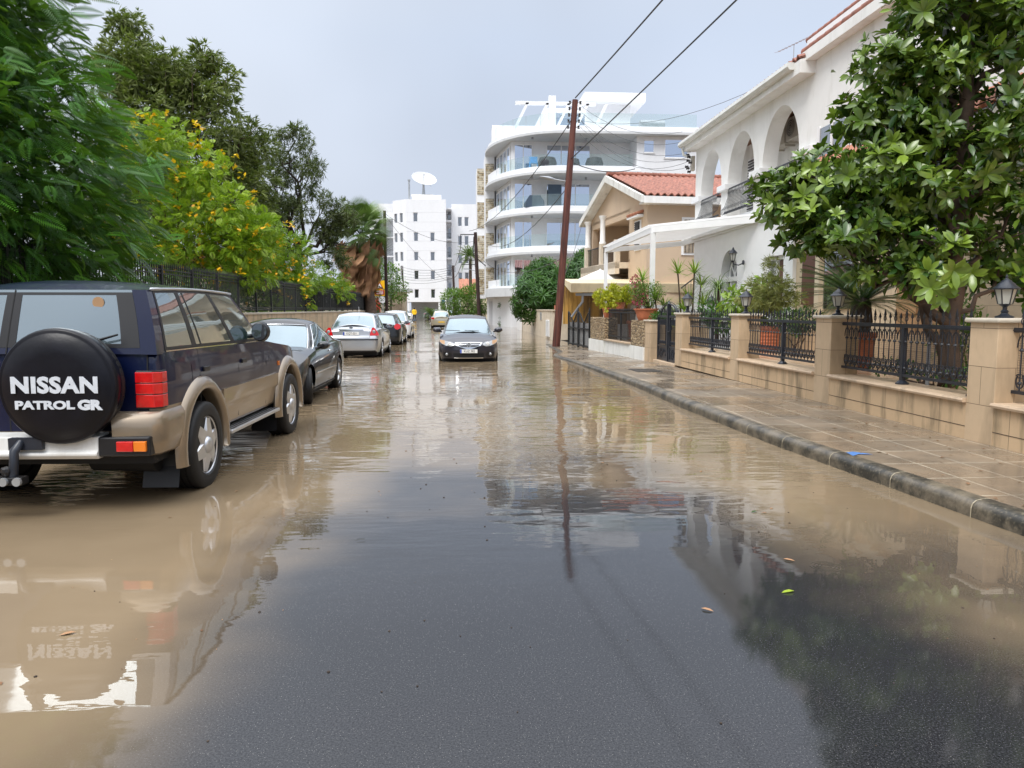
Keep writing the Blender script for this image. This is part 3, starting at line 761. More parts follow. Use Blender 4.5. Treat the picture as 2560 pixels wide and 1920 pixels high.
def railing(y0, y1, lab, x=WX + 0.2, zb=0.60, zt=1.40, mesh=False):
    r = empty('railing_panel', (x, y0, zb), 0, lab, 'railing', 'black wrought iron railing panels')
    Ln = y1 - y0; h = zt - zb
    for yy in (0.16, Ln / 2, Ln - 0.05):
        if yy > Ln - 0.2: continue
        mb = MB(); mb.box(-0.028, 0.028, yy - 0.028, yy + 0.028, 0.0, h); mb.lathe([(0.085, 0.0), (0.085, 0.015), (0.045, 0.05)], (0, yy, 0), 8); mb.build('post', 'black_iron', r)
    mb = MB(); mb.box(-0.03, 0.03, 0, Ln, h - 0.05, h); mb.box(-0.038, 0.038, 0, Ln, h - 0.032, h - 0.018); mb.build('top_rail', 'black_iron', r)
    mb = MB(); mb.box(-0.022, 0.022, 0.16, Ln, 0.10, 0.135); mb.build('bottom_rail', 'black_iron', r)
    mb = MB(); mb.tube([(0, -0.03, h - 0.03), (0, 0.05, h - 0.03)], 0.045, 10); mb.build('wall_fixing', 'black_iron', r)
    n = int((Ln - 0.2) / 0.125); bars = MB(); scr = MB(); spk = MB()
    for i in range(n):
        yy = 0.22 + (i + 0.5) * (Ln - 0.25) / n; g = (Ln - 0.25) / n / 2
        bars.tube([(0, yy, 0.13), (0, yy, h - 0.05)], 0.0085, 5)
        for sgn in (1, -1):      # hoops under the top rail, scrolls over the bottom one
            top = [(0, yy + sgn * g * math.sin(t), h - 0.05 - 0.16 + 0.13 * math.cos(t)) for t in np.linspace(0, PI / 2, 6)]
            scr.tube(top, 0.007, 4)
            bot = [(0, yy + sgn * g * 0.85 * math.sin(t), 0.235 - 0.075 * math.cos(t)) for t in np.linspace(0, 2.5, 8)]
            scr.tube(bot, 0.008, 4)
            c2 = [(0, yy + sgn * g * 0.42 + 0.028 * math.cos(t) * sgn, 0.29 + 0.02 * math.sin(t)) for t in np.linspace(0, 5, 7)]
            scr.tube(c2, 0.006, 4)
        scr.lathe([(0.018, h - 0.25), (0.024, h - 0.235), (0.018, h - 0.22)], (0, yy, 0), 6)
        scr.lathe([(0.018, 0.20), (0.024, 0.215), (0.018, 0.23)], (0, yy, 0), 6)
        hs = 0.20 if i % 2 == 0 else 0.15
        spk.tube([(0, yy, h), (0, yy, h + hs * 0.45)], 0.007, 4)
        spk.lathe([(0.003, h + hs * 0.42), (0.019, h + hs * 0.6), (0.003, h + hs)], (0, yy, 0), 4)
        if i % 2 == 0:
            for sgn in (1, -1):
                spk.tube([(0, yy + sgn * 0.030 * math.sin(t), h + 0.035 + 0.035 * (1 - math.cos(t))) for t in np.linspace(0.3, 4.2, 7)], 0.0055, 4)
    bars.build('balusters', 'black_iron', r); scr.build('scrollwork', 'black_iron', r); spk.build('finials', 'black_iron', r)
    if mesh:
        ms = MB(); yy = 0.2
        while yy < Ln: ms.box(0.035, 0.037, yy, yy + 0.0022, 0.12, h - 0.06); yy += 0.026
        z = 0.14
        while z < h - 0.06: ms.box(0.035, 0.037, 0.2, Ln, z, z + 0.0022); z += 0.026
        ms.build('wire_mesh', 'dark_iron', r)
railing(15.5, 18.93, 'wrought iron railing panel farthest along the sandstone wall, next to the gate pillar')
railing(11.75, 15.05, 'wrought iron railing panel in front of the ribbed terracotta pot and conifer')
railing(8.1, 11.25, 'wrought iron railing panel backed with wire mesh under the magnolia', mesh=True)
railing(4.0, 7.66, 'wrought iron railing panel cut off by the right edge of the photo', mesh=True)

def gate_tall():
    y0, y1 = 19.5, 21.65; x = WX + 0.12
    r = empty('iron_gate', (x, y0, 0.12), 0, 'tall black wrought iron gate with arched top between sandstone pillars', 'gate')
    def leaf(a, b, nm):
        mb = MB(); mb.box(-0.03, 0.03, a, a + 0.07, 0, 1.3 if nm else 1.3); mb.box(-0.03, 0.03, b - 0.07, b, 0, 1.3)
        mb.box(-0.025, 0.025, a, b, 0.04, 0.10); mb.box(-0.025, 0.025, a, b, 0.42, 0.46); mb.box(-0.025, 0.025, a, b, 1.24, 1.30)
        n = max(3, int((b - a) / 0.13))
        for i in range(n):
            yy = a + 0.07 + (i + 0.5) * (b - a - 0.14) / n; mb.tube([(0, yy, 0.46), (0, yy, 1.24)], 0.009, 5)
            for sgn in (-1, 1):
                mb.tube([(0, yy + sgn * 0.05 * math.sin(t), 1.20 - 0.09 * (1 - math.cos(t))) for t in np.linspace(0, 2.6, 7)], 0.008, 4)
                mb.tube([(0, yy + sgn * 0.05 * math.sin(t), 0.50 + 0.05 * (1 - math.cos(t))) for t in np.linspace(0, 2.6, 7)], 0.008, 4)
            mb.tube([(0, yy, 1.30), (0, yy, 1.38)], 0.007, 4); mb.lathe([(0.003, 1.36), (0.018, 1.41), (0.003, 1.50)], (0, yy, 0), 4)
        leaf_ = mb
        pl = MB(); pl.box(-0.006, 0.006, a + 0.07, b - 0.07, 0.10, 0.42); 
        rr = np.random.default_rng(3)
        for _ in range(26):
            cy, cz = rr.uniform(a + 0.12, b - 0.12), rr.uniform(0.14, 0.38); q = rr.uniform(0.03, 0.06); ph = rr.uniform(0, 6)
            pl.tube([(-0.015, cy + q * math.cos(t + ph) * (1 - t / 9), cz + q * math.sin(t + ph) * (1 - t / 9)) for t in np.linspace(0, 5, 9)], 0.008, 4)
        o = leaf_.build('gate_leaf', 'black_iron', r); pl.build('scroll_plate', 'galvanised' if False else 'black_iron', o)
    leaf(0.02, 0.95, 1); leaf(1.05, 2.13, 1)
    mb = MB(); mb.box(-0.05, 0.05, 1.0, 1.10, 0, 1.62); mb.lathe([(0.05, 1.62), (0.03, 1.66), (0.004, 1.70)], (0, 1.05, 0), 6); mb.build('meeting_post', 'black_iron', r)
    mb = MB(); mb.tube([(0, 1.05 + 0.78 * math.cos(t), 1.27 + 0.34 * math.sin(t)) for t in np.linspace(0, PI, 17)], 0.022, 6)
    mb.tube([(0, 1.05 + 0.9 * math.cos(t), 1.27 + 0.40 * math.sin(t)) for t in np.linspace(0.3, PI - 0.3, 15)], 0.010, 5); mb.build('arch', 'black_iron', r)
    mb = MB(); mb.box(-0.06, -0.03, 0.80, 1.0, 0.85, 0.87); mb.build('handle', 'black_iron', r)
    # step below the gate
    s_ = MB(); s_.box(WX - 0.02, WX + 0.5, 19.53, 21.62, 0.05, 0.15); tag(s_.build('gate_step', 'coping_stone', bevel=0.01), 'low stone step under the tall iron gate', 'step')
gate_tall()

def rubble_pillar(y0, y1, lab, zt, x=WX + 0.02, w=0.5):
    mb = MB(); rr = np.random.default_rng(int(y0 * 10)); n = 8
    mb.box(0, w, 0, y1 - y0, 0.0, zt - 0.45)
    o = mb.build('rubble_pillar', 'rubble_stone', bevel=0.03, loc=(x, y0, 0.45)); return tag(o, lab, 'pillar', 'rubble stone pillars')
BEFORE = set(bpy.data.objects)
rubble_pillar(22.32, 23.8, 'brown rubble stone pillar carrying the wide terracotta planter', 1.25)
rubble_pillar(27.1, 29.3, 'brown rubble stone pillar beside the scalloped gate, under the croton pot', 1.28)
mb = MB(); mb.box(WX + 0.03, WX + 0.4, 23.8, 27.1, 0.0, 0.48); mb.box(WX - 0.02, WX + 0.4, 22.31, 23.8, 0.0, 0.45); mb.box(WX - 0.02, WX + 0.4, 27.1, 29.4, 0.0, 0.45)
r = tag(mb.build('low_wall', 'white_low_wall'), 'low whitewashed wall streaked with damp under the plain bar railing', 'wall')
mb = MB(); mb.box(WX - 0.03, WX + 0.45, 23.83, 27.07, 0.482, 0.52); mb.build('coping', 'coping_stone', r)
r = empty('bar_railing', (WX + 0.16, 23.8, 0.52), 0, 'plain black vertical bar railing between the two rubble pillars', 'railing')
mb = MB()
for zz in (0.10, 0.93): mb.box(-0.015, 0.015, 0, 3.3, zz, zz + 0.05)
mb.box(-0.02, 0.02, 1.6, 1.66, -0.02, 0.95); mb.build('rails', 'dark_iron', r)
mb = MB()
for i in range(31): mb.tube([(0, 0.05 + i * 0.106, -0.0), (0, 0.05 + i * 0.106, 1.0)], 0.0115, 5); mb.lathe([(0.012, 1.0), (0.02, 1.04), (0.002, 1.10)], (0, 0.05 + i * 0.106, 0), 4)
mb.build('bars', 'dark_iron', r)
r = empty('scalloped_gate', (WX + 0.05, 29.5, 0.03), 0, 'black gate with scalloped top and white backing by the leaning wooden pole', 'gate')
for (a, b) in ((0.05, 2.05), (2.1, 4.1)):
    mb = MB(); f = lambda t: 1.02 + 0.42 * abs(math.cos(PI * 1.0 * t)) ** 1.6
    for yy in (a, (a + b) / 2, b - 0.07): mb.box(-0.03, 0.03, yy, yy + 0.08, 0, f((yy - a) / (b - a)))
    mb.box(-0.025, 0.025, a, b, 0.03, 0.09); mb.box(-0.025, 0.025, a, b, 0.74, 0.79)
    mb.tube([(0, a + (b - a) * t, f(t)) for t in np.linspace(0, 1, 21)], 0.028, 5)
    for i in range(16):
        t = (i + 0.5) / 16; mb.tube([(0, a + (b - a) * t, 0.05), (0, a + (b - a) * t, f(t) + 0.03)], 0.011, 4)
    mb.lathe([(0.02, 1.40), (0.045, 1.47), (0.003, 1.66)], (0, a + 0.04, 0), 4)
    o = mb.build('gate_leaf', 'dark_iron', r)
    mb = MB(); mb.box(0.045, 0.055, a, b, 0.1, 1.0); mb.build('backing_sheet', 'white_paint', o)
PIV = Matrix.Translation((WX, 22.3, 0)) @ Matrix.Rotation(rad(3.2), 4, 'Z') @ Matrix.Translation((-WX - 0.12, -22.3, 0))
for o in [o for o in bpy.data.objects if o not in BEFORE and o.parent is None]: o.matrix_basis = PIV @ o.matrix_basis
mb = MB(); mb.box(8.0, 8.2, 24.5, 37.5, 0.0, 1.75); tag(mb.build('white_screen_wall', 'white_paint'), 'plain white garden wall behind the scalloped gate and planters', 'wall')
mb = MB(); mb.box(6.4, 7.9, 23.2, 23.4, 0.1, 1.1); tag(mb.build('tan_yard_wall', 'pillar_cladding'), 'tan clad wall seen through the tall gate bars', 'wall')
mb = MB(); mb.box(8.2, 8.42, 8.0, 22.0, 0.43, 1.12); tag(mb.build('inner_garden_wall', 'pillar_cladding'), 'low tan clad wall across the terrace behind the railings', 'wall')
# ------------------------------------------------------------------ vehicles
def interp(tab, y):
    xs = [a for a, _ in tab]; return float(np.interp(y, xs, [b for _, b in tab]))
def sstep(t): t = min(1, max(0, t)); return t * t * (3 - 2 * t)

def wheel(parent, name, loc, r, w, side, steer=0.0, spokes=5, style='five', rimr=0.66):
    """side +1: outer face looks to +x"""
    hub = MB(); hub.lathe([(r * 0.60, -w * 0.30), (r * 0.60, w * 0.10)], axis='x', n=24)
    o = hub.build('wheel', 'brake_dark', parent, smooth=True)
    o.location = loc; o.rotation_euler = (0, 0, steer + (0 if side > 0 else PI))
    rr = r * rimr
    t = MB(); prof = [(rr, -w * 0.42), (rr * 1.06, -w * 0.5), (r * 0.93, -w * 0.5), (r * 0.985, -w * 0.44), (r, -w * 0.36)]
    for k in (-0.2, 0.0, 0.2): prof += [(r, w * (k - 0.03)), (r * 0.975, w * (k - 0.025)), (r * 0.975, w * (k + 0.025)), (r, w * (k + 0.03))]
    prof += [(r, w * 0.36), (r * 0.985, w * 0.44), (r * 0.93, w * 0.5), (r * 0.80, w * 0.515), (rr * 1.06, w * 0.5), (rr, w * 0.42)]
    t.lathe(prof, axis='x', n=48); t.build('tyre', 'tyre_rubber', o, smooth=True)
    m = MB(); m.lathe([(rr * 0.96, -w * 0.38), (rr * 0.90, -w * 0.30), (rr * 0.88, w * 0.25), (rr * 0.95, w * 0.40), (rr * 1.01, w * 0.45), (rr * 1.015, w * 0.415)], axis='x', n=40)
    m.f = [f for f in m.f if len(f) == 4]
    f0 = w * 0.36
    for k in range(spokes):
        a = 2 * PI * k / spokes + 0.3
        u = Vector((0, math.cos(a), math.sin(a))); v = Vector((0, -math.sin(a), math.cos(a)))
        wid = 0.33 if style == 'fat' else 0.15
        sec = []
        for t_, wd, dx in ((0.16, wid * 1.15, 0.0), (0.45, wid * (1.25 if style == 'fat' else 0.8), 0.02), (0.95, wid * (0.8 if style == 'fat' else 1.0), 0.0)):
            c = u * rr * t_; hw = rr * wd
            sec.append([c + v * hw + Vector((f0 - 0.02, 0, 0)), c + v * hw * 0.6 + Vector((f0 + 0.02 + dx, 0, 0)), c - v * hw * 0.6 + Vector((f0 + 0.02 + dx, 0, 0)), c - v * hw + Vector((f0 - 0.02, 0, 0)), c + Vector((f0 - 0.05, 0, 0)), c + v * hw + Vector((f0 - 0.02, 0, 0))])
        m.grid(sec)
    m.lathe([(rr * 0.30, f0 - 0.03), (rr * 0.30, f0 + 0.03), (rr * 0.22, f0 + 0.055), (rr * 0.05, f0 + 0.06)], axis='x', n=20)
    m.build('rim', 'alloy', o, smooth=True, angle=50)
    return o

class Car:
    """local frame: +y forward, +x right, z up, ground at 0"""
    def __init__(s, name, loc, rz, label, cat, paint, L, W, wb, fo, tr, belt, deck, sill=0.20, taperf=0.13, taperr=0.10, kf=0.16, kr=0.10,
                 arch=None, group=None, gh=None, nose=None, tail=None, lower_paint=None, lower_z=None, archz=None, rmir=True, side_bulge=0.045):
        s.o = empty(name, loc, rz, label, cat, group); s.p = paint
        s.L, s.W = L, W; s.y1 = L / 2; s.y0 = -L / 2; s.yf = L / 2 - fo; s.yr = s.yf - wb; s.tr = tr
        s.ra = arch or tr + 0.055; s.belt = belt; s.deck = deck; s.sill = sill
        s.tf, s.trp, s.kf, s.kr = taperf, taperr, kf, kr; s.az = archz or tr
        s.nose = nose or [(0, 0.06), (0.35, 0.0), (0.55, 0.0), (0.8, 0.10)]; s.tail = tail or [(0, 0.05), (0.4, 0.0), (0.7, 0.02), (1.0, 0.06)]
        s.bulge = side_bulge; s.gh = gh; s.lp, s.lz = lower_paint, lower_z
        s.body()
        if gh: s.green(gh)
    def Wy(s, y):
        w = s.W / 2
        if y > s.yf: w *= 1 - s.tf * ((y - s.yf) / (s.y1 - s.yf)) ** 2.2
        if y < s.yr: w *= 1 - s.trp * ((s.yr - y) / (s.yr - s.y0)) ** 2.2
        return w
    def xs(s, y, z):
        """half width of the side at height z"""
        zb = interp(s.belt, y); t = (z - s.sill) / max(0.05, zb - s.sill)
        return s.Wy(y) * (1 - s.bulge * (2.2 * (t - 0.52)) ** 2)
    def dfm(s, x, y, z):
        """nose and tail plan curvature and profile"""
        if y > s.yf:
            k = ((y - s.yf) / (s.y1 - s.yf)) ** 2; return y - k * (s.kf * (x / (s.W / 2)) ** 2 + interp(s.nose, z))
        if y < s.yr:
            k = ((s.yr - y) / (s.yr - s.y0)) ** 2; return y + k * (s.kr * (x / (s.W / 2)) ** 2 + interp(s.tail, z))
        return y
    def zlow(s, y):
        base = s.sill + 0.05 * sstep((abs(y) - s.L / 2 + 0.25) / 0.25)
        for yc in (s.yf, s.yr):
            d = abs(y - yc)
            if d < s.ra: base = max(base, s.az + math.sqrt(max(0, s.ra ** 2 - d ** 2)))
        return base
    def body(s):
        ys = set(np.round(np.linspace(s.y0 + 0.12, s.y1 - 0.12, 60), 4))
        for k in (0.0, 0.012, 0.04, 0.08): ys.add(s.y0 + k); ys.add(s.y1 - k)
        for yc in (s.yf, s.yr):
            for a in np.linspace(0, PI, 25): ys.add(round(yc + s.ra * math.cos(a), 4))
            for e_ in (-1, 1): ys.add(yc + e_ * (s.ra + 0.001)); ys.add(yc + e_ * (s.ra - 0.0015))
        for y, _ in s.belt + s.deck: ys.add(min(s.y1, max(s.y0, y)))
        ys = sorted(ys); NS, NT_ = 12, 5
        if s.lz: NS = 14
        rows = []
        for y in ys:
            e_ = min(y - s.y0, s.y1 - y); rnd = 0.0
            if e_ < 0.08: rnd = 0.05 * (1 - math.sqrt(max(0, 1 - (1 - e_ / 0.08) ** 2)))
            zb = interp(s.belt, y) - rnd * 0.8; zd = interp(s.deck, y) - rnd * 0.6; zl = s.zlow(y); row = []
            lev = np.linspace(s.sill, 1, NS + 1)
            for i in range(NS + 1):
                if s.lz:
                    z = s.sill + (s.lz - s.sill) * i / 6 if i <= 6 else s.lz + (zb - s.lz) * (i - 6) / (NS - 6)
                else: z = s.sill + (zb - s.sill) * i / NS
                z = max(z, zl) if z < zb else zb
                z = min(z, zb)
                row.append((s.xs(y, z) - rnd, z))
            xb = row[-1][0]
            for t in (0.03, 0.10, 0.30, 0.6, 1.0):
                row.append((xb * (1 - t), zb + (zd - zb) * (1 - (1 - t) ** 2.6)))
            rows.append([(x, s.dfm(x, y, z), z) for x, z in row])
        s.rows = rows
        up, lo = MB(), MB(); n = len(rows[0])
        cut = 6 if s.lz else 0
        for sg in (1, -1):
            R_ = [[(sg * x, y, z) for x, y, z in r] for r in rows]
            up.grid([r[cut:] for r in R_])
            if cut: lo.grid([r[:cut + 1] for r in R_])
        for end in (0, -1):
            r = rows[end]; yy = ys[end]
            G = []
            for (x, y, z) in r:
                G.append([(x * u, s.dfm(x * u, yy, z), z) for u in np.linspace(-1, 1, 13)])
            up.grid(G[cut:]); 
            if cut: lo.grid(G[:cut + 1])
        up.build('body', s.p, s.o, smooth=True, angle=48)
        if cut: lo.build('lower_body', s.lp, s.o, smooth=True, angle=48)
        # dark underside and wheel wells
        mb = MB(); mb.box(-s.W / 2 + 0.12, s.W / 2 - 0.12, s.y0 + 0.22, s.y1 - 0.30, s.sill - 0.09, s.sill + 0.12)
        mb.box(-s.W / 2 + 0.035, s.W / 2 - 0.035, s.yr + s.ra + 0.01, s.yf - s.ra - 0.01, s.sill + 0.015, s.sill + 0.04)
        for yc in (s.yf, s.yr):
            pts = [(yc + (s.ra + 0.004) * math.cos(a), s.az + (s.ra + 0.004) * math.sin(a)) for a in np.linspace(0, PI, 15)]
            mb.grid([[(sg, y, z) for y, z in pts] for sg in (s.W / 2 - 0.06, s.W / 2 - 0.34)]); mb.grid([[(-sg, y, z) for y, z in pts] for sg in (s.W / 2 - 0.06, s.W / 2 - 0.34)])
            for sg in (1, -1): mb.add([(sg * (s.W / 2 - 0.34), y, z) for y, z in pts] + [(sg * (s.W / 2 - 0.34), yc - s.ra, s.sill), (sg * (s.W / 2 - 0.34), yc + s.ra, s.sill)][::1], [tuple(range(17))])
        mb.build('underbody', 'seam_black', s.o)
    def green(s, g):
        """g: ab/at windscreen base & top y, rb/rt rear base & top y, zr roof height, wb,wt half widths, zf,zrr heights of the bases, wins, paint"""
        zr, NV = g['zr'], 8
        def side(v, t):
            v_ = v; yb = g['ab'] + (g['rb'] - g['ab']) * t; yt = g['at'] + (g['rt'] - g['at']) * t
            zb = interp(s.belt, yb) - 0.01 if not g.get('flat') else g['zb']
            zt = zr - g.get('edge', 0.07) - g.get('arc', 0.03) * (2 * t - 1) ** 2 * 1.0
            e_ = 1 - (1 - v_) ** g.get('pow', 1.15)
            w = g['wb'] + (g['wt'] - g['wb']) * v_ + g.get('bow', 0.015) * math.sin(PI * v_)
            w -= g.get('tap', 0.04) * (max(0, 2 * t - 1) ** 2 + 0.5 * max(0, 1 - 2 * t) ** 2) * 1.0
            return w, yb + (yt - yb) * e_, zb + (zt - zb) * v_
        def front(v, u, rear=False):
            t = 1.0 if rear else 0.0; w, y, z = side(v, t)
            k = g.get('kr', 0.10) if rear else g.get('kf', 0.16)
            y2 = y + (-1 if rear else 1) * k * (1 - u * u) * (1 - 0.5 * v)
            zb = g['zrb'] if rear else g['zfb']
            zc = zb + (z - (interp(s.belt, y) if 0 else z)) ; hh = z + (1 - u * u) * g.get('ft', 0.02)
            z0 = side(0, t)[2]; zt = side(1, t)[2]
            zz = (zb * (1 - u * u) + z0 * u * u) + (zt + g.get('ft', 0.02) * (1 - u * u) - (zb * (1 - u * u) + z0 * u * u)) * v
            return w * u, y2, zz
        V = [0, 0.07, 0.12, 0.35, 0.6, 0.85, 0.92, 1.0]
        cab = MB(); parts = {}
        def put(P, test, nm):
            for i in range(len(P) - 1):
                for j in range(len(P[0]) - 1):
                    q = [P[i][j], P[i][j + 1], P[i + 1][j + 1], P[i + 1][j]]
                    k = test(i, j); tgt = cab if k is None else parts.setdefault((nm, k), MB()); tgt.add(q, [(0, 1, 2, 3)])
        wins = g['wins']; T = sorted(set([0.0, 1.0] + [a for w_ in wins for a in w_] + list(np.round(np.linspace(0, 1, 13), 4))))
        vlo, vhi = g.get('vlo', 0.07), g.get('vhi', 0.92)
        V = sorted(set([0, vlo, vhi, 1.0, 0.35, 0.6, 0.8]))
        for sg in (1, -1):
            P = [[(sg * side(v, t)[0], side(v, t)[1], side(v, t)[2]) for t in T] for v in V]
            def test(i, j):
                if not (vlo <= V[i] < vhi - 1e-6): return None
                m = (T[j] + T[j + 1]) / 2
                for k, (a, b) in enumerate(wins):
                    if a <= m <= b: return (sg, k)
                return None
            put(P, test, 'side_window')
        U = sorted(set([-1, -g.get('uw', 0.93), g.get('uw', 0.93), 1] + list(np.linspace(-0.8, 0.8, 9))))
        for rear in (False, True):
            P = [[front(v, u, rear) for u in U] for v in V]
            lo, hi = (g.get('rvlo', vlo), g.get('rvhi', vhi)) if rear else (0.0, vhi)
            def test(i, j):
                if not (lo - 1e-6 <= V[i] < hi - 1e-6): return None
                return 0 if abs((U[j] + U[j + 1]) / 2) < g.get('uw', 0.93) else None
            put(P, test, 'rear_window' if rear else 'windscreen')
        # roof cap: rings shrinking to the ridge
        ring = [side(1, t) for t in T]; ring = [(w, y, z) for w, y, z in ring]
        top = []
        for q in (1.0, 0.97, 0.9, 0.75, 0.5, 0.25, 0.0):
            row = []
            for t in T:
                w, y, z = side(1, t)
                row.append((w * q, y, z, t))
            top.append(row)
        P = []
        tt = list(T)
        for u in np.concatenate([[-1, -0.98, -0.93, -0.8], np.linspace(-0.6, 0.6, 7), [0.8, 0.93, 0.98, 1]]):
            row = []
            for t in tt:
                w, y, z = side(1, t); crown_ = (zr - (zr - g.get('edge', 0.07)) ) * (1 - abs(u) ** 2.4)
                yf = y
                fr = front(1, u, False); re = front(1, u, True)
                yy = fr[1] + (re[1] - fr[1]) * t; zz0 = z + (fr[2] - side(1, 0)[2]) * (1 - t) + (re[2] - side(1, 1)[2]) * t
                endk = min(1, min(t, 1 - t) / 0.18); endk = math.sin(endk * PI / 2)
                row.append((w * u, yy, zz0 + crown_ * endk))
            P.append(row)
        cab.grid(P)
        cab.build('cabin', g.get('paint', s.p), s.o, smooth=True, angle=38)
        for (nm, k), m in parts.items():
            m.build(nm, g.get('glass', 'car_glass') if nm == 'side_window' else g.get('screen', 'car_screen') if nm == 'windscreen' else g.get('rglass', 'car_screen'), s.o, smooth=True)
        s.gside = side; s.gfront = front
    # ---- patches laid on the body skin
    def side_patch(s, name, mat, y0, y1, z0, z1, off=0.004, sg=1, n=8, th=0.01, bevel=0, parent=None, outline=None):
        mb = MB(); P, Q = [], []
        for i in range(n + 1):
            y = y0 + (y1 - y0) * i / n
            a, b = (z0, z1) if outline is None else outline(i / n)
            P.append([(sg * (s.xs(y, a + (b - a) * j / 3) + off), s.dfm(s.xs(y, a), y, a + (b - a) * j / 3), a + (b - a) * j / 3) for j in range(4)])
            Q.append([(x - sg * th, yy, z) for x, yy, z in P[-1]])
        mb.grid(P); m = len(P)
        mb.grid([[P[i][0] for i in range(m)], [Q[i][0] for i in range(m)]]); mb.grid([[P[i][-1] for i in range(m)], [Q[i][-1] for i in range(m)]])
        mb.grid([P[0], Q[0]]); mb.grid([P[-1], Q[-1]])
        return mb.build(name, mat, parent or s.o, smooth=True)
    def end_patch(s, name, mat, poly, end=1, off=0.006, th=0.012, parent=None, cols=10):
        """poly: x-monotone outline given as (x, zlo, zhi) columns"""
        xs_ = [p[0] for p in poly]; lo = [p[1] for p in poly]; hi = [p[2] for p in poly]
        X = sorted(set(xs_ + list(np.linspace(xs_[0], xs_[-1], cols)))); ye = s.y1 if end > 0 else s.y0
        P, Q = [], []
        for x in X:
            a, b = float(np.interp(x, xs_, lo)), float(np.interp(x, xs_, hi))
            P.append([(x, s.dfm(x, ye, a + (b - a) * j / 3) + end * off, a + (b - a) * j / 3) for j in range(4)]); Q.append([(x_, y - end * th, z) for x_, y, z in P[-1]])
        mb = MB(); mb.grid(P); mb.grid([[p[0] for p in P], [q[0] for q in Q]]); mb.grid([[p[-1] for p in P], [q[-1] for q in Q]]); mb.grid([P[0], Q[0]]); mb.grid([P[-1], Q[-1]])
        return mb.build(name, mat, parent or s.o, smooth=True)
    def wheels(s, w=0.205, steer=0.0, inset=0.0, spokes=5, style='five', rimr=0.66):
        for sg in (1, -1):
            for yc, st in ((s.yf, steer), (s.yr, 0)):
                x = s.W / 2 - w / 2 - 0.012 - inset
                wheel(s.o, 'wheel', (sg * x, yc, s.tr), s.tr, w, sg, st, spokes, style, rimr)
    def seams(s, doors, mat='seam_black', sg_=(1, -1), z1=None):
        for sg in sg_:
            for y in doors:
                s.side_patch('door_seam', mat, y - 0.005, y + 0.005, s.sill + 0.03, interp(s.belt, y) - 0.005, 0.0012, sg, 1, 0.004)
    def handles(s, ys, z, mat=None, w=0.17):
        for sg in (1, -1):
            for y in ys: 
                mb = MB(); mb.tube([(sg * (s.xs(y, z) + 0.004), y - w / 2, z), (sg * (s.xs(y, z) + 0.03), y - w / 3, z), (sg * (s.xs(y, z) + 0.03), y + w / 3, z), (sg * (s.xs(y, z) + 0.004), y + w / 2, z)], 0.013, 6)
                mb.build('door_handle', mat or s.p, s.o, smooth='all')
    def mirrors(s, y, z, mat=None, sz=1.0, hw=0.12, hh=0.075):
        for sg in (1, -1):
            x = s.xs(y, z - 0.1) + 0.10 * sz; mb = MB()
            sec = []
            for t, k in ((-0.08, 0.55), (-0.06, 0.9), (0.0, 1.0), (0.06, 0.85), (0.09, 0.4)):
                sec.append([(x + hw * sz * k * math.cos(a), y + t * sz, z + hh * sz * k * math.sin(a)) for a in np.linspace(0, 2 * PI, 15)])
            sec = [[(sg * px if True else px, py, pz) for px, py, pz in r_] for r_ in sec]
            mb.grid(sec); mb.add(sec[-1][:-1], [tuple(range(14))])
            o = mb.build('mirror', mat or s.p, s.o, smooth=True)
            g_ = MB(); g_.add([(sg * (x + 0.82 * hw * sz * math.cos(a)), y - 0.081 * sz, z + 0.8 * hh * sz * math.sin(a)) for a in np.linspace(0, 2 * PI, 14)[:-1]], [tuple(range(13))]); g_.build('mirror_glass', 'dark_window', o)
            a_ = MB(); a_.tube([(sg * (s.xs(y, z - 0.1) - 0.05), y, z - 0.06), (sg * x, y, z - 0.02)], 0.025, 6); a_.build('mirror_arm', 'trim_black', o)
    def plate(s, txt, z, end=-1, x=0.0, w=0.52, h=0.11, mat='plate_white', off=0.02):
        y = s.dfm(x, s.y1 if end > 0 else s.y0, z) + end * off
        mb = MB(); mb.box(x - w / 2, x + w / 2, min(y, y - end * 0.012), max(y, y - end * 0.012), z - h / 2, z + h / 2)
        o = mb.build('number_plate', mat, s.o, bevel=0.003)
        sgn = 1 if end < 0 else -1; yb = y + end * 0.001
        b_ = MB(); xa, xb = sorted((x - sgn * (w / 2 - 0.003), x - sgn * (w / 2 - 0.048))); b_.box(xa, xb, min(yb, yb + end * 0.001), max(yb, yb + end * 0.001), z - h / 2 + 0.003, z + h / 2 - 0.003)
        if mat == 'plate_white': b_.build('blue_band', 'number_blue', o)
        if txt: text_quick(o, 'plate_lettering', txt, (x + sgn * 0.02, yb, z), h * 0.66, 'sign_black', '-y' if end < 0 else '+y', 0.82, 0.0015, 0.0, spacing=1.05)
        return o

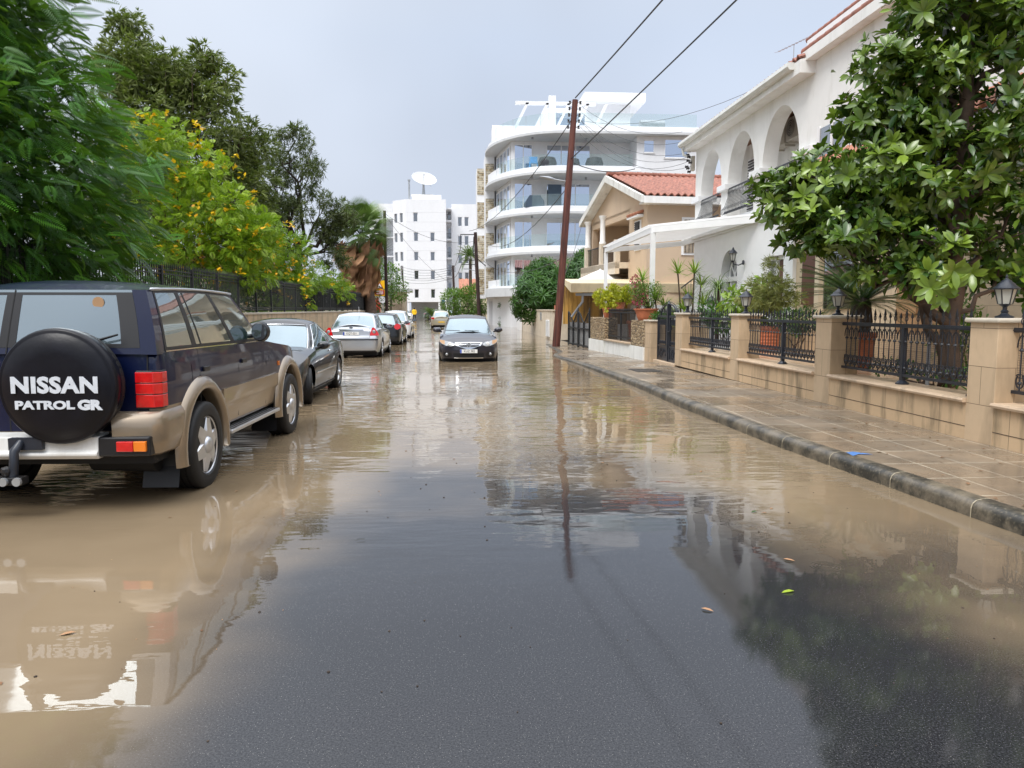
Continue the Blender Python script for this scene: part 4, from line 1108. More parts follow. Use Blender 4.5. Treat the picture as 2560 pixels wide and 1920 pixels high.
def saloon(name, loc, rz, label, paint, L=4.5, W=1.8, H=1.48, wb=2.64, fo=0.85, tr=0.315, coupe=False, hatch=False, ext=None, group=None, screen='car_screen', rglass='car_screen', wins=None, **kw):
    y1, y0 = L / 2, -L / 2; yf = y1 - fo; hb = 0.92
    belt = [(y0, 0.90), (y0 + 0.5, 0.95), (y0 + 1.2, 0.97), (yf - 0.55, 0.90), (yf, 0.83), (y1 - 0.25, 0.72), (y1, 0.60)]
    deck = [(y0, 0.96), (y0 + 0.25, 1.04), (y0 + 0.8, 1.08), (0, 1.05), (yf - 0.55, 1.00), (yf, 0.95), (y1 - 0.35, 0.84), (y1, 0.68)]
    gh = dict(ab=yf - 0.45, at=yf - 1.25, rb=y0 + 0.62, rt=y0 + 1.30, zr=H, wb=W / 2 - 0.115, wt=W / 2 - 0.30, zfb=1.00, zrb=1.06, wins=wins or [(0.10, 0.42), (0.45, 0.76), (0.78, 0.90)], screen=screen, rglass=rglass, edge=0.06, tap=0.07)
    if coupe: gh.update(ab=yf - 0.55, at=yf - 1.35, rb=y0 + 0.35, rt=y0 + 1.75, wins=[(0.09, 0.50), (0.52, 0.80)], arc=0.05)
    if hatch:
        belt[0] = (y0, 0.86); deck[0] = (y0, 0.98); gh.update(rb=y0 + 0.12, rt=y0 + 0.45, wins=[(0.08, 0.36), (0.39, 0.66), (0.69, 0.86)], zrb=1.0, kr=0.12)
    if ext: gh.update(ext)
    c = Car(name, loc, rz, label, 'car', paint, L, W, wb, fo, tr, belt, deck, gh=gh, group=group, **kw)
    return c
# ------------------------------------------------------------------ the big off-roader at left
def build_suv():
    L_, W_ = 4.62, 1.84; H = 1.865
    y0, y1 = -L_ / 2, L_ / 2; fo = 0.80; yf = y1 - fo; yr = yf - 2.97
    belt = [(y0, 1.27), (y0 + 3.0, 1.24), (yf - 0.45, 1.20), (yf + 0.2, 1.14), (y1 - 0.2, 1.06), (y1, 0.95)]
    deck = [(y0, 1.30), (y0 + 3.0, 1.28), (yf - 0.45, 1.27), (yf, 1.24), (y1 - 0.3, 1.16), (y1, 1.0)]
    gh = dict(ab=yf - 0.95, at=yf - 1.72, rb=y0 + 0.03, rt=y0 + 0.14, zr=H, wb=W_ / 2 - 0.035, wt=W_ / 2 - 0.145, zfb=1.28, zrb=1.27,
              wins=[(0.03, 0.325), (0.36, 0.70), (0.735, 0.93)], edge=0.075, arc=0.02, tap=0.0, kr=0.03, kf=0.12, vlo=0.10, vhi=0.95, rvlo=0.10, rvhi=0.96, uw=0.86,
              glass='car_glass', rglass='rear_glass_haze', screen='car_screen', bow=0.012, pow=1.0, ft=0.0)
    a = rad(-2.4)
    cx, cy = -3.13, 8.52; fwd = Vector((math.sin(-a), math.cos(a), 0)); mid = (yf + yr) / 2
    loc = (cx - fwd.x * mid, cy - fwd.y * mid, -0.02)
    c = Car('off_road_car', loc, a, 'dark blue and beige off-road estate car with spare wheel on its back door', 'car', 'paint_navy', L_, W_, 2.97, fo, 0.395, belt, deck, sill=0.50,
            taperf=0.10, taperr=0.02, kf=0.14, kr=0.03, arch=0.50, gh=gh, nose=[(0, 0.02), (0.6, 0), (1.0, 0.03), (1.2, 0.08)], tail=[(0, 0.0), (0.8, 0.0), (1.3, 0.03), (1.9, 0.08)],
            lower_paint='paint_tan', lower_z=0.84, archz=0.40, side_bulge=0.022)
    o = c.o
    c.wheels(w=0.265, inset=-0.055, spokes=6, style='fat', rimr=0.65)
    # navy tailgate skin below the windows, over the lower body at the back
    def rp(nm, mat, poly, off, th=0.012, par=None): return c.end_patch(nm, mat, poly, -1, off, th, par)
    rp('tailgate', 'paint_navy', [(-0.80, 0.66, 1.28), (0.80, 0.66, 1.28)], 0.008, 0.02)
    rp('tailgate_seam', 'seam_black', [(-0.262, 0.66, 1.30), (-0.252, 0.66, 1.30)], 0.010, 0.004)
    for x in (-0.81, 0.80): rp('tailgate_seam', 'seam_black', [(x, 0.66, 1.26), (x + 0.01, 0.66, 1.26)], 0.010, 0.004)
    # black strip above the bumper and in the belt under the glass
    # window frame details at the back: central post and black borders
    side, front = c.gside, c.gfront
    def gpatch(nm, mat, u0, u1, v0, v1, off, par=None, n=8, rear=True):
        P = []
        for i in range(n + 1):
            u = u0 + (u1 - u0) * i / n
            P.append([(front(v0 + (v1 - v0) * j / 4, u, rear)[0], front(v0 + (v1 - v0) * j / 4, u, rear)[1] + (-off if rear else off), front(v0 + (v1 - v0) * j / 4, u, rear)[2]) for j in range(5)])
        mb = MB(); mb.grid(P); return mb.build(nm, mat, par or o, smooth=True)
    gpatch('screen_border', 'trim_black', -0.86, -0.72, 0.10, 0.96, 0.003); gpatch('screen_border', 'trim_black', 0.70, 0.86, 0.10, 0.96, 0.003)
    gpatch('screen_border', 'trim_black', -0.37, -0.22, 0.10, 0.96, 0.003)
    gpatch('screen_border', 'trim_black', -0.86, 0.86, 0.10, 0.16, 0.0032); gpatch('screen_border', 'trim_black', -0.86, 0.86, 0.92, 0.96, 0.0032)
    gpatch('door_split', 'seam_black', -0.30, -0.29, 0.0, 1.0, 0.006)
    p_ = front(0.80, 0.52, True); mb = MB(); mb.lathe([(0.045, -0.004), (0.045, 0.0)], (p_[0], p_[1] - 0.004, p_[2]), 18, 'y'); mb.build('sticker', 'brown_door', o)
    mb = MB(); mb.tube([(0.44, y0 - 0.03, 1.37), (0.62, y0 - 0.035, 1.42)], [0.012, 0.008], 6); mb.build('rear_wiper', 'trim_black', o)
    # spoiler lip and gutter rails
    for sg in (1, -1):
        mb = MB(); mb.tube([(sg * (side(1, t)[0] + 0.012), side(1, t)[1], side(1, t)[2] + 0.004) for t in np.linspace(0.0, 0.97, 12)], 0.013, 6); mb.build('roof_gutter', 'gutter_white' if False else 'paint_silver', o, smooth='all')
    # side window frames, black
    def spatch(nm, mat, t0, t1, v0, v1, off, n=5):
        for sg in (1, -1):
            P = []
            for i in range(n + 1):
                t = t0 + (t1 - t0) * i / n; P.append([(sg * (side(v0 + (v1 - v0) * j / 3, t)[0] + off), side(v0 + (v1 - v0) * j / 3, t)[1], side(v0 + (v1 - v0) * j / 3, t)[2]) for j in range(4)])
            mb = MB(); mb.grid(P); mb.build(nm, mat, o, smooth=True)
    for (p, q) in ((0.325, 0.36), (0.70, 0.735)): spatch('window_pillar', 'trim_black', p, q, 0.06, 0.98, 0.003)
    spatch('window_frame', 'trim_black', 0.015, 0.945, 0.05, 0.10, 0.003, 20); spatch('window_frame', 'trim_black', 0.015, 0.945, 0.95, 0.985, 0.003, 20)
    spatch('window_frame', 'trim_black', 0.93, 0.945, 0.05, 0.98, 0.0035); spatch('window_frame', 'trim_black', 0.655, 0.664, 0.10, 0.95, 0.0035)
    spatch('waist_moulding', 'chrome', 0.03, 0.94, 0.03, 0.048, 0.006, 20)
    # doors
    ysd = [side(0, t)[1] for t in (0.0, 0.343, 0.718)]
    for sg in (1, -1):
        for y in ysd:
            zb = 0.52; c.side_patch('door_seam', 'seam_black', y - 0.005, y + 0.005, zb, interp(belt, y), 0.0015, sg, 1, 0.004)
        c.side_patch('fuel_flap', 'seam_black', yr - 0.20, yr - 0.196, 0.97, 1.14, 0.0015, sg, 1, 0.003)
    for sg in (1, -1):
        for y in (ysd[1] + 0.16, ysd[2] + 0.14):
            mb = MB(); mb.box(min(sg * c.xs(y, 1.08), sg * (c.xs(y, 1.08) + 0.022)), max(sg * c.xs(y, 1.08), sg * (c.xs(y, 1.08) + 0.022)), y - 0.075, y + 0.075, 1.055, 1.10); mb.build('door_handle', 'trim_black', o, bevel=0.008)
    # cladding ridge
        c.side_patch('door_cladding', 'paint_tan', yr + 0.52, yf - 0.53, 0.70, 0.845, 0.022, sg, 10, 0.03)
        c.side_patch('side_repeater', 'lamp_amber', yf - 0.47, yf - 0.40, 0.93, 0.985, 0.012, sg, 2, 0.012)
        c.side_patch('door_sill', 'paint_tan', yr + 0.50, yf - 0.50, 0.47, 0.56, -0.02, sg, 10, 0.03)
    # wheel arch flares
    for sg in (1, -1):
        for yc in (yf, yr):
            P = []
            for th in np.linspace(-0.45, PI + 0.45, 33):
                row = []
                for rr_, xo in ((0.615, 0.004), (0.60, 0.035), (0.555, 0.066), (0.515, 0.070), (0.495, 0.055), (0.49, 0.0), (0.49, -0.08)):
                    y, z = yc + rr_ * math.cos(th), 0.41 + rr_ * math.sin(th)
                    x = c.Wy(yc) * 0.985 + xo
                    if z < 0.30 : z = 0.30
                    row.append((sg * x, y, z))
                P.append(row)
            mb = MB(); mb.grid(P); mb.build('wheel_arch_flare', 'paint_tan', o, smooth=True, angle=60)
        # mud flaps
        for yc in (yf - 0.50, yr - 0.50):
            mb = MB(); xa = sg * (W_ / 2 - 0.02); P = []
            for x in np.linspace(0.0, -0.30, 4): P.append([(xa + sg * x, yc + 0.02 - 0.0, 0.48), (xa + sg * x, yc, 0.30), (xa + sg * x, yc - 0.05, 0.13)])
            mb.grid(P); mb.grid([[(x, y + 0.012, z) for x, y, z in r_] for r_ in P]); mb.build('mud_flap', 'trim_black', o)
        # running boards
        mb = MB(); xa, xb = sorted((sg * (W_ / 2 + 0.055), sg * (W_ / 2 - 0.10))); mb.box(xa, xb, yr + 0.62, yf - 0.62, 0.39, 0.43); so = mb.build('running_board', 'alloy', o, bevel=0.012)
        for k in (0.02, 0.06, 0.10):
            m2 = MB(); xa, xb = sorted((sg * (W_ / 2 + 0.035 - k), sg * (W_ / 2 + 0.05 - k))); m2.box(xa, xb, yr + 0.64, yf - 0.64, 0.4305, 0.4335); m2.build('tread_strip', 'trim_black', so)
    # tail lamps
    for sg in (1, -1):
        P = []
        xo = c.Wy(y0) 
        def lampblk(nm, mat, z0_, z1_, grow, par=None):
            m_ = MB(); xi, xx = xo - 0.165 - grow, xo + 0.006 + grow
            pts = [(xi, y0 - 0.010 - grow), (xx - 0.05, y0 - 0.010 - grow), (xx, y0 + 0.03), (xx + 0.004, y0 + 0.11 + grow), (xi, y0 + 0.11 + grow)]
            pts = [(sg * x, y) for x, y in pts]; m_.prism(pts, z0_, z1_); return m_.build(nm, mat, par or o, bevel=0.006)
        hs = lampblk('tail_lamp', 'trim_black', 0.835, 1.135, 0.006)
        for z0_, z1_ in ((0.845, 0.945), (0.95, 1.035), (1.04, 1.125)): lampblk('lens', 'lamp_red', z0_, z1_, 0.010, hs)
    # rear bumper: beige corners, pale middle, black end blocks with low lamps
    def bump_sec(x0, x1, mat, nm, ya, za, zb, yb=None, rc=0.0, par=None):
        mb = MB(); mb.box(x0, x1, ya, y0 + 0.30, za, zb); return mb.build(nm, mat, par or o, bevel=rc)
    for sg in (1, -1):
        pts = [(0.60, y0 - 0.165), (0.86, y0 - 0.14), (0.935, y0 - 0.07), (0.955, y0 + 0.06), (0.955, yr - 0.47), (0.60, yr - 0.47)]
        rows = []
        for z, k in ((0.47, 0.06), (0.50, 0.02), (0.60, 0.0), (0.70, 0.0), (0.77, 0.012), (0.815, 0.05)):
            rows.append([(sg * (x - k * 0.7), y + k if y < y0 + 0.1 else y, z) for x, y in pts])
        mb = MB(); mb.grid(rows); mb.add(rows[-1], [tuple(range(6))]); mb.add(rows[0], [tuple(range(6))]); mb.build('bumper_corner', 'paint_tan', o, smooth=True, angle=50)
        xa, xb = sorted((sg * 0.50, sg * 0.885)); mb = MB(); mb.prism([(xa, y0 - 0.185), (xb, y0 - 0.185 if sg < 0 else y0 - 0.165), (xb, y0 + 0.05), (xa, y0 + 0.05)], 0.485, 0.64); bl = mb.build('bumper_block', 'trim_black', o, bevel=0.015)
        xm = sorted((sg * 0.64, sg * 0.765)); mb = MB(); mb.box(xm[0], xm[1], y0 - 0.195, y0 - 0.10, 0.525, 0.605); mb.build('fog_lamp', 'lamp_red', bl, bevel=0.006)
        xm = sorted((sg * 0.768, sg * 0.862)); mb = MB(); mb.box(xm[0], xm[1], y0 - 0.192, y0 - 0.10, 0.525, 0.605); mb.build('indicator', 'lamp_amber', bl, bevel=0.006)
    mb = MB(); mb.prism([(y0 - 0.21, 0.50), (y0 - 0.21, 0.52), (y0 - 0.185, 0.535), (y0 - 0.175, 0.64), (y0 - 0.0, 0.655), (y0 - 0.0, 0.47), (y0 - 0.18, 0.47)], -0.50, 0.50, 'x'); mb.build('bumper_bar', 'bumper_white', o, bevel=0.006)
    mb = MB(); mb.box(-0.85, 0.85, y0 - 0.02, y0 + 0.25, 0.40, 0.50); mb.tube([(0.2, y0 + 0.35, 0.36), (0.75, y0 + 0.30, 0.36)], 0.09, 10); mb.build('rear_chassis', 'seam_black', o)
    # spare wheel
    sx, sz, R0 = 0.248, 1.035, 0.425
    yb = y0 - 0.04; st = MB(); st.lathe([(R0 * 0.9, yb), (R0 * 1.01, yb - 0.03), (R0 * 1.03, yb - 0.09)] + [(R0 * (1.03 if k % 2 else 1.012), yb - 0.09 - 0.012 * k) for k in range(1, 6)] + [(R0 * 0.99, yb - 0.17)], (sx, 0, sz), 40, 'y')
    sp_ = st.build('spare_wheel', 'tyre_rubber', o, smooth=True)
    ct = MB(); ct.lathe([(R0 * 1.015, yb - 0.05), (R0 * 1.045, yb - 0.15), (R0 * 1.035, yb - 0.185), (R0 * 1.0, yb - 0.205), (R0 * 0.965, yb - 0.20), (R0 * 0.94, yb - 0.212), (R0 * 0.6, yb - 0.228), (0.02, yb - 0.232)], (sx, 0, sz), 48, 'y')
    cv = ct.build('wheel_cover', 'cover_vinyl', sp_, smooth='all')
    text_quick(cv, 'cover_lettering', 'NISSAN', (sx + 0.0, yb - 0.2345, sz + 0.010), 0.118, 'lettering_silver', '-y', 1.12, 0.003, 0.007, spacing=1.06)
    text_quick(cv, 'cover_lettering', 'PATROL', (sx - 0.08, yb - 0.2345, sz - 0.138), 0.060, 'lettering_silver', '-y', 1.42, 0.003, 0.004)
    text_quick(cv, 'cover_lettering', 'GR', (sx + 0.250, yb - 0.2345, sz - 0.138), 0.070, 'lettering_silver', '-y', 1.30, 0.003, 0.006)
    # lock, tow bar
    mb = MB(); mb.lathe([(0.028, y0 - 0.02), (0.028, y0 - 0.035)], (-0.20, 0, 1.14), 14, 'y'); mb.build('door_lock', 'chrome', o)
    tb = MB(); tb.tube([(-0.06, y0 - 0.12, 0.60), (-0.06, y0 - 0.22, 0.60), (-0.08, y0 - 0.27, 0.55), (-0.085, y0 - 0.28, 0.42), (-0.09, y0 - 0.28, 0.36)], 0.033, 10); tb.box(-0.15, 0.10, y0 - 0.225, y0 - 0.16, 0.55, 0.64); tow = tb.build('tow_bar', 'black_iron', o, smooth=True)
    mb = MB(); mb.box(-0.42, 0.0, y0 - 0.33, y0 - 0.24, 0.30, 0.36); mb.lathe([(0.03, 0.36), (0.045, 0.40), (0.04, 0.43), (0.0, 0.44)], (-0.13, y0 - 0.29, 0), 12); mb.build('hitch', 'trim_black', tow, bevel=0.008)
    for x in (-0.03, -0.13): mb = MB(); mb.lathe([(0.032, y0 - 0.33), (0.032, y0 - 0.355)], (x, 0, 0.33), 12, 'y'); mb.build('bolt', 'galvanised', tow)
    c.mirrors(side(0.1, 0.10)[1] - 0.06, 1.37, 'trim_black', 1.0, 0.10, 0.115)
    # front lamps and grille, seen only from other sides
    for sg in (1, -1): c.end_patch('headlight', 'lamp_clear', [(sg * 0.45 if sg > 0 else -0.80, 0.80, 0.98), (0.80 if sg > 0 else -0.45, 0.80, 0.98)], 1, 0.01)
    c.end_patch('grille', 'trim_black', [(-0.42, 0.78, 0.98), (0.42, 0.78, 0.98)], 1, 0.01)
    return c
build_suv()

# ------------------------------------------------------------------ black coupe facing the camera
def build_coupe():
    c = saloon('coupe_car', (-3.27, 14.65, -0.03), PI + rad(-1.5), 'glossy black coupe with turned front wheel parked behind the off-road car', 'paint_black', L=4.64, W=1.76, H=1.44, wb=2.72, fo=0.80, tr=0.32, coupe=True, sill=0.22)
    c.wheels(w=0.225, steer=rad(16), spokes=5)
    c.seams([c.yf - 0.55, c.yf - 1.95]); c.handles([c.yf - 1.75], 0.84, 'chrome')
    for sg in (1, -1):
        c.side_patch('rub_strip', 'chrome', c.yr + 0.45, c.yf - 0.45, 0.50, 0.525, 0.012, sg, 8, 0.012)
        P = [(sg * (c.gside(v, 0.09)[0] + 0.006), c.gside(v, 0.09)[1], c.gside(v, 0.09)[2]) for v in (0.02, 0.3, 0.6, 0.95)] + [(sg * (c.gside(0.95, t)[0] + 0.006), c.gside(0.95, t)[1], c.gside(0.95, t)[2]) for t in (0.3, 0.6, 0.82)] + [(sg * (c.gside(0.04, 0.9)[0] + 0.008), c.gside(0.04, 0.9)[1], c.gside(0.04, 0.9)[2])]
        P += [(sg * (c.gside(0.02, t)[0] + 0.01), c.gside(0.02, t)[1], c.gside(0.02, t)[2]) for t in (0.6, 0.3, 0.09)]
        mb = MB(); mb.tube(P, 0.009, 5); mb.build('window_chrome', 'chrome', c.o, smooth='all')
        mb = MB(); mb.tube([(sg * (c.gfront(v, 0.955)[0]), c.gfront(v, 0.955)[1] + 0.004, c.gfront(v, 0.955)[2] + 0.004) for v in np.linspace(0, 1, 6)], 0.014, 5); mb.build('pillar_trim', 'coping_stone' if False else 'chrome', c.o, smooth='all')
        c.end_patch('headlight', 'lamp_clear', [(0.42, 0.56, 0.70), (0.62, 0.54, 0.72), (0.80, 0.56, 0.68)] if sg > 0 else [(-0.80, 0.56, 0.68), (-0.62, 0.54, 0.72), (-0.42, 0.56, 0.70)], 1)
    mb = MB()
    for sg in (1,): mb.tube([(c.gfront(0.96, u)[0], c.gfront(0.96, u)[1] + 0.004, c.gfront(0.96, u)[2] + 0.01) for u in np.linspace(-0.92, 0.92, 13)], 0.008, 4)
    mb.build('screen_trim', 'chrome', c.o, smooth='all')
    c.mirrors(c.yf - 0.75, 0.98, 'paint_black', 1.0)
    c.end_patch('grille', 'trim_black', [(-0.30, 0.46, 0.68), (0.30, 0.46, 0.68)], 1); c.end_patch('bumper_slot', 'trim_black', [(-0.55, 0.26, 0.36), (0.55, 0.26, 0.36)], 1)
    for x in (-0.5, 0.5):
        mb = MB(); mb.tube([(x, c.yf - 0.46, 1.0), (x + 0.25, c.yf - 0.5, 1.03)], 0.008, 4)
build_coupe()

# ------------------------------------------------------------------ silver saloon, tail to the camera
def tail_lamps(c, poly, mat='lamp_red', circ=None, parentlab=None):
    for sg in (1, -1):
        P = [(x, a, b) for x, a, b in poly] if sg > 0 else [(-x, a, b) for x, a, b in poly[::-1]]
        o = c.end_patch('tail_lamp', mat, P, -1, 0.008)
        if circ:
            x, z, r = circ; yy = c.dfm(x, c.y0, z) - 0.012; mb = MB(); mb.lathe([(r, yy), (r * 0.7, yy - 0.006), (r * 0.2, yy - 0.009)], (sg * x, 0, z), 16, 'y'); mb.build('lens', 'lamp_clear', o, smooth='all')
    return
def build_silver():
    c = saloon('saloon_car', (-3.33, 27.3, -0.03), rad(-0.8), 'silver saloon with red tail lamps and plate KQT 501, its back to the camera', 'paint_silver', L=4.5, W=1.84, H=1.50, wb=2.64, fo=0.86, tr=0.32, sill=0.20, rglass='car_screen',
               ext=dict(zrb=1.10, wt=1.84 / 2 - 0.27), tail=[(0, 0.08), (0.35, 0.0), (0.68, 0.0), (0.74, 0.05), (1.1, 0.10)])
    c.wheels(spokes=7); c.seams([c.yf - 0.5, c.yf - 1.5, c.yf - 2.35]); c.handles([c.yf - 1.35, c.yf - 2.2], 0.86); c.mirrors(c.yf - 0.75, 1.02, 'paint_silver')
    tail_lamps(c, [(0.60, 0.76, 0.80), (0.67, 0.76, 1.02), (0.74, 0.76, 1.02), (0.85, 0.76, 0.88), (0.885, 0.76, 0.80)], circ=(0.73, 0.88, 0.06))
    c.end_patch('bumper_strip', 'trim_black', [(-0.87, 0.615, 0.65), (0.87, 0.615, 0.65)], -1, 0.014)
    c.end_patch('boot_moulding', 'chrome', [(-0.40, 0.93, 0.965), (0.40, 0.93, 0.965)], -1, 0.02); c.end_patch('boot_seam', 'seam_black', [(-0.60, 0.685, 0.69), (0.60, 0.685, 0.69)], -1, 0.002)
    for sg in (1, -1): c.end_patch('boot_seam', 'seam_black', [(sg * 0.60 - 0.004, 0.69, 1.0), (sg * 0.60 + 0.004, 0.69, 1.0)], -1, 0.002)
    c.end_patch('lower_valance', 'trim_black', [(-0.78, 0.22, 0.275), (0.78, 0.22, 0.275)], -1, 0.004)
    c.plate('KQT-501', 0.825, -1, 0.0)
    mb = MB(); yy = c.dfm(0, c.y0, 1.02) - 0.01; mb.lathe([(0.05, yy), (0.04, yy - 0.006)], (0, 0, 0), 16, 'y'); mb.v = [(x * 1.35, y, z * 0.55 + 1.01) for x, y, z in mb.v]; mb.build('badge', 'sign_black', c.o)
    mb = MB(); mb.tube([(0.1, c.gside(1, 0.95)[1], 1.49), (0.1, c.gside(1, 0.95)[1] - 0.1, 1.70)], [0.012, 0.006], 5); mb.build('aerial', 'sign_white', c.o)
build_silver()
def simple_rear(name, loc, rz, label, paint, lamp, plate=None, pm='plate_white', hatch=False, L=4.4, W=1.78, H=1.47, mz=1.0, mm='trim_black', pz=0.6, **kw):
    c = saloon(name, loc, rz, label, paint, L=L, W=W, H=H, hatch=hatch, **kw); c.wheels(spokes=7); c.seams([c.yf - 0.5, c.yf - 1.5]); c.handles([c.yf - 1.35, c.yf - 2.2], 0.86)
    c.mirrors(c.yf - 0.75, mz, mm, 1.1); tail_lamps(c, lamp); c.end_patch('bumper_strip', 'trim_black', [(-0.7, 0.22, 0.30), (0.7, 0.22, 0.30)], -1, 0.006)
    c.plate(plate, pz, -1, 0, mat=pm); return c
simple_rear('hatchback_car', (-3.22, 36.0, -0.05), rad(-0.5), 'black hatchback with round red tail lamps parked ahead of the silver saloon', 'paint_black', [(0.58, 0.84, 0.9), (0.64, 0.76, 0.98), (0.74, 0.74, 1.0), (0.86, 0.80, 0.94)], 'KPN-216', hatch=True, pz=0.7)
simple_rear('hatchback_car', (-3.25, 43.6, -0.05), rad(-0.5), 'white hatchback with dark mirrors parked ahead of the black hatchback', 'paint_white', [(0.62, 0.80, 0.95), (0.85, 0.80, 0.92)], None, hatch=True, L=4.2, H=1.55, pz=0.7)
simple_rear('saloon_car', (-4.65, 62.5, -0.05), rad(4), 'dark red saloon parked beyond the white hatchback, by the wooden pole', 'paint_maroon', [(0.58, 0.84, 0.9), (0.66, 0.74, 1.0), (0.84, 0.74, 0.96)], None, L=4.5, H=1.52)
c = simple_rear('hatchback_car', (-1.15, 66.6, -0.06), rad(1.5), 'pale gold hatchback with yellow number plate driving away through the flood', 'paint_gold', [(0.60, 0.80, 0.92), (0.70, 0.78, 0.94), (0.86, 0.84, 0.95)], None, 'plate_yellow', hatch=True, L=4.25, W=1.78, H=1.5, mm='trim_black', pz=0.55)
c.end_patch('tailgate_strip', 'chrome', [(-0.55, 0.72, 0.75), (0.55, 0.72, 0.75)], -1, 0.01)

# ------------------------------------------------------------------ oncoming dark saloon
def build_oncoming():
    c = saloon('saloon_car', (0.42, 25.2, -0.11), PI, 'dark grey saloon with plate KUZ 382 driving through the flood towards the camera', 'paint_graphite', L=4.7, W=1.84, H=1.50, wb=2.7, fo=0.95, tr=0.325, sill=0.17,
               nose=[(0, 0.10), (0.25, 0.02), (0.45, 0.0), (0.62, 0.02), (0.8, 0.16)], kf=0.26, taperf=0.16, ext=dict(wt=0.62, ab=1.0, at=0.2, tap=0.05, uw=0.94))
    c.wheels(spokes=7); c.mirrors(0.85, 1.04, 'paint_graphite', 1.15); c.seams([0.95, -0.1])
    F = 1
    o = c.end_patch('grille', 'chrome', [(-0.41, 0.68, 0.70), (-0.36, 0.60, 0.705), (-0.05, 0.50, 0.71), (0.05, 0.50, 0.71), (0.36, 0.60, 0.705), (0.41, 0.68, 0.70)], 1, 0.012)
    for a, b, w0, w1 in ((0.655, 0.685, 0.34, 0.37), (0.61, 0.64, 0.30, 0.33), (0.565, 0.595, 0.20, 0.27)):
        c.end_patch('grille_slot', 'seam_black', [(-w1, b - 0.006, b), (-w0, a, b), (w0, a, b), (w1, b - 0.006, b)], 1, 0.016, 0.004, o)
    yy = c.dfm(0, c.y1, 0.62) + 0.022
    em = MB()
    for sg in (1, -1): em.prism([(sg * 0.03 - 0.009, 0.575), (sg * 0.03 + 0.009, 0.575), (sg * 0.043 + 0.009, 0.675), (sg * 0.043 - 0.009, 0.675)], yy, yy + 0.01, 'y')
    em.box(-0.032, 0.032, yy, yy + 0.01, 0.615, 0.637)
    em.tube([(0.065 * math.cos(t) * (1 + 0.12 * math.sin(t)), yy + 0.004, 0.625 + 0.068 * math.sin(t)) for t in np.linspace(0, 2 * PI, 17)], 0.008, 5)
    em.build('badge', 'chrome', o)
    for sg in (1, -1):
        P = [(0.43, 0.62, 0.67), (0.52, 0.575, 0.715), (0.66, 0.60, 0.74), (0.80, 0.655, 0.775), (0.875, 0.72, 0.79)]
        P = P if sg > 0 else [(-x, a, b) for x, a, b in P[::-1]]
        h = c.end_patch('headlight', 'lamp_clear', P, 1, 0.010)
        P = [(0.72, 0.64, 0.755), (0.80, 0.665, 0.77), (0.868, 0.725, 0.785)]; P = P if sg > 0 else [(-x, a, b) for x, a, b in P[::-1]]
        c.end_patch('indicator', 'brown_door', P, 1, 0.014, 0.006, h)
        y_ = c.dfm(0.56, c.y1, 0.65) + 0.012; mb = MB(); mb.lathe([(0.06, y_), (0.05, y_ + 0.006), (0.01, y_ + 0.008)], (sg * 0.57, 0, 0.655), 14, 'y'); mb.build('lens', 'bulb_white', h, smooth='all')
        y_ = c.dfm(0.66, c.y1, 0.33); mb = MB(); mb.lathe([(0.045, y_ + 0.02), (0.04, y_ + 0.03), (0.01, y_ + 0.032)], (sg * 0.66, 0, 0.345), 12, 'y'); mb.build('fog_lamp', 'lamp_clear', c.o, smooth='all')
        P = [(0.52, 0.27, 0.40), (0.60, 0.25, 0.41), (0.76, 0.30, 0.42)]; P = P if sg > 0 else [(-x, a, b) for x, a, b in P[::-1]]
        c.end_patch('fog_recess', 'trim_black', P, 1, 0.006)
    c.end_patch('lower_grille', 'seam_black', [(-0.46, 0.26, 0.38), (0.46, 0.26, 0.38)], 1, 0.008); c.end_patch('chin_strip', 'chrome', [(-0.44, 0.225, 0.245), (0.44, 0.225, 0.245)], 1, 0.014)
    c.end_patch('bonnet_seam', 'seam_black', [(-0.80, 0.725, 0.73), (-0.43, 0.705, 0.712), (0.43, 0.705, 0.712), (0.80, 0.725, 0.73)], 1, 0.003) if False else None
    c.plate('KUZ 382', 0.44, 1, 0.0, off=0.03)
    for sx_ in (-0.35, 0.25):
        mb = MB(); mb.tube([(sx_, c.gfront(0.02, sx_)[1] + 0.02, c.gfront(0.02, sx_)[2] + 0.02), (sx_ + 0.45, c.gfront(0.06, sx_)[1] + 0.0, c.gfront(0.06, sx_)[2] + 0.02)], 0.010, 5); mb.build('wiper', 'trim_black', c.o)
build_oncoming()

# ------------------------------------------------------------------ vans and cars far off
def build_van():
    L_, W_ = 4.9, 1.9; y0, y1 = -L_ / 2, L_ / 2
    belt = [(y0, 1.15), (1.0, 1.12), (1.6, 1.02), (2.2, 0.85), (y1, 0.7)]; deck = [(y0, 1.2), (1.0, 1.2), (1.5, 1.12), (2.2, 0.95), (y1, 0.8)]
    gh = dict(ab=1.75, at=0.95, rb=y0 + 0.03, rt=y0 + 0.15, zr=1.98, wb=W_ / 2 - 0.05, wt=W_ / 2 - 0.16, zfb=1.15, zrb=1.15, wins=[(0.06, 0.22), (0.66, 0.76), (0.82, 0.93)], edge=0.08, tap=0.02, glass='dark_window')
    c = Car('van', (-8.6, 115.5, 0.0), rad(-90 - 4), 'white panel van standing across the far end of the flooded street', 'van', 'paint_white', L_, W_, 3.0, 0.85, 0.33, belt, deck, gh=gh, sill=0.25)
    c.wheels(spokes=6); c.mirrors(1.3, 1.3, 'trim_black', 1.2); c.seams([1.25, 0.3])
    for sg in (1, -1): c.end_patch('headlight', 'lamp_clear', [(sg * 0.72 - 0.14, 0.70, 0.86), (sg * 0.72 + 0.14, 0.70, 0.84)], 1)
build_van()
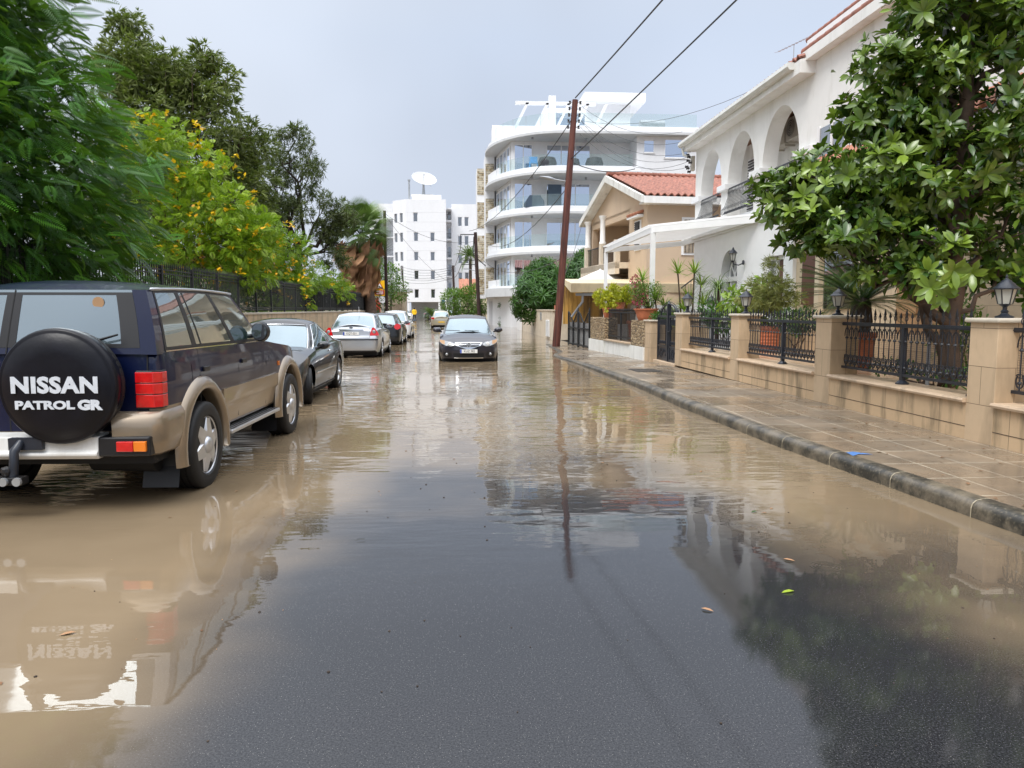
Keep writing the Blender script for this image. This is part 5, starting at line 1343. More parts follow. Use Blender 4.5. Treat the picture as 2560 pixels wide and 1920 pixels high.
def far_car(loc, rz, lab, paint, **kw):
    c = saloon('hatchback_car' if kw.get('hatch') else 'saloon_car', loc, rz, lab, paint, **kw); c.wheels(spokes=5); c.mirrors(c.yf - 0.75, 1.0); c.seams([c.yf - 0.5, c.yf - 1.5])
    tail_lamps(c, [(0.6, 0.75, 0.9), (0.85, 0.78, 0.9)])
    for sg in (1, -1): c.end_patch('headlight', 'lamp_clear', [(sg * 0.66 - 0.14, 0.56, 0.70), (sg * 0.66 + 0.14, 0.60, 0.70)], 1)
    return c
far_car((-7.6, 104.5, 0.0), rad(-93), 'small white car standing across the street in front of the white van', 'paint_white', L=3.9, W=1.7, H=1.5, hatch=True)
far_car((-1.3, 98.0, 0.0), rad(20), 'white car parked under the white block beyond the gold hatchback', 'paint_white', L=4.3, hatch=True)
far_car((-2.6, 119.0, 0.0), rad(-80), 'black car in the shade of the open ground floor of the white block', 'paint_black', L=4.4, H=1.5)
# ------------------------------------------------------------------ left garden wall and fence
def along(a, b, t): return (a[0] + (b[0] - a[0]) * t, a[1] + (b[1] - a[1]) * t)
def left_side():
    A, B = (-7.55, -4.0), (-6.6, 60.0)
    d = Vector((B[0] - A[0], B[1] - A[1], 0)); Ln = d.length; ang = math.atan2(d.y, d.x) - PI / 2
    r = empty('garden_wall', (A[0], A[1], 0), ang, 'long sandstone block wall under the black fence behind the parked cars', 'wall')
    mb = MB(); mb.box(-0.3, 0, 0, Ln, 0, 1.40); mb.build('blockwork', 'garden_wall_stone', r)
    mb = MB(); mb.box(-0.35, 0.05, 0, Ln, 1.40, 1.47); mb.build('coping', 'cap_stone', r, bevel=0.01)
    r = empty('iron_fence', (A[0] - 0.14, A[1], 1.47), ang, 'tall black iron fence with spearheads on the left garden wall', 'fence')
    ps = MB(); bars = MB(); rl = MB()
    y = 0.1; k = 0
    while y < Ln - 3:
        if k % 16 == 0:
            m = MB(); m.box(-0.035, 0.035, y - 0.035, y + 0.035, 0, 1.22); m.build('post', 'dark_iron', r)
        else:
            bars.box(-0.011, 0.011, y - 0.011, y + 0.011, 0.05, 1.22 if k % 2 else 1.12)
            if y > 12: bars.tube([(0, y, 1.1), (0, y, 1.2), (0, y, 1.32)], [0.008, 0.022, 0.002], 4, False)
        if k % 16 == 8:
            for s_ in (-1, 1): bars.tube([(0, y + s_ * (0.05 + 0.10 * math.sin(t)), 0.62 + 0.13 * math.cos(t) * s_) for t in np.linspace(0, 5, 9)], 0.012, 4)
        y += 0.135; k += 1
    bars.build('bars', 'dark_iron', r)
    for z in (0.10, 0.16, 1.0, 1.10): rl.box(-0.014, 0.014, 0, Ln - 3, z, z + 0.03)
    rl.build('rails', 'dark_iron', r)
    # solid metal gate end, brown wall, hut
    r = empty('metal_gate', (B[0] - 0.1, 56.5, 0), ang, 'dark sheet metal gate closing the far end of the left fence', 'gate')
    mb = MB(); mb.box(-0.03, 0.03, 0, 5.0, 1.3, 2.7); mb.build('panel', 'dark_iron', r)
    mb = MB()
    for i in range(6): mb.box(0.03, 0.06, i * 0.98, i * 0.98 + 0.06, 1.3, 2.75)
    mb.build('frame', 'dark_iron', r)
    mb = MB(); mb.box(-8.8, -6.5, 62, 62.3, 0, 2.3); tag(mb.build('brown_wall', 'old_plaster'), 'plain brown wall between the metal gate and the yellow sign', 'wall')
    r = empty('hut', (-6.3, 74, 0), 0, 'small brown kiosk with flat projecting roof behind the yellow sign', 'hut')
    mb = MB(); mb.box(-1.6, 1.6, 0, 3, 0, 3.2); mb.build('walls', 'old_plaster', r); mb = MB(); mb.box(-1.9, 2.2, -0.5, 3.2, 3.2, 3.5); mb.build('roof', 'soffit_grey', r)
    mb = MB(); mb.box(0.3, 1.3, -0.02, 0.02, 0.6, 2.1); mb.build('shutter', 'curtain', r)
    mb = MB(); mb.box(-7.9, -6.9, 72.0, 72.3, 0, 2.6); tag(mb.build('red_panel', 'red_paint'), 'dark red board standing under the road signs', 'board')
left_side()

# ------------------------------------------------------------------ far white block
def window_on(parent, x0, x1, y, z0, z1, glass='dark_window', rec=0.12, frame='white_paint', sill=True, rz=None):
    """window in a wall whose face is at y looking to -y, in parent space"""
    mb = MB()
    for a, b, c, d in ((x0, x1, z0, z0 + 0.06), (x0, x1, z1 - 0.06, z1), (x0, x0 + 0.06, z0, z1), (x1 - 0.06, x1, z0, z1)): mb.box(a, b, y - 0.02, y + 0.02, c, d)
    o = mb.build('window', frame, parent)
    g_ = MB(); g_.box(x0 + 0.055, x1 - 0.055, y - 0.008, y + 0.01, z0 + 0.055, z1 - 0.055); g_.build('pane', glass, o)
    if sill: s_ = MB(); s_.box(x0 - 0.06, x1 + 0.06, y - 0.09, y + 0.01, z0 - 0.07, z0 - 0.005); s_.build('sill', frame, o)
    return o
def recess_wall(mb, x0, x1, z0, z1, y, th, holes):
    """wall slab with rectangular holes; holes: (x0,x1,z0,z1)"""
    X = sorted(set([x0, x1] + [h[0] for h in holes] + [h[1] for h in holes])); Z = sorted(set([z0, z1] + [h[2] for h in holes] + [h[3] for h in holes]))
    def solid(i, j):
        cx, cz = (X[i] + X[i + 1]) / 2, (Z[j] + Z[j + 1]) / 2
        return not any(h[0] < cx < h[1] and h[2] < cz < h[3] for h in holes)
    for i in range(len(X) - 1):
        for j in range(len(Z) - 1):
            a, b, c, d = X[i], X[i + 1], Z[j], Z[j + 1]
            if solid(i, j):
                mb.add([(a, y, c), (b, y, c), (b, y, d), (a, y, d)], [(0, 1, 2, 3)]); mb.add([(a, y + th, c), (b, y + th, c), (b, y + th, d), (a, y + th, d)], [(3, 2, 1, 0)])
            for (di, dj) in ((-1, 0), (1, 0), (0, -1), (0, 1)):
                ii, jj = i + di, j + dj
                out = not (0 <= ii < len(X) - 1 and 0 <= jj < len(Z) - 1)
                if solid(i, j) and (out or not solid(ii, jj)):
                    if di: xx = a if di < 0 else b; mb.add([(xx, y, c), (xx, y + th, c), (xx, y + th, d), (xx, y, d)], [(0, 1, 2, 3)])
                    else: zz = c if dj < 0 else d; mb.add([(a, y, zz), (b, y, zz), (b, y + th, zz), (a, y + th, zz)], [(0, 1, 2, 3)])
    return mb
def white_block():
    r = empty('apartment_block', (-7.9, 130, 0), 0, 'white five-storey apartment block closing the far end of the street', 'apartment block')
    H = 19.8; rows = [16.1, 12.9, 9.75, 6.55, 3.55]
    def zrow(i): return [16.1, 12.85, 9.65, 6.5, 3.4][i]
    # front face, local x 0..6.6
    wins = []
    for i in range(5):
        z = zrow(i) 
        for cx in ((1.15,) if i == 0 else (1.2, 3.95) if i < 5 else ()): wins.append((cx, cx + 0.75, z, z + 1.5))
    mb = MB(); recess_wall(mb, 0, 6.6, 2.75, H, 0, 0.3, wins)
    mb.box(0, 6.6, 0.31, 9, H - 0.3, H - 0.02); mb.box(6.3, 6.6, 0.31, 8, 2.75, H - 0.3); mb.box(0, 6.6, 0.3, 10, 2.75, 3.0); mb.build('front_wall', 'white_render', r)
    for w in wins: window_on(r, w[0] + 0.02, w[1] - 0.02, 0.22, w[2], w[3])
    mb = MB()
    for z in np.arange(5.0, 19, 1.58): mb.box(0, 6.6, -0.012, 0.0, z, z + 0.025)
    mb.build('render_joint', 'soffit_grey', r)
    # left flank, folded back
    fl = empty('left_flank', (0, 0, 0), rad(180 - 45) , None); fl.parent = r
    fl['label'] = 'flank wall angled away to the left'
    w2 = []
    for i in range(5):
        z = zrow(i)
        for cx in (0.9, 2.3): w2.append((cx, cx + 0.75, z, z + 1.5))
    mb = MB()
    for (xa, xb) in ((0, 3.4),): recess_wall(mb, xa, xb, 2.75, H, -0.0, 0.3, w2)
    mb.v = [(x, -y - 0.0, z) for x, y, z in mb.v]
    mb.build('flank_wall', 'white_render', fl)
    for w in w2:
        m = MB(); m.box(w[0], w[1], -0.26, -0.2, w[2], w[3]); m.build('window', 'dark_window', fl)
    # balcony bay further left
    m = MB(); m.box(-7.0, -2.45, 6.0, 12, 2.6, H - 0.6); m.box(-4.9, -2.45, 2.9, 3.2, 18.0, H - 0.4); m.box(-5.0, -4.85, 2.9, 6, 0, H - 0.4)
    for z in (4.2, 7.4, 10.6, 13.8, 17.0): m.box(-4.9, -2.45, 3.0, 6.0, z - 0.15, z + 0.05)
    m.build('balcony_bay', 'white_render', r)
    for z in (7.4, 10.6, 13.8): 
        m = MB(); m.box(-4.9, -2.45, 3.0, 3.04, z + 1.0, z + 1.06)
        for i in range(12): m.box(-4.85 + i * 0.2, -4.82 + i * 0.2, 3.0, 3.03, z + 0.05, z + 1.0)
        m.build('balcony_railing', 'dark_iron', r)
    # right wing with a slot of balconies
    m = MB(); w3 = []
    for i in range(5):
        z = zrow(i) - 0.1
        for cx in ((8.6, 9.75, 12.1) if i == 0 else (8.6, 9.75) if i < 4 else (8.6,)): w3.append((cx, cx + 0.75, z, z + 1.6))
    recess_wall(m, 7.5, 14.5, 0, H, 5.5, 0.3, w3); m.box(7.5, 14.5, 5.81, 12, H - 0.4, H - 0.1); m.build('wing_wall', 'white_render', r)
    for w in w3: window_on(r, w[0] + 0.02, w[1] - 0.02, 5.72, w[2], w[3])
    m = MB(); m.box(6.6, 7.5, 7.5, 7.8, 2.6, H - 0.9)
    for z in (4.0, 7.2, 10.35, 13.55, 16.75): m.box(6.62, 7.5, 3.8, 7.5, z - 0.15, z + 0.1)
    m.box(6.62, 7.5, 3.8, 7.8, H - 1.1, H - 0.9); m.build('balcony_stack', 'white_render', r)
    for z in (4.0, 7.2, 10.35, 13.55, 16.75):
        m = MB(); m.box(6.66, 7.46, 3.84, 3.88, z + 1.0, z + 1.06)
        for i in range(9): m.box(6.68 + i * 0.095, 6.70 + i * 0.095, 3.84, 3.87, z + 0.1, z + 1.0)
        m.build('balcony_railing', 'dark_iron', r); m = MB(); m.box(6.9, 7.35, 7.44, 7.49, z + 0.1, z + 2.2); m.build('balcony_door', 'dark_window', r)
    # open ground floor
    m = MB(); m.box(0.3, 8, 6, 6.3, 0, 2.75); m.build('parking_wall', 'soffit_grey', r)
    m = MB()
    for x in (0.0, 5.2, 6.3): m.box(x, x + 0.35, 0.1, 0.5, 0, 2.75)
    m.box(-2.6, -0.9, 1.5, 4, 0, 2.75); m.build('pillars', 'white_render', r)
    # roof room
    m = MB(); m.box(0.9, 5.8, 1.6, 5, H - 0.02, H + 0.95); m.box(0.7, 4.4, 2.6, 4.5, H + 0.95, H + 1.2); m.build('roof_room', 'white_stucco', r)
    m = MB(); m.tube([(0.45, 1.5, H), (0.45, 1.5, H + 3.2)], 0.16, 8); m.lathe([(0.25, H + 3.2), (0.25, H + 3.45)], (0.45, 1.5, 0), 8); m.build('chimney', 'galvanised', r)
    d = empty('satellite_dish', (-5.1, 133, H + 1.2), 0, 'huge pale satellite dish on the roof of the white block', 'satellite dish')
    m = MB(); P = []
    tilt = Matrix.Rotation(rad(-52), 3, 'X') @ Matrix.Rotation(rad(14), 3, 'Y')
    for k in range(9):
        q = k / 8 * 2.15; P.append([tuple(Vector((0, 0, 2.1)) + Matrix.Rotation(rad(14), 3, 'Y') @ (Matrix.Rotation(rad(37), 3, 'X') @ Vector((q * math.cos(a), q * math.sin(a), q * q * 0.16)))) for a in np.linspace(0, 2 * PI, 33)])
    m.grid(P); m.grid([[(x, y + 0.05, z - 0.02) for x, y, z in p] for p in P]); m.build('reflector', 'soffit_grey', d, smooth=True)
    m = MB(); m.tube([(0, 0.3, 0), (0, 0.3, 1.2), (0, 0.2, 1.9)], [0.3, 0.2, 0.16], 8); m.build('mount', 'galvanised', d)
    m = MB(); m.tube([(0, 0, 2.1), (0.15, -1.6, 3.2)], 0.04, 5); m.tube([(1.3, -0.6, 1.2), (0.15, -1.6, 3.2)], 0.025, 4); m.build('feed_arm', 'lamp_grey', d)
white_block()

# ------------------------------------------------------------------ curved white apartment building
def curved_block():
    r = empty('apartment_building', (0, 0, 0), 0, 'modern white apartment building with curved balconies and glass balustrades', 'apartment building')
    def edge(off=0.0, n=22, x1=20.5):
        cx, cy, rx, ry = 9.2, 71.0, 6.3 - off, 8.9 - off
        pts = [(cx - rx * math.cos(t), cy - ry * math.sin(t)) for t in np.linspace(0.0, PI / 2, n)]
        return pts + [(x1, cy - ry)]
    F = [3.4, 6.6, 9.8, 13.0, 16.15]
    for i, z in enumerate(F):
        xe = 20.6 if i in (4,) else 15.2
        def slab(off, z0, z1, nm, mat, par=r, xe=xe):
            p = edge(off, x1=xe) ; p = p + [(xe, 66.4), (4.2, 73.5), (3.0, 73.5)]
            m = MB(); m.prism(p, z0, z1); return m.build(nm, mat, par)
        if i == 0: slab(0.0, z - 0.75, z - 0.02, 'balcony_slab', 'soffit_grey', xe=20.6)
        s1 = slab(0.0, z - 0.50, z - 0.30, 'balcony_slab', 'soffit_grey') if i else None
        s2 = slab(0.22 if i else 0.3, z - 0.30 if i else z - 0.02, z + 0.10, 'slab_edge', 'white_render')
        slab(0.35, z + 0.10, z + 0.16, 'slab_upstand', 'white_render', s2)
    # core walls
    core = [(3.5, 75.5), (4.9, 65.6), (15.0, 65.6), (15.0, 62.9), (20.2, 62.9), (20.2, 76)]
    m = MB(); m.prism(core, 0, 16.0); m.build('walls', 'white_render', r)
    lab = ['first', 'second', 'third', 'top']
    fa = math.atan2(65.6 - 75.5, 4.9 - 3.5)
    for i, z in enumerate(F[:4]):
        z0, z1 = z + 0.22, z + 2.35
        for x0, x1, n in ((5.15, 6.65, 2), (7.9, 11.6, 3)) + (((12.6, 15.0 - 0.25, 2),) if i != 3 else ()):
            m = MB(); m.box(x0, x1, 65.56, 65.66, z1, z1 + 0.06); m.box(x0, x1, 65.56, 65.66, z0 - 0.05, z0)
            for k in range(n + 1): xx = x0 + (x1 - x0) * k / n; m.box(xx - 0.035, xx + 0.035, 65.55, 65.66, z0, z1)
            o = m.build('sliding_window', 'white_paint', r); g_ = MB(); g_.box(x0 + 0.03, x1 - 0.03, 65.58, 65.62, z0, z1); g_.build('pane', 'window_glass', o)
        # windows on the angled flank
        u = Vector((1.4, -9.9, 0)).normalized(); nn = Vector((-u.y, u.x, 0)) * -1; base = Vector((4.9, 65.6, 0))
        m = MB(); g_ = MB()
        for k in range(4):
            a = base - u * (0.3 + k * 1.5); b = base - u * (1.65 + k * 1.5); w_ = Vector((-0.05, 0, 0))
            g_.add([tuple(a + w_ + Vector((0, 0, z0))), tuple(b + w_ + Vector((0, 0, z0))), tuple(b + w_ + Vector((0, 0, z1))), tuple(a + w_ + Vector((0, 0, z1)))], [(0, 1, 2, 3)])
            for q in (a, b): m.tube([q + w_ * 1.3 + Vector((0, 0, z0)), q + w_ * 1.3 + Vector((0, 0, z1))], 0.05, 4)
        m.tube([base - u * 0.3 + w_ + Vector((0, 0, z1)), base - u * 6.2 + w_ + Vector((0, 0, z1))], 0.06, 4)
        o = m.build('flank_window', 'white_paint', r); g_.build('pane', 'window_glass', o)
        # parapet block at the left end of each balcony
        m = MB(); m.prism([(3.15, 71.0), (3.9, 67.2), (4.1, 67.2), (3.35, 71.0)], z + 0.16, z + 0.75); m.build('end_parapet', 'white_render', r)
        # glass balustrade
        e_ = edge(0.45)[5:]
        if i == 0: e_ = e_[:9]
        else: e_ = [p for p in e_ if p[0] < 15]; e_.append((14.6, e_[-1][1]))
        m = MB(); m.grid([[(x, y, zz) for x, y in e_] for zz in (z + 0.18, z + 1.12)]); m.grid([[(x, y + 0.02, zz) for x, y in e_] for zz in (z + 0.18, z + 1.12)]); m.build('balustrade', 'balustrade_glass', r)
        for k in range(0, len(e_) - 1, 3):
            m = MB(); m.box(e_[k][0] - 0.012, e_[k][0] + 0.012, e_[k][1] - 0.02, e_[k][1] + 0.03, z + 0.17, z + 1.13); m.build('glass_joint', 'galvanised', r) if k < 13 else None
        for xx in (6.5, 11.0): m = MB(); m.tube([(xx, 64.0, z + 2.72), (xx, 64.0, z + 2.5)], 0.09, 8); m.build('downlight', 'lamp_grey', r)
    # windows of the right-hand block
    for i in (2, 3):
        z = F[i]
        window_on(r, 15.55 if i == 3 else 15.6, 16.45, 62.9, z + 1.35, z + 2.35, 'window_glass'); window_on(r, 17.3, 19.3, 62.9, z + 0.95, z + 2.45, 'window_glass')
    # ledge stone pilasters with white bands
    for (x0, x1, ya) in ((2.25, 2.95, 74.5), (2.95, 3.75, 72.0)):
        m = MB(); m.box(x0 - 0.03, x1 + 0.06, ya, ya + 3.0, 2.6, 14.9 + (x0 > 2.5) * 0.8); m.build('pilaster', 'white_render', r)
        zz = 3.0
        while zz < 13.5:
            m = MB(); m.box(x0 + 0.02, x1, ya - 0.06, ya + 2, zz, zz + 2.45); m.build('stone_panel', 'ledge_stone', r); zz += 3.17
    # ground floor
    m = MB(); m.box(4.2, 5.9, 74.5, 75, 0, 2.8); m.box(3.2, 4.2, 74.2, 75, 0, 2.7); m.build('ground_wall', 'white_render', r)
    m = MB(); m.box(3.35, 3.75, 74.15, 74.2, 0, 2.3); m.box(3.85, 4.15, 74.15, 74.2, 0, 2.3); m.build('garage_door', 'garage_door', r)
    m = MB(); m.box(5.9, 20, 66.5, 67, 0, 2.8); m.build('stone_base', 'ledge_stone', r)
    # roof storey: sloping frame, flat roofs, glass balustrade
    z = 16.25
    m = MB(); m.box(7.9, 14.8, 67.4, 74, z, z + 2.65); m.box(3.6, 8.0, 72.0, 74, z, z + 2.2); m.box(11.4, 15.4, 67.2, 73, z, z + 3.6); m.box(11.2, 16.5, 66.2, 74, z + 3.0, z + 3.75); m.build('roof_storey', 'white_render', r)
    m = MB()
    m.box(5.2, 12.0, 65.2, 65.5, z + 2.35, z + 2.62)
    for x in (4.9, 6.6, 8.4, 10.0, 11.6): m.prism([(x, z + 0.1), (x + 0.25, z + 0.1), (x + 1.45, z + 2.5), (x + 1.2, z + 2.5)], 65.2, 65.5, 'y')
    m.box(8.0, 8.6, 65.15, 65.5, z, z + 3.1); m.build('pergola_frame', 'white_render', r)
    m = MB(); m.box(8.7, 13.2, 67.3, 67.39, z + 0.3, z + 2.2); m.build('roof_window', 'window_glass', r)
    e_ = edge(0.6)[3:]; e_[-1] = (19.9, e_[-1][1])
    m = MB(); m.grid([[(x, y, zz) for x, y in e_] for zz in (z + 0.05, z + 1.15)]); m.grid([[(x, y + 0.02, zz) for x, y in e_] for zz in (z + 0.05, z + 1.15)]); m.build('balustrade', 'balustrade_glass', r)
    for k, (x, y) in enumerate(e_[1:-1:3]): m = MB(); m.box(x - 0.012, x + 0.012, y - 0.02, y + 0.03, z, z + 1.16); m.build('glass_joint', 'galvanised', r)
    w = empty('water_tank', (16.4, 63.6, z + 0.45), 0, 'grey horizontal water tank on the roof terrace of the curved building', 'water tank'); m = MB(); m.lathe([(0.1, -1.1), (0.4, -1.0), (0.42, 0), (0.4, 1.0), (0.1, 1.1)], n=16, axis='x'); m.build('tank', 'lamp_grey', w, smooth=True); m = MB(); m.box(-0.8, -0.7, -0.3, 0.3, -0.45, -0.35); m.box(0.7, 0.8, -0.3, 0.3, -0.45, -0.35); m.build('stand', 'galvanised', w)
    # balcony furniture
    def chair(x, y, z, mat, lab, w=0.5):
        t = empty('balcony_chair', (x, y, z), 0, lab, 'chair'); m = MB(); m.box(-w / 2, w / 2, -0.25, 0.25, 0.36, 0.42); m.build('seat', mat, t); m = MB(); m.box(-w / 2, w / 2, 0.2, 0.26, 0.42, 0.95); m.build('backrest', mat, t)
        for a in (-1, 1):
            for b in (-1, 1): m = MB(); m.box(a * (w / 2 - 0.03) - 0.02, a * (w / 2 - 0.03) + 0.02, b * 0.22 - 0.02, b * 0.22 + 0.02, 0, 0.36); m.build('leg', mat, t)
    chair(6.6, 63.9, 13.17, 'blue_chair', 'bright blue chair on the uppermost curved balcony', 0.7)
    def blob(nm, x, y, z, sx, sz, mat, lab, cat):
        m = MB(); m.lathe([(0.45 * sx, 0), (0.5 * sx, sz * 0.4), (0.4 * sx, sz * 0.9), (0.2 * sx, sz)], n=14); o = m.build(nm, mat, None, smooth=True, loc=(x, y, z)); tag(o, lab, cat)
    blob('wicker_armchair', 7.7, 63.6, 13.17, 1.6, 0.85, 'wicker_dark', 'dark wicker sofa beside the blue chair on the uppermost balcony', 'armchair')
    blob('wicker_armchair', 9.9, 63.5, 13.17, 1.0, 0.75, 'wicker_dark', 'dark round armchair in front of the sliding windows, uppermost balcony', 'armchair')
    blob('wicker_armchair', 11.6, 63.5, 13.17, 1.5, 0.85, 'wicker_dark', 'dark wicker armchair on the uppermost balcony just left of the wooden pole', 'armchair')
    m = MB(); m.prism([(-0.8, 0), (0.8, 0), (0.75, 0.5), (0.45, 0.95), (-0.45, 0.95), (-0.75, 0.5)], -0.35, 0.35, 'y'); tag(m.build('covered_barbecue', 'cover_blue_grey', loc=(6.7, 63.9, 9.97)), 'dark covered barbecue on the middle curved balcony', 'barbecue')
    m = MB(); m.box(-0.55, 0.55, -0.2, 0.2, 0, 1.9); tag(m.build('storage_cabinet', 'cover_blue_grey', loc=(8.4, 64.1, 9.97), bevel=0.03), 'tall blue grey cabinet on the middle curved balcony', 'cabinet')
    m = MB(); m.box(0, 0.06, -0.6, 0.6, 0, 1.5); tag(m.build('carved_screen', 'wood_panel', loc=(13.9, 64.4, 10.9)), 'brown carved wooden panel on the wall of the middle balcony', 'wood panel')
curved_block()

# ------------------------------------------------------------------ peach house with tiled gable roof
def tiled_roof(parent, name, P00, P10, P11, P01, mat, wave=0.24, amp=0.045, rows=14, th=0.05):
    """P00->P10 along the eave, P01/P11 at the ridge"""
    P00, P10, P11, P01 = map(Vector, (P00, P10, P11, P01)); n = int((P10 - P00).length / wave * 6); nr = rows * 3
    nrm = (P10 - P00).cross(P01 - P00).normalized(); G = []
    for j in range(nr + 1):
        t = j / nr; step = (1 - (t * rows) % 1) * 0.03
        G.append([tuple(P00.lerp(P10, i / n).lerp(P01.lerp(P11, i / n), t) + nrm * (amp * (math.cos(i * 2 * PI / 6) * 1.0) + step)) for i in range(n + 1)])
    m = MB(); m.grid(G); m.grid([[tuple(Vector(p) - nrm * 0.03) for p in row] for row in G])
    m.grid([[tuple(Vector(p)) for p in G[0]], [tuple(Vector(p) - nrm * th) for p in G[0]]])
    return m.build(name, mat, parent, smooth=True, angle=50)
def ridge_tiles(parent, a, b, mat, r=0.11):
    a, b = Vector(a), Vector(b); n = max(2, int((b - a).length / 0.38)); m = MB()
    for i in range(n): m.tube([a.lerp(b, i / n), a.lerp(b, (i + 1.05) / n)], [r, r * 0.86], 9)
    return m.build('ridge_tiles', mat, parent, smooth=True)
def peach_house():
    a = math.atan2(0.096, 0.995)
    r = empty('house', (7.75, 31.7, 0), a, 'peach-coloured house with red tiled gable roof behind the white pergola', 'house')
    V0, V1, VM = 0.0, 9.9, 5.2; ze, zr = 6.35, 8.0
    def rz_(v): return ze + (zr - ze) * (1 - abs(v - VM) / VM if v < VM else 1 - (v - VM) / (V1 - VM))
    # walls (u>0.45)
    u0, U1 = 0.5, 15
    m = MB(); zt = 6.15
    m.box(u0, U1, 0.55, 0.85, 0, zt)                      # south wall
    m.prism([(0.85, 0), (2.95, 0), (2.95, 3.6), (8.75, 3.6), (8.75, 0), (9.3, 0), (9.3, 6.1), (8.75, 6.1), (8.75, 6.0), (2.95, 6.0), (2.95, 6.2), (0.85, 6.2)], u0, u0 + 0.25, 'x') if False else None
    m.box(u0, u0 + 0.25, 0.85, 2.95, 0, zt); m.box(u0, u0 + 0.25, 8.9, 9.4, 0, zt)
    m.box(u0, u0 + 0.25, 2.95, 8.9, 5.75, 6.15)
    m.prism([(0.55, 6.15), (9.4, 6.15), (VM, zr - 0.25)], u0, u0 + 0.25, 'x')
    m.box(3.2, 3.5, 2.95, 8.9, 0, 6.15); m.box(u0, 3.3, 2.75, 2.95, 3.7, 6.15); m.box(0.9, 3.2, 3.3, 8.9, 0.1, 3.1); m.box(u0, U1, 9.1, 9.4, 0, zt)
    m.box(0.5, 3.3, 2.95, 8.9, 6.0, 6.12)
    m.build('walls', 'peach_render', r)
    m = MB(); m.box(-0.15, 3.3, 2.9, 8.95, 3.45, 3.72); m.box(-0.15, 0.05, 2.9, 8.95, 3.2, 3.75); m.build('balcony', 'old_plaster', r)
    for v in (3.1, 5.5, 8.2): m = MB(); m.box(-0.12, 0.1, v - 0.15, v + 0.15, 3.72, 4.75); m.build('balcony_pier', 'old_plaster', r)
    for v in (5.5, 8.2):
        m = MB(); m.lathe([(0.17, 4.75), (0.17, 4.82), (0.13, 4.88), (0.12, 5.9), (0.16, 5.96), (0.2, 6.1)], (0.02, v, 0), 14); m.build('column', 'white_stucco', r, smooth=True)
    m = MB()
    for v in np.arange(3.3, 8.1, 0.13): m.tube([(0, v, 3.75), (0, v, 4.6)], 0.012, 4)
    m.box(-0.02, 0.02, 3.1, 8.2, 4.58, 4.63); m.build('balcony_railing', 'dark_iron', r)
    m = MB(); m.box(3.15, 3.19, 3.8, 8.0, 3.8, 5.7); m.build('balcony_window', 'window_glass', r)
    # small shuttered window on the gable and its tiled hood, window on the south wall
    m = MB(); m.box(u0 - 0.05, u0 + 0.02, 1.25, 2.05, 4.15, 5.45); o = m.build('window', 'white_paint', r)
    m = MB(); m.box(u0 - 0.07, u0 - 0.04, 1.35, 1.95, 4.2, 5.4); 
    for z in np.arange(4.25, 5.35, 0.09): m.box(u0 - 0.10, u0 - 0.065, 1.37, 1.93, z, z + 0.05)
    m.build('shutter', 'dark_shutter', o)
    m = MB(); m.box(u0 - 0.3, u0, 1.0, 2.4, 5.55, 5.65); hood = m.build('window_hood', 'white_paint', r); m = MB()
    for v in np.arange(1.05, 2.4, 0.17): m.tube([(u0 - 0.34, v, 5.68), (u0 + 0.0, v, 5.80)], 0.065, 8)
    m.build('hood_tiles', 'orange_tile', hood, smooth=True)
    m = MB(); m.box(2.05, 3.25, 0.5, 0.56, 3.9, 5.5); o = m.build('window', 'white_paint', r); m = MB(); m.box(2.15, 3.15, 0.47, 0.505, 4.0, 5.4); m.build('curtained_pane', 'curtain', o)
    m = MB()
    for x in np.arange(2.2, 3.15, 0.16): m.tube([(x, 0.44, 4.0), (x, 0.44, 5.4)], 0.012, 4)
    for z in (4.4, 4.9): m.tube([(2.15, 0.44, z), (3.15, 0.44, z)], 0.012, 4)
    m.build('window_bars', 'dark_iron', o)
    # roof
    tiled_roof(r, 'roof', (0.15, 0.0, ze), (U1, 0.0, ze), (U1, VM, zr), (0.15, VM, zr), 'roof_tile', wave=0.30, amp=0.05, rows=15)
    tiled_roof(r, 'roof', (U1, V1, ze), (0.15, V1, ze), (0.15, VM, zr), (U1, VM, zr), 'roof_tile', wave=0.30, amp=0.05, rows=15)
    ridge_tiles(r, (0.1, VM, zr + 0.06), (U1, VM, zr + 0.06), 'roof_tile', 0.13)
    m = MB(); f = 0.34
    m.prism([(V0 - 0.05, ze - 0.05), (V0 - 0.05, ze - f), (VM, zr - f), (V1 + 0.05, ze - f), (V1 + 0.05, ze - 0.05), (VM, zr - 0.03)], 0.0, 0.14, 'x')
    m.build('gable_fascia', 'weathered_white', r)
    m = MB(); m.box(0.14, U1, -0.05, 0.12, ze - 0.36, ze - 0.07); m.box(0.14, U1, 0.12, 0.54, ze - 0.36, ze - 0.28); m.build('eaves_fascia', 'white_stucco', r)
    m = MB(); m.prism([(V0 + 0.08, ze - 0.34), (VM, zr - 0.40), (V1, ze - 0.34), (V1, ze - 0.28), (VM, zr - 0.34), (V0 + 0.08, ze - 0.28)], 0.14, 0.49, 'x'); m.build('gable_soffit', 'weathered_white', r)
    # outside stair on the right
    m = MB(); m.prism([(5.0, 0), (5.0, 0.4), (1.9, 3.2), (1.9, 0)], 0.0, 0.5, 'y') if False else m.prism([(2.0, 1.9), (5.2, 4.2), (5.2, 3.8), (2.4, 1.6)], -0.6, -0.4, 'y'); m.build('stair', 'peach_render', r)
    m = MB(); m.tube([(1.6, -0.62, 2.45), (5.0, -0.62, 4.95)], 0.03, 5); m.tube([(1.8, -0.62, 2.0), (5.0, -0.62, 4.35)], 0.02, 5)
    for k in range(14): x = 1.8 + k * 0.24; zz = 2.45 + (x - 1.6) * 2.5 / 3.4; m.tube([(x, -0.62, zz - 0.62), (x, -0.62, zz)], 0.012, 4)
    m.build('stair_railing', 'dark_iron', r)
peach_house()
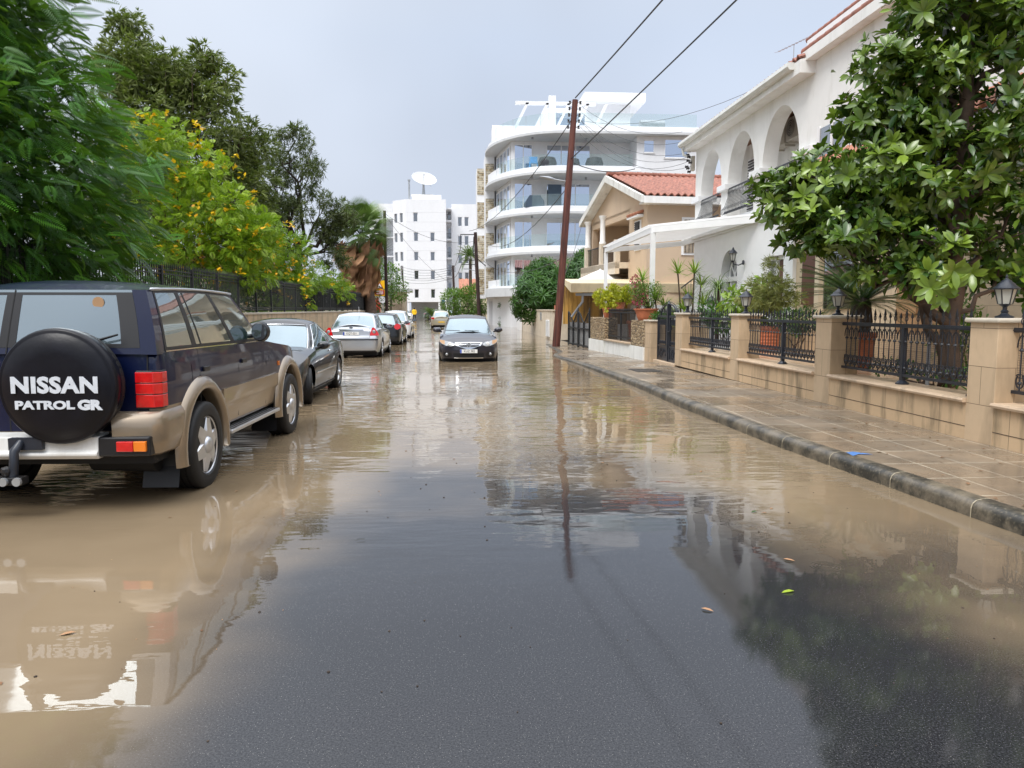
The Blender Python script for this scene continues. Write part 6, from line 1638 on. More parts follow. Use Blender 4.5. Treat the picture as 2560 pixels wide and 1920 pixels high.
r = empty('carport', (0, 0, 0), 0, 'cream awning roof over stained yellow boards beside the peach house', 'carport')
m = MB(); m.prism([(32.2, 2.68), (32.35, 2.30), (34.6, 2.75), (34.6, 2.95)], 4.95, 10.6, 'x'); m.build('awning', 'awning_cream', r)
m = MB(); m.box(5.2, 10.4, 32.5, 32.6, 2.16, 2.27); m.tube([(5.1, 33.0, 1.25), (5.5, 32.6, 1.9), (5.5, 32.55, 2.2)], 0.05, 6); m.build('awning_frame', 'lamp_grey', r)
m = MB(); m.box(5.0, 11, 34.9, 35.0, 0.9, 2.62)
for k in range(30): m.box(5.0 + k * 0.2, 5.03 + k * 0.2, 34.87, 34.9, 0.9, 2.62)
m.build('board_panel', 'yellow_boards', r)
u = empty('parasol', (6.95, 36.2, 0), 0, 'white garden parasol peeping over the cream awning', 'parasol')
m = MB(); m.lathe([(1.75, 2.75), (0.05, 3.45), (0.03, 3.5)], n=8); m.build('canopy', 'canvas_white', u); m = MB(); m.tube([(0, 0, 0), (0, 0, 3.4)], 0.03, 6); m.build('pole', 'galvanised', u)

# ------------------------------------------------------------------ pergola
def pergola():
    r = empty('pergola', (0, 0, 0), 0, 'white slatted pergola roof on two slim posts beside the arcaded villa', 'pergola')
    A, B, Cc, D = Vector((6.3, 24.05, 4.12)), Vector((6.3, 31.6, 4.05)), Vector((8.5, 28.1, 4.05)), Vector((8.5, 21.0, 4.12))
    for p in (A, B):
        m = MB(); m.box(p.x - 0.07, p.x + 0.07, p.y - 0.07, p.y + 0.07, 0, p.z - 0.13); m.build('post', 'white_paint', r)
    m = MB()
    for p, q, w in ((A, B, 0.08), (D, Cc, 0.08), (A, D, 0.08), (B, Cc, 0.08)): 
        d = (q - p).normalized(); s_ = Vector((-d.y, d.x, 0)) * w / 2; e_ = d * 0.04
        z = Vector((0, 0, 1)); m.add([tuple(x) for x in (p - s_ - e_ - z * 0.12, p + s_ - e_ - z * 0.12, q + s_ + e_ - z * 0.12, q - s_ + e_ - z * 0.12, p - s_ - e_ + z * 0.06, p + s_ - e_ + z * 0.06, q + s_ + e_ + z * 0.06, q - s_ + e_ + z * 0.06)], [(3, 2, 1, 0), (4, 5, 6, 7), (0, 1, 5, 4), (1, 2, 6, 5), (2, 3, 7, 6), (3, 0, 4, 7)])
    m.build('beams', 'white_paint', r)
    m = MB(); n = 42
    for k in range(n):
        p = A.lerp(B, (k + 0.5) / n) + Vector((-0.10, 0.16, 0.10)); q = D.lerp(Cc, (k + 0.5) / n) + Vector((0.05, -0.08, 0.10)); d = Vector((0, 0.035, 0)); z = Vector((0, 0, 0.05))
        m.add([tuple(x) for x in (p - d, p + d, q + d, q - d, p - d + z, p + d + z, q + d + z, q - d + z)], [(3, 2, 1, 0), (4, 5, 6, 7), (0, 1, 5, 4), (1, 2, 6, 5), (2, 3, 7, 6), (3, 0, 4, 7)])
    m.build('slats', 'white_paint', r)
pergola()

# ------------------------------------------------------------------ arcaded villa
def arch_wall(m, y0, y1, zs, ztop, arches, x0, x1):
    """wall in the plane x, from y0 to y1, zs spring height; arches: (centre, half width, rise)"""
    ys = sorted(set([y0, y1] + [c + w * math.cos(t) for c, w, h in arches for t in np.linspace(0, PI, 25)]))
    def zlo(y, side):
        for c, w, h in arches:
            if abs(y - c) <= w + 1e-6: return zs + h * math.sqrt(max(0, 1 - ((y - c) / w) ** 2))
        return zs
    for a, b in zip(ys[:-1], ys[1:]):
        mid = (a + b) / 2; za, zb = (zlo(a, 1), zlo(b, -1)) if any(abs(mid - c) < w for c, w, h in arches) else (zs, zs)
        m.add([(x0, a, za), (x0, b, zb), (x0, b, ztop), (x0, a, ztop), (x1, a, za), (x1, b, zb), (x1, b, ztop), (x1, a, ztop)], [(0, 3, 2, 1), (4, 5, 6, 7), (0, 1, 5, 4), (3, 7, 6, 2)])
def villa():
    r = empty('villa', (0, 0, 0), 0, 'large white villa with an upper arcade of three arches and dark balcony railings', 'villa')
    X = 8.5
    m = MB(); arch_wall(m, 17.9, 26.75, 5.45, 7.12, [(25.13, 1.02, 1.36), (22.5, 1.05, 1.36), (19.75, 1.12, 1.38)], X, X + 0.42)
    m.build('arcade_wall', 'white_stucco', r)
    piers = [(26.15, 26.75), (23.55, 24.11), (20.87, 21.45), (17.9, 18.63)]
    for a, b in piers:
        m = MB(); m.box(X + 0.001, X + 0.42, a, b, 4.1, 5.45); p = m.build('arcade_pier', 'white_stucco', r)
        m = MB(); m.box(X - 0.12, X + 0.54, a - 0.10, b + 0.10, 5.28, 5.46); m.build('impost', 'white_paint', p, bevel=0.008)
    # balcony interior
    m = MB(); m.box(X + 0.42, 11.0, 17.9, 26.75, 4.05, 4.35); m.box(9.8, 10.0, 17.5, 26.75, 4.35, 7.2); m.box(X + 0.42, 11, 26.6, 26.75, 4.35, 4.75); m.build('gallery', 'white_stucco', r)
    m = MB(); m.box(X + 0.42, 11, 17.9, 26.75, 7.0, 7.1); m.build('gallery_ceiling', 'wood_panel', r)
    m = MB(); m.box(9.74, 9.8, 24.2, 25.1, 4.4, 6.5); o = m.build('shutter', 'white_paint', r); m = MB()
    for z in np.arange(4.5, 6.4, 0.09): m.box(9.71, 9.74, 24.25, 25.05, z, z + 0.045)
    m.build('louvres', 'dark_shutter', o)
    # ground floor
    m = MB(); zt = 4.06
    m.box(X + 0.003, X + 0.3, 24.0, 26.75, 0, zt); m.box(X + 0.003, X + 0.3, 20.6, 22.5, 0, zt)
    m.box(X + 0.003, X + 0.3, 18.75, 19.3, 0, zt); m.box(X + 0.003, X + 0.3, 19.3, 20.6, 3.0, zt)
    m.box(X + 0.3, 12, 26.5, 26.75, 0, zt); m.box(X - 0.1, X + 0.3, 17.9, 26.85, zt - 0.02, zt + 0.08)
    arch_wall(m, 22.5, 24.0, 2.65, zt, [(23.25, 0.70, 0.75)], X + 0.003, X + 0.3); m.box(X + 0.003, X + 0.3, 22.5, 22.55, 0, 2.65); m.box(X + 0.003, X + 0.3, 23.95, 24.0, 0, 2.65)
    m.box(X, X + 0.42, 17.9, 26.75, zt + 0.08, 4.40)
    m.build('ground_floor_wall', 'white_paint', r)
    m = MB(); m.box(X + 0.26, X + 0.3, 22.5, 24.0, 0, 3.5); o = m.build('arched_window', 'dark_window', r)
    m = MB(); m.box(X + 0.18, X + 0.26, 22.95, 23.02, 0.3, 2.5); m.box(X + 0.18, X + 0.26, 22.6, 22.67, 0.3, 2.6); m.box(X + 0.18, X + 0.26, 23.5, 23.57, 0.3, 2.6); m.box(X + 0.16, X + 0.26, 22.5, 24, 2.45, 2.6)
    m.box(X + 0.2, X + 0.26, 23.28, 23.34, 0.3, 2.5); m.tube([(X + 0.2, 23.25 + 0.42 * math.cos(t), 2.6 + 0.5 * math.sin(t)) for t in np.linspace(0, PI, 12)], 0.035, 5)
    for t in (0.8, 1.57, 2.3): m.tube([(X + 0.2, 23.25, 2.6), (X + 0.2, 23.25 + 0.42 * math.cos(t), 2.6 + 0.5 * math.sin(t))], 0.018, 4)
    m.build('window_frame', 'white_paint', o)
    m = MB(); m.box(X + 0.2, X + 0.24, 19.3, 20.6, 0.4, 3.0); o = m.build('window', 'dark_window', r)
    m = MB()
    for y in (19.3, 19.93, 20.52): m.box(X + 0.12, X + 0.2, y, y + 0.08, 0.4, 3.0)
    m.box(X + 0.12, X + 0.2, 19.3, 20.6, 2.9, 3.0); m.build('window_frame', 'white_paint', o)
    m = MB(); m.box(X + 0.17, X + 0.2, 19.42, 19.9, 0.4, 2.88); m.build('red_curtain', 'brown_shutter', o)
    # eaves, gutter, tiled edges
    m = MB(); m.prism([(8.12, 7.12), (8.12, 7.42), (X + 0.5, 7.62), (X + 0.5, 7.12)], 17.9, 27.0, 'y'); m.build('eaves', 'white_stucco', r)
    m = MB(); m.prism([(8.12, 7.44), (7.96, 7.44), (7.94, 7.34), (8.0, 7.27), (8.12, 7.27)], 18.2, 27.15, 'y'); m.tube([(8.05, 27.0, 7.3), (8.1, 26.95, 7.0), (8.45, 26.85, 6.85)], 0.045, 7); m.build('gutter', 'gutter_white', r)
    tiled_roof(r, 'roof', (8.1, 27.1, 7.47), (8.1, 17.9, 7.47), (11.6, 17.9, 8.6), (11.6, 27.1, 8.6), 'roof_tile', rows=8)
    # plain upper wall to the right with its own tile edge and window
    m = MB(); m.box(X, X + 0.35, 14.3, 17.9, 4.1, 7.45); m.box(X, X + 0.35, 8.0, 13.2, 4.1, 7.45); m.box(X, X + 0.35, 13.2, 14.3, 6.0, 7.45); m.box(X, X + 0.35, 13.2, 14.3, 4.1, 4.9)
    m.box(X, X + 0.35, 16.2, 17.4, 4.1, 4.9) if False else None
    m.build('upper_wall', 'white_stucco', r)
    m = MB(); m.box(X - 0.02, X + 0.02, 16.3, 17.55, 4.95, 5.75); o = m.build('window', 'dark_window', r); m = MB(); m.box(X - 0.05, X + 0.0, 16.25, 16.33, 4.9, 5.8); m.box(X - 0.05, X + 0.0, 16.9, 16.96, 4.9, 5.8); m.box(X - 0.05, X + 0.0, 17.52, 17.6, 4.9, 5.8); m.build('window_frame', 'white_paint', o)
    m = MB(); m.box(X - 0.25, X + 0.35, 6.0, 18.1, 7.40, 7.62); m.build('cornice', 'white_stucco', r)
    ridge_tiles(r, (X - 0.14, 18.2, 7.68), (X - 0.14, 6.0, 7.68), 'roof_tile', 0.10)
    tiled_roof(r, 'roof', (X - 0.1, 18.0, 7.66), (X - 0.1, 6.0, 7.66), (11.4, 6.0, 8.6), (11.4, 18.0, 8.6), 'roof_tile', rows=8)
    # third storey set back
    m = MB(); m.box(11.4, 14, 2, 23.4, 7.5, 9.75); m.build('third_storey', 'white_paint', r)
    m = MB(); m.box(10.95, 11.5, 2, 23.7, 9.45, 9.85); m.build('cornice', 'white_paint', r)
    ridge_tiles(r, (11.05, 23.8, 9.90), (11.05, 2, 9.90), 'roof_tile', 0.11)
    tiled_roof(r, 'roof', (11.05, 23.7, 9.88), (11.05, 2, 9.88), (14, 2, 10.9), (14, 23.7, 10.9), 'roof_tile', rows=7)
    # tile-clad ground floor to the right: window shutters, doors
    m = MB(); m.box(X + 0.1, X + 0.4, -4, 18.75, 0.4, 4.1); m.build('clad_wall', 'tile_cladding', r)
    m = MB(); m.box(X + 0.04, X + 0.1, 17.55, 18.3, 1.7, 2.95); m.build('brown_shutter', 'brown_shutter', r)
    m = MB(); m.box(X - 0.02, X + 0.1, 17.3, 17.5, 0.5, 3.3); m.box(X - 0.02, X + 0.1, 15.4, 15.6, 0.5, 3.3); m.box(X - 0.05, X + 0.1, 12.0, 17.6, 3.3, 3.5); m.box(X - 0.1, X + 0.1, 11.9, 17.7, 3.5, 3.58); m.build('mouldings', 'cream_render', r)
    m = MB(); m.box(X + 0.05, X + 0.1, 15.7, 17.2, 1.6, 3.0); m.build('dark_pane', 'dark_window', r)
    m = MB(); m.box(X + 0.03, X + 0.1, 12.6, 14.2, 0.46, 2.75); o = m.build('front_door', 'brown_door', r)
    m = MB()
    for a, b in ((12.75, 13.3), (13.5, 14.05)):
        for z0, z1 in ((0.65, 1.3), (1.5, 2.55)): m.box(X - 0.0, X + 0.03, a, b, z0, z1)
    m.build('door_panels', 'brown_door', o)
    # tiled canopy over the entrance
    tiled_roof(r, 'canopy_roof', (7.55, 18.35, 4.5), (7.55, 10.5, 4.5), (8.5, 10.5, 5.05), (8.5, 18.35, 5.05), 'orange_tile', rows=5)
    m = MB(); m.box(7.6, 8.5, 10.5, 18.3, 4.28, 4.44); m.build('canopy_beam', 'white_stucco', r)
    # balcony railings, bowed outward
    for (a, b) in ((24.11, 26.15), (21.45, 23.55), (18.63, 20.87)):
        q = MB()
        for zz, xx in ((5.28, 8.52), (4.56, 8.42)): q.box(xx - 0.02, xx + 0.02, a, b, zz, zz + 0.035)
        n = int((b - a) / 0.115)
        for k in range(n):
            y = a + (k + 0.5) * (b - a) / n
            q.tube([(8.52, y, 5.28), (8.50, y, 5.05), (8.40, y, 4.75), (8.28, y, 4.62), (8.26, y, 4.54), (8.34, y, 4.50), (8.42, y, 4.56)], 0.0085, 4)
            q.tube([(8.5, y + 0.03 * math.sin(t), 5.2 - 0.03 * (1 - math.cos(t))) for t in np.linspace(0, 5, 6)], 0.006, 4)
        q.build('balcony_railing', 'black_iron', r)
villa()
# wall lantern, air conditioners, aerial, meter insulators
r = empty('wall_lantern', (8.44, 21.9, 3.05), 0, 'black lantern on a curved bracket on the white villa wall', 'wall lantern')
m = MB(); m.lathe([(0.07, -0.02), (0.07, 0.01)], (0, 0, -0.1), 10, 'x'); m.tube([(0, 0, -0.12), (-0.15, 0, -0.18), (-0.30, 0, -0.15), (-0.32, 0, -0.05)], 0.018, 6); m.build('bracket', 'black_iron', r)
m = MB(); m.lathe([(0.06, -0.05), (0.10, 0.16)], (-0.32, 0, 0), 6); m.build('glass_shade', 'lantern_glass', r)
m = MB(); m.lathe([(0.135, 0.16), (0.09, 0.22), (0.04, 0.27), (0.01, 0.34)], (-0.32, 0, 0), 8); m.lathe([(0.03, -0.10), (0.07, -0.05)], (-0.32, 0, 0), 8)
for j in range(6): an = PI * j / 3; m.tube([(-0.32 + 0.062 * math.cos(an), 0.062 * math.sin(an), -0.05), (-0.32 + 0.103 * math.cos(an), 0.103 * math.sin(an), 0.165)], 0.007, 4)
m.build('cage', 'black_iron', r)
def ac(loc, lab):
    r = empty('air_conditioner', loc, 0, lab, 'air conditioner', 'air conditioners in the arcade')
    m = MB(); m.box(-0.16, 0.16, -0.42, 0.42, 0, 0.62); m.build('casing', 'ac_beige', r, bevel=0.02)
    m = MB(); m.lathe([(0.24, -0.165), (0.24, -0.175)], (0, 0.12, 0.32), 20, 'x'); o = m.build('fan_grille', 'ac_fan', r)
    m = MB()
    for q in (0.23, 0.17, 0.11, 0.05): m.tube([(-0.18, 0.12 + q * math.cos(t), 0.32 + q * math.sin(t)) for t in np.linspace(0, 2 * PI, 17)], 0.006, 4)
    m.build('guard', 'ac_beige', o)
    m = MB(); m.box(-0.1, 0.35, -0.38, -0.34, -0.05, 0); m.box(-0.1, 0.35, 0.34, 0.38, -0.05, 0); m.build('bracket', 'ac_beige', r)
ac((9.6, 22.1, 6.3), 'beige air conditioner in the third arch, the farther of the two'); ac((9.58, 21.1, 6.32), 'beige air conditioner in the third arch, the nearer and higher of the two')
r = empty('roof_aerial', (8.4, 18.9, 7.75), 0, 'thin television aerial on the villa roof edge against the sky', 'aerial')
m = MB(); m.tube([(0, 0, 0), (0, 0, 0.35)], 0.01, 5); m.tube([(-0.15, 0.6, 0.35), (0.15, -0.5, 0.35)], 0.008, 4)
for k in range(10): t = k / 9; x, y = -0.15 + 0.3 * t, 0.6 - 1.1 * t; m.tube([(x - 0.1, y - 0.03, 0.32), (x + 0.1, y + 0.03, 0.38)], 0.004, 3)
m.build('elements', 'galvanised', r)
# yellow house edge far behind, red-roofed houses
r = empty('house', (20.6, 70, 0), 0, 'sliver of a yellow house between the curved building and the villa', 'house'); m = MB(); m.box(-1.5, 10, -2, 6, 0, 12.2); m.build('walls', 'yellow_render', r); m = MB(); m.box(-1.0, 0.2, -2.06, -2.0, 8.4, 10.6); m.build('window', 'dark_window', r)
r = empty('house', (1.9, 98, 0), 0, 'small house with faded red roof behind the round clipped trees', 'house')
m = MB(); m.box(-1.0, 8, 0, 6, 0, 3.6); m.prism([(-1.0, 3.6), (5.0, 3.6), (2.0, 5.3)], 0.05, 6, 'y') if False else m.prism([(0, 3.6), (6, 3.6), (3.0, 5.3)], -1.0, 8, 'x'); m.build('walls', 'cream_render', r)
tiled_roof(r, 'roof', (-1.3, -0.4, 3.5), (8, -0.4, 3.5), (8, 3.0, 5.5), (-1.3, 3.0, 5.5), 'orange_tile', wave=0.5, amp=0.06, rows=9)
r = empty('house', (4.0, 118, 0), 0, 'distant cream house with red eaves half hidden by a pole', 'house'); m = MB(); m.box(0, 6, 0, 5, 0, 7.2); m.build('walls', 'cream_render', r); m = MB(); m.prism([(-0.7, 7.2), (6.5, 7.2), (3, 8.3)], -0.6, 5.5, 'y'); m.build('roof', 'roof_tile', r)
r = empty('house', (-14.5, 52, 0), 0, 'house roof glimpsed behind the yellow-flowered bushes', 'house'); m = MB(); m.box(-5, 3, 0, 6, 0, 4.2); m.build('walls', 'cream_render', r); m = MB(); m.prism([(-5.5, 4.2), (3.5, 4.2), (-1, 5.6)], -0.5, 6.5, 'y'); m.build('roof', 'roof_tile', r)
# wall across the way with number panel
r = empty('garden_wall', (0, 0, 0), 0, 'pale stained garden wall left of the tall wooden pole', 'wall')
m = MB(); m.prism([(5.05, 57.0), (5.05, 39.0), (5.35, 39.0), (5.35, 57.0)], 0, 1.5); m.box(5.35, 9, 38.95, 39.25, 0, 1.48); m.build('wall_face', 'old_plaster', r)
m = MB(); m.box(5.0, 5.4, 38.9, 57.1, 1.5, 1.56); m.build('coping', 'old_plaster', r)
m = MB(); m.box(5.0, 5.04, 40.2, 41.6, 0.1, 1.0)
for k in range(14): m.box(4.97, 5.0, 40.25, 41.55, 0.14 + k * 0.062, 0.16 + k * 0.062)
m.build('vent_louvre', 'white_paint', r)
m = MB(); m.box(5.0, 5.045, 44.0, 44.5, 0.95, 1.4); m.build('letter_box', 'galvanised', r)
m = MB(); m.box(4.9, 5.0, 56.6, 59.6, 0, 1.5); o = m.build('white_panel', 'white_paint', r); text_quick(o, 'wall_lettering', 'CIT', (4.89, 58.0, 1.3), 0.22, 'sign_black', '-x')
m = MB(); m.box(5.6, 9.0, 60.5, 60.8, 0, 2.5); tag(m.build('ledge_stone_wall', 'ledge_stone'), 'pale ledge stone wall behind the clipped topiary', 'wall')
m = MB(); m.box(1.5, 3.4, 82, 82.3, 0, 2.0); tag(m.build('plain_wall', 'cream_render'), 'cream wall behind the trunks of the round clipped trees', 'wall')
# ------------------------------------------------------------------ poles, lamps, wires, signs, person
def wire(mb, a, b, sag, r, n=14):
    a, b = Vector(a), Vector(b); mb.tube([a.lerp(b, i / n) - Vector((0, 0, sag * 4 * (i / n) * (1 - i / n))) for i in range(n + 1)], r, 5, False)
def pole(name, base, top, r0, r1, lab, mat='dark_pole_wood', lamp=None, ins=0, arms=None):
    o = empty(name, base, 0, lab, 'utility pole'); d = Vector(top) - Vector(base)
    m = MB(); m.tube([(0, 0, 0), tuple(d * 0.3 + Vector((0.01, 0, 0))), tuple(d * 0.65 + Vector((-0.01, 0, 0))), tuple(d)], [r0, r0 * 0.9, (r0 + r1) / 2, r1], 14); m.build('shaft', mat, o, smooth=True)
    for k in range(ins):
        p = d * (1 - 0.012 - 0.024 * k)
        for s_ in (-1, 1):
            m = MB(); q = p + Vector((s_ * (r1 + 0.10), -0.05, 0)); m.tube([tuple(p), tuple(q)], 0.012, 5); m.lathe([(0.03, -0.065), (0.055, -0.05), (0.035, -0.02), (0.035, 0.02), (0.055, 0.05), (0.03, 0.065)], tuple(q), 10, 'z'); m.build('insulator', 'porcelain', o, smooth=True)
    return o, d
o, d = pole('utility_pole', (4.23, 31.6, 0.0), (4.93, 31.4, 10.0), 0.165, 0.115, 'tall leaning red-brown wooden pole at the end of the pavement', 'pole_wood', ins=5)
top = Vector((4.93, 31.4, 10.0))
def on_pole(py): t = (868 - py) / (868 - 250); return Vector((4.23, 31.6, 0)).lerp(top, t)
# lamp head
lp = on_pole(450); o2 = empty('street_lamp', tuple(lp), 0, 'flat grey street lamp head reaching left from the leaning wooden pole', 'street lamp')
m = MB(); m.tube([(0, 0, 0), (-0.35, -0.02, 0.05), (-0.62, -0.03, 0.09)], 0.028, 7); m.build('arm', 'galvanised', o2, smooth=True)
m = MB(); P = []
for t, w, h in ((0, 0.04, 0.03), (0.15, 0.09, 0.06), (0.4, 0.15, 0.075), (0.75, 0.15, 0.045), (1.0, 0.09, 0.015)): P.append([(-0.58 - t * 0.62, w * math.cos(a), 0.09 + t * 0.10 + h * math.sin(a)) for a in np.linspace(0, 2 * PI, 13)])
m.grid(P); m.add(P[-1][:-1], [tuple(range(12))]); m.build('head', 'lamp_grey', o2, smooth=True)
W_ = []
def cable(a, b, sag, r, lab, mat='cable'):
    m = MB(); wire(m, a, b, sag, r); tag(m.build('cable', mat), lab, 'cable', 'overhead cables')
cable(on_pole(245), (9.0, -6.0, 11.6), 0.2, 0.026, 'thick twisted cable running from the pole top up over the street')
cable(on_pole(395), (9.8, -6.0, 10.9), 0.1, 0.022, 'thick cable rising from mid pole towards the top of the photo')
cable(on_pole(290), (1.4, 71.9, 8.8), 1.0, 0.020, 'thick cable from the pole top down to the far street poles')
cable(on_pole(460), (2.95, 75.9, 8.2), 1.3, 0.018, 'thinner cable passing behind the lamp head to the far poles')
cable(on_pole(400), (7.8, 33.0, 7.6), 0.25, 0.018, 'black service cable looping right over the tiled roof')
for k, (pa, pt) in enumerate(((266, (8.05, 26.95, 7.8)), (280, (8.05, 26.95, 7.45)), (300, (8.35, 26.9, 7.1)), (316, (8.35, 26.9, 6.95)), (332, (8.35, 26.9, 6.8)), (300, (8.35, 26.9, 6.6)), (300, (11.0, 22, 9.2)))):
    cable(tuple(on_pole(pa) + Vector((0.3, 0, 0))), pt, 0.45 + 0.07 * k, 0.0075, ('topmost', 'second', 'third', 'fourth', 'fifth', 'lowest', 'outermost')[k] + ' of the thin service wires from the pole insulators to the villa', 'thin_cable')
cable(on_pole(700), (6.9, 41.0, 6.3), 0.3, 0.012, 'dark wire from low on the pole up to the peach house eaves'); cable(on_pole(640), (2.1, 70.0, 6.6), 1.1, 0.014, 'sagging wire from the pole across the curved building')
r = empty('insulator_cluster', (8.42, 26.9, 6.75), 0, 'cluster of dark insulators under the villa gutter', 'insulators')
rr = np.random.default_rng(2); m = MB(); m.box(-0.05, 0.06, -0.1, 0.1, -0.3, 0.2); m.build('plate', 'ac_beige', r)
for k in range(7):
    m = MB(); c_ = (-0.12 - 0.12 * rr.random(), rr.uniform(-0.2, 0.15), -0.35 + 0.1 * k); m.lathe([(0.03, -0.06), (0.055, -0.04), (0.03, 0), (0.055, 0.04), (0.03, 0.06)], c_, 9, 'x'); m.build('insulator', 'porcelain', r, smooth=True)
P1, _ = pole('utility_pole', (-5.25, 60, 0), (-5.3, 60, 9.1), 0.14, 0.11, 'straight dark pole standing among the parked cars at left, in front of the yellow sign')
pole('utility_pole', (-7.6, 121, 0), (-8.15, 121, 8.3), 0.13, 0.10, 'dark pole in front of the left half of the white block', ins=4)
pole('utility_pole', (0.1, 100, 0), (-0.15, 100, 7.2), 0.16, 0.14, 'dark pole with insulators right of the white block', ins=5)
q, _ = pole('utility_pole', (2.35, 72, 0), (2.0, 72, 8.7), 0.19, 0.15, 'brown pole with crossarm frame before the round clipped trees')
m = MB(); m.box(-1.75, -0.3, -0.04, 0.04, 8.45, 8.53); m.box(-1.75, -1.69, -0.04, 0.04, 7.2, 8.5); m.box(-1.6, -0.3, -0.04, 0.04, 6.1, 6.16); m.box(-1.6, -0.3, -0.04, 0.04, 5.7, 5.76); m.tube([(-0.5, 0, 8.3), (-0.55, 0, 6.6), (0.6, 0, 5.6)], 0.05, 5); m.build('crossarm_frame', 'dark_iron', q)
m = MB(); m.tube([(-0.3, 0, 5.1), (-1.0, 0, 5.3)], 0.03, 5); m.box(-1.5, -0.95, -0.1, 0.1, 5.27, 5.35); m.build('lamp_arm', 'lamp_grey', q)
pole('utility_pole', (3.45, 75, 0), (3.1, 75, 8.6), 0.17, 0.13, 'slim black pole just left of the curved apartment building')
for k in range(6): cable((-8.1, 121, 8.1 - 0.45 * k), (-0.15, 100, 7.0 - 0.28 * k), 0.5, 0.022, ('first', 'second', 'third', 'fourth', 'fifth', 'sixth')[k] + ' wire from the top between the two far poles', 'thin_cable')
cable((-5.3, 60, 8.9), (2.0, 72, 7.9), 0.9, 0.015, 'thin wire from the left pole across the white block', 'thin_cable'); cable((-5.3, 60, 8.8), (-0.5, 100, 5.0), 0.7, 0.014, 'thin wire falling from the left pole to the far pole', 'thin_cable')
cable((0.6, 72, 7.2), (-0.1, 100, 6.9), 0.3, 0.03, 'dark stay wire from the crossarm frame, upper one'); cable((0.75, 72, 5.9), (-0.05, 100, 5.6), 0.3, 0.03, 'dark stay wire from the crossarm frame, lower one')
# signs
def sign_post(): 
    r = empty('warning_sign', (-6.35, 66, 0), 0, 'yellow sign with a red-edged triangle and a red text panel, partly behind the pole', 'road sign')
    m = MB(); m.box(-0.57, 0.57, -0.02, 0.02, 2.7, 4.0); b = m.build('board', 'sign_yellow', r)
    m = MB(); m.prism([(-0.33, 3.3), (0.33, 3.3), (0, 3.9)], -0.035, -0.021, 'y'); t = m.build('triangle_border', 'sign_red', b)
    m = MB(); m.prism([(-0.22, 3.36), (0.22, 3.36), (0, 3.77)], -0.042, -0.034, 'y'); m.build('triangle_field', 'sign_white', t)
    m = MB(); m.prism([(-0.09, 3.40), (0.12, 3.40), (0.05, 3.50), (-0.03, 3.58)], -0.048, -0.041, 'y'); m.build('triangle_symbol', 'sign_black', t)
    m = MB(); m.box(-0.40, 0.40, -0.035, -0.021, 2.80, 3.18); p = m.build('text_panel', 'sign_red', b)
    for z in (3.10, 2.99, 2.88): m = MB(); m.box(-0.30, 0.30, -0.042, -0.034, z - 0.022, z + 0.022); m.build('text_line', 'sign_white', p)
    m = MB(); m.tube([(0.3, 0.05, 0), (0.3, 0.05, 3.6)], 0.035, 6); m.build('post', 'galvanised', r)
    s = empty('speed_sign', (-6.1, 65.5, 0), 0, 'round 30 speed limit sign under the yellow sign', 'road sign')
    m = MB(); m.lathe([(0.30, -0.012), (0.30, 0.012)], (0, 0, 2.35), 24, 'y'); d_ = m.build('disc', 'sign_red' if False else 'sign_white', s)
    m = MB(); m.tube([(0.27 * math.cos(t), -0.014, 2.35 + 0.27 * math.sin(t)) for t in np.linspace(0, 2 * PI, 25)], 0.022, 5); m.build('rim', 'lamp_grey', d_)
    text_quick(d_, 'number', '30', (0, -0.016, 2.35), 0.27, 'sign_black')
    m = MB(); m.tube([(0, 0.03, 0), (0, 0.03, 2.6)], 0.03, 6); m.build('post', 'galvanised', s)
    s = empty('street_sign', (-7.05, 64.5, 0), 0, 'blue sign seen edge-on atop a grey post left of the yellow sign', 'road sign')
    m = MB(); m.tube([(0, 0, 0), (0, 0, 3.3)], 0.045, 8); m.build('post', 'galvanised', s); m = MB(); m.box(-0.02, 0.26, -0.3, 0.3, 2.8, 3.4); m.build('plate', 'sign_blue', s)
    s = empty('street_sign', (-1.35, 95, 0), 0, 'small square blue sign on a thin post before the round trees', 'road sign')
    m = MB(); m.tube([(0, 0, 0), (0, 0, 2.4)], 0.04, 6); m.build('post', 'galvanised', s); m = MB(); m.box(-0.2, 0.18, -0.03, 0.03, 2.3, 2.75); m.build('plate', 'sign_blue', s)
sign_post()

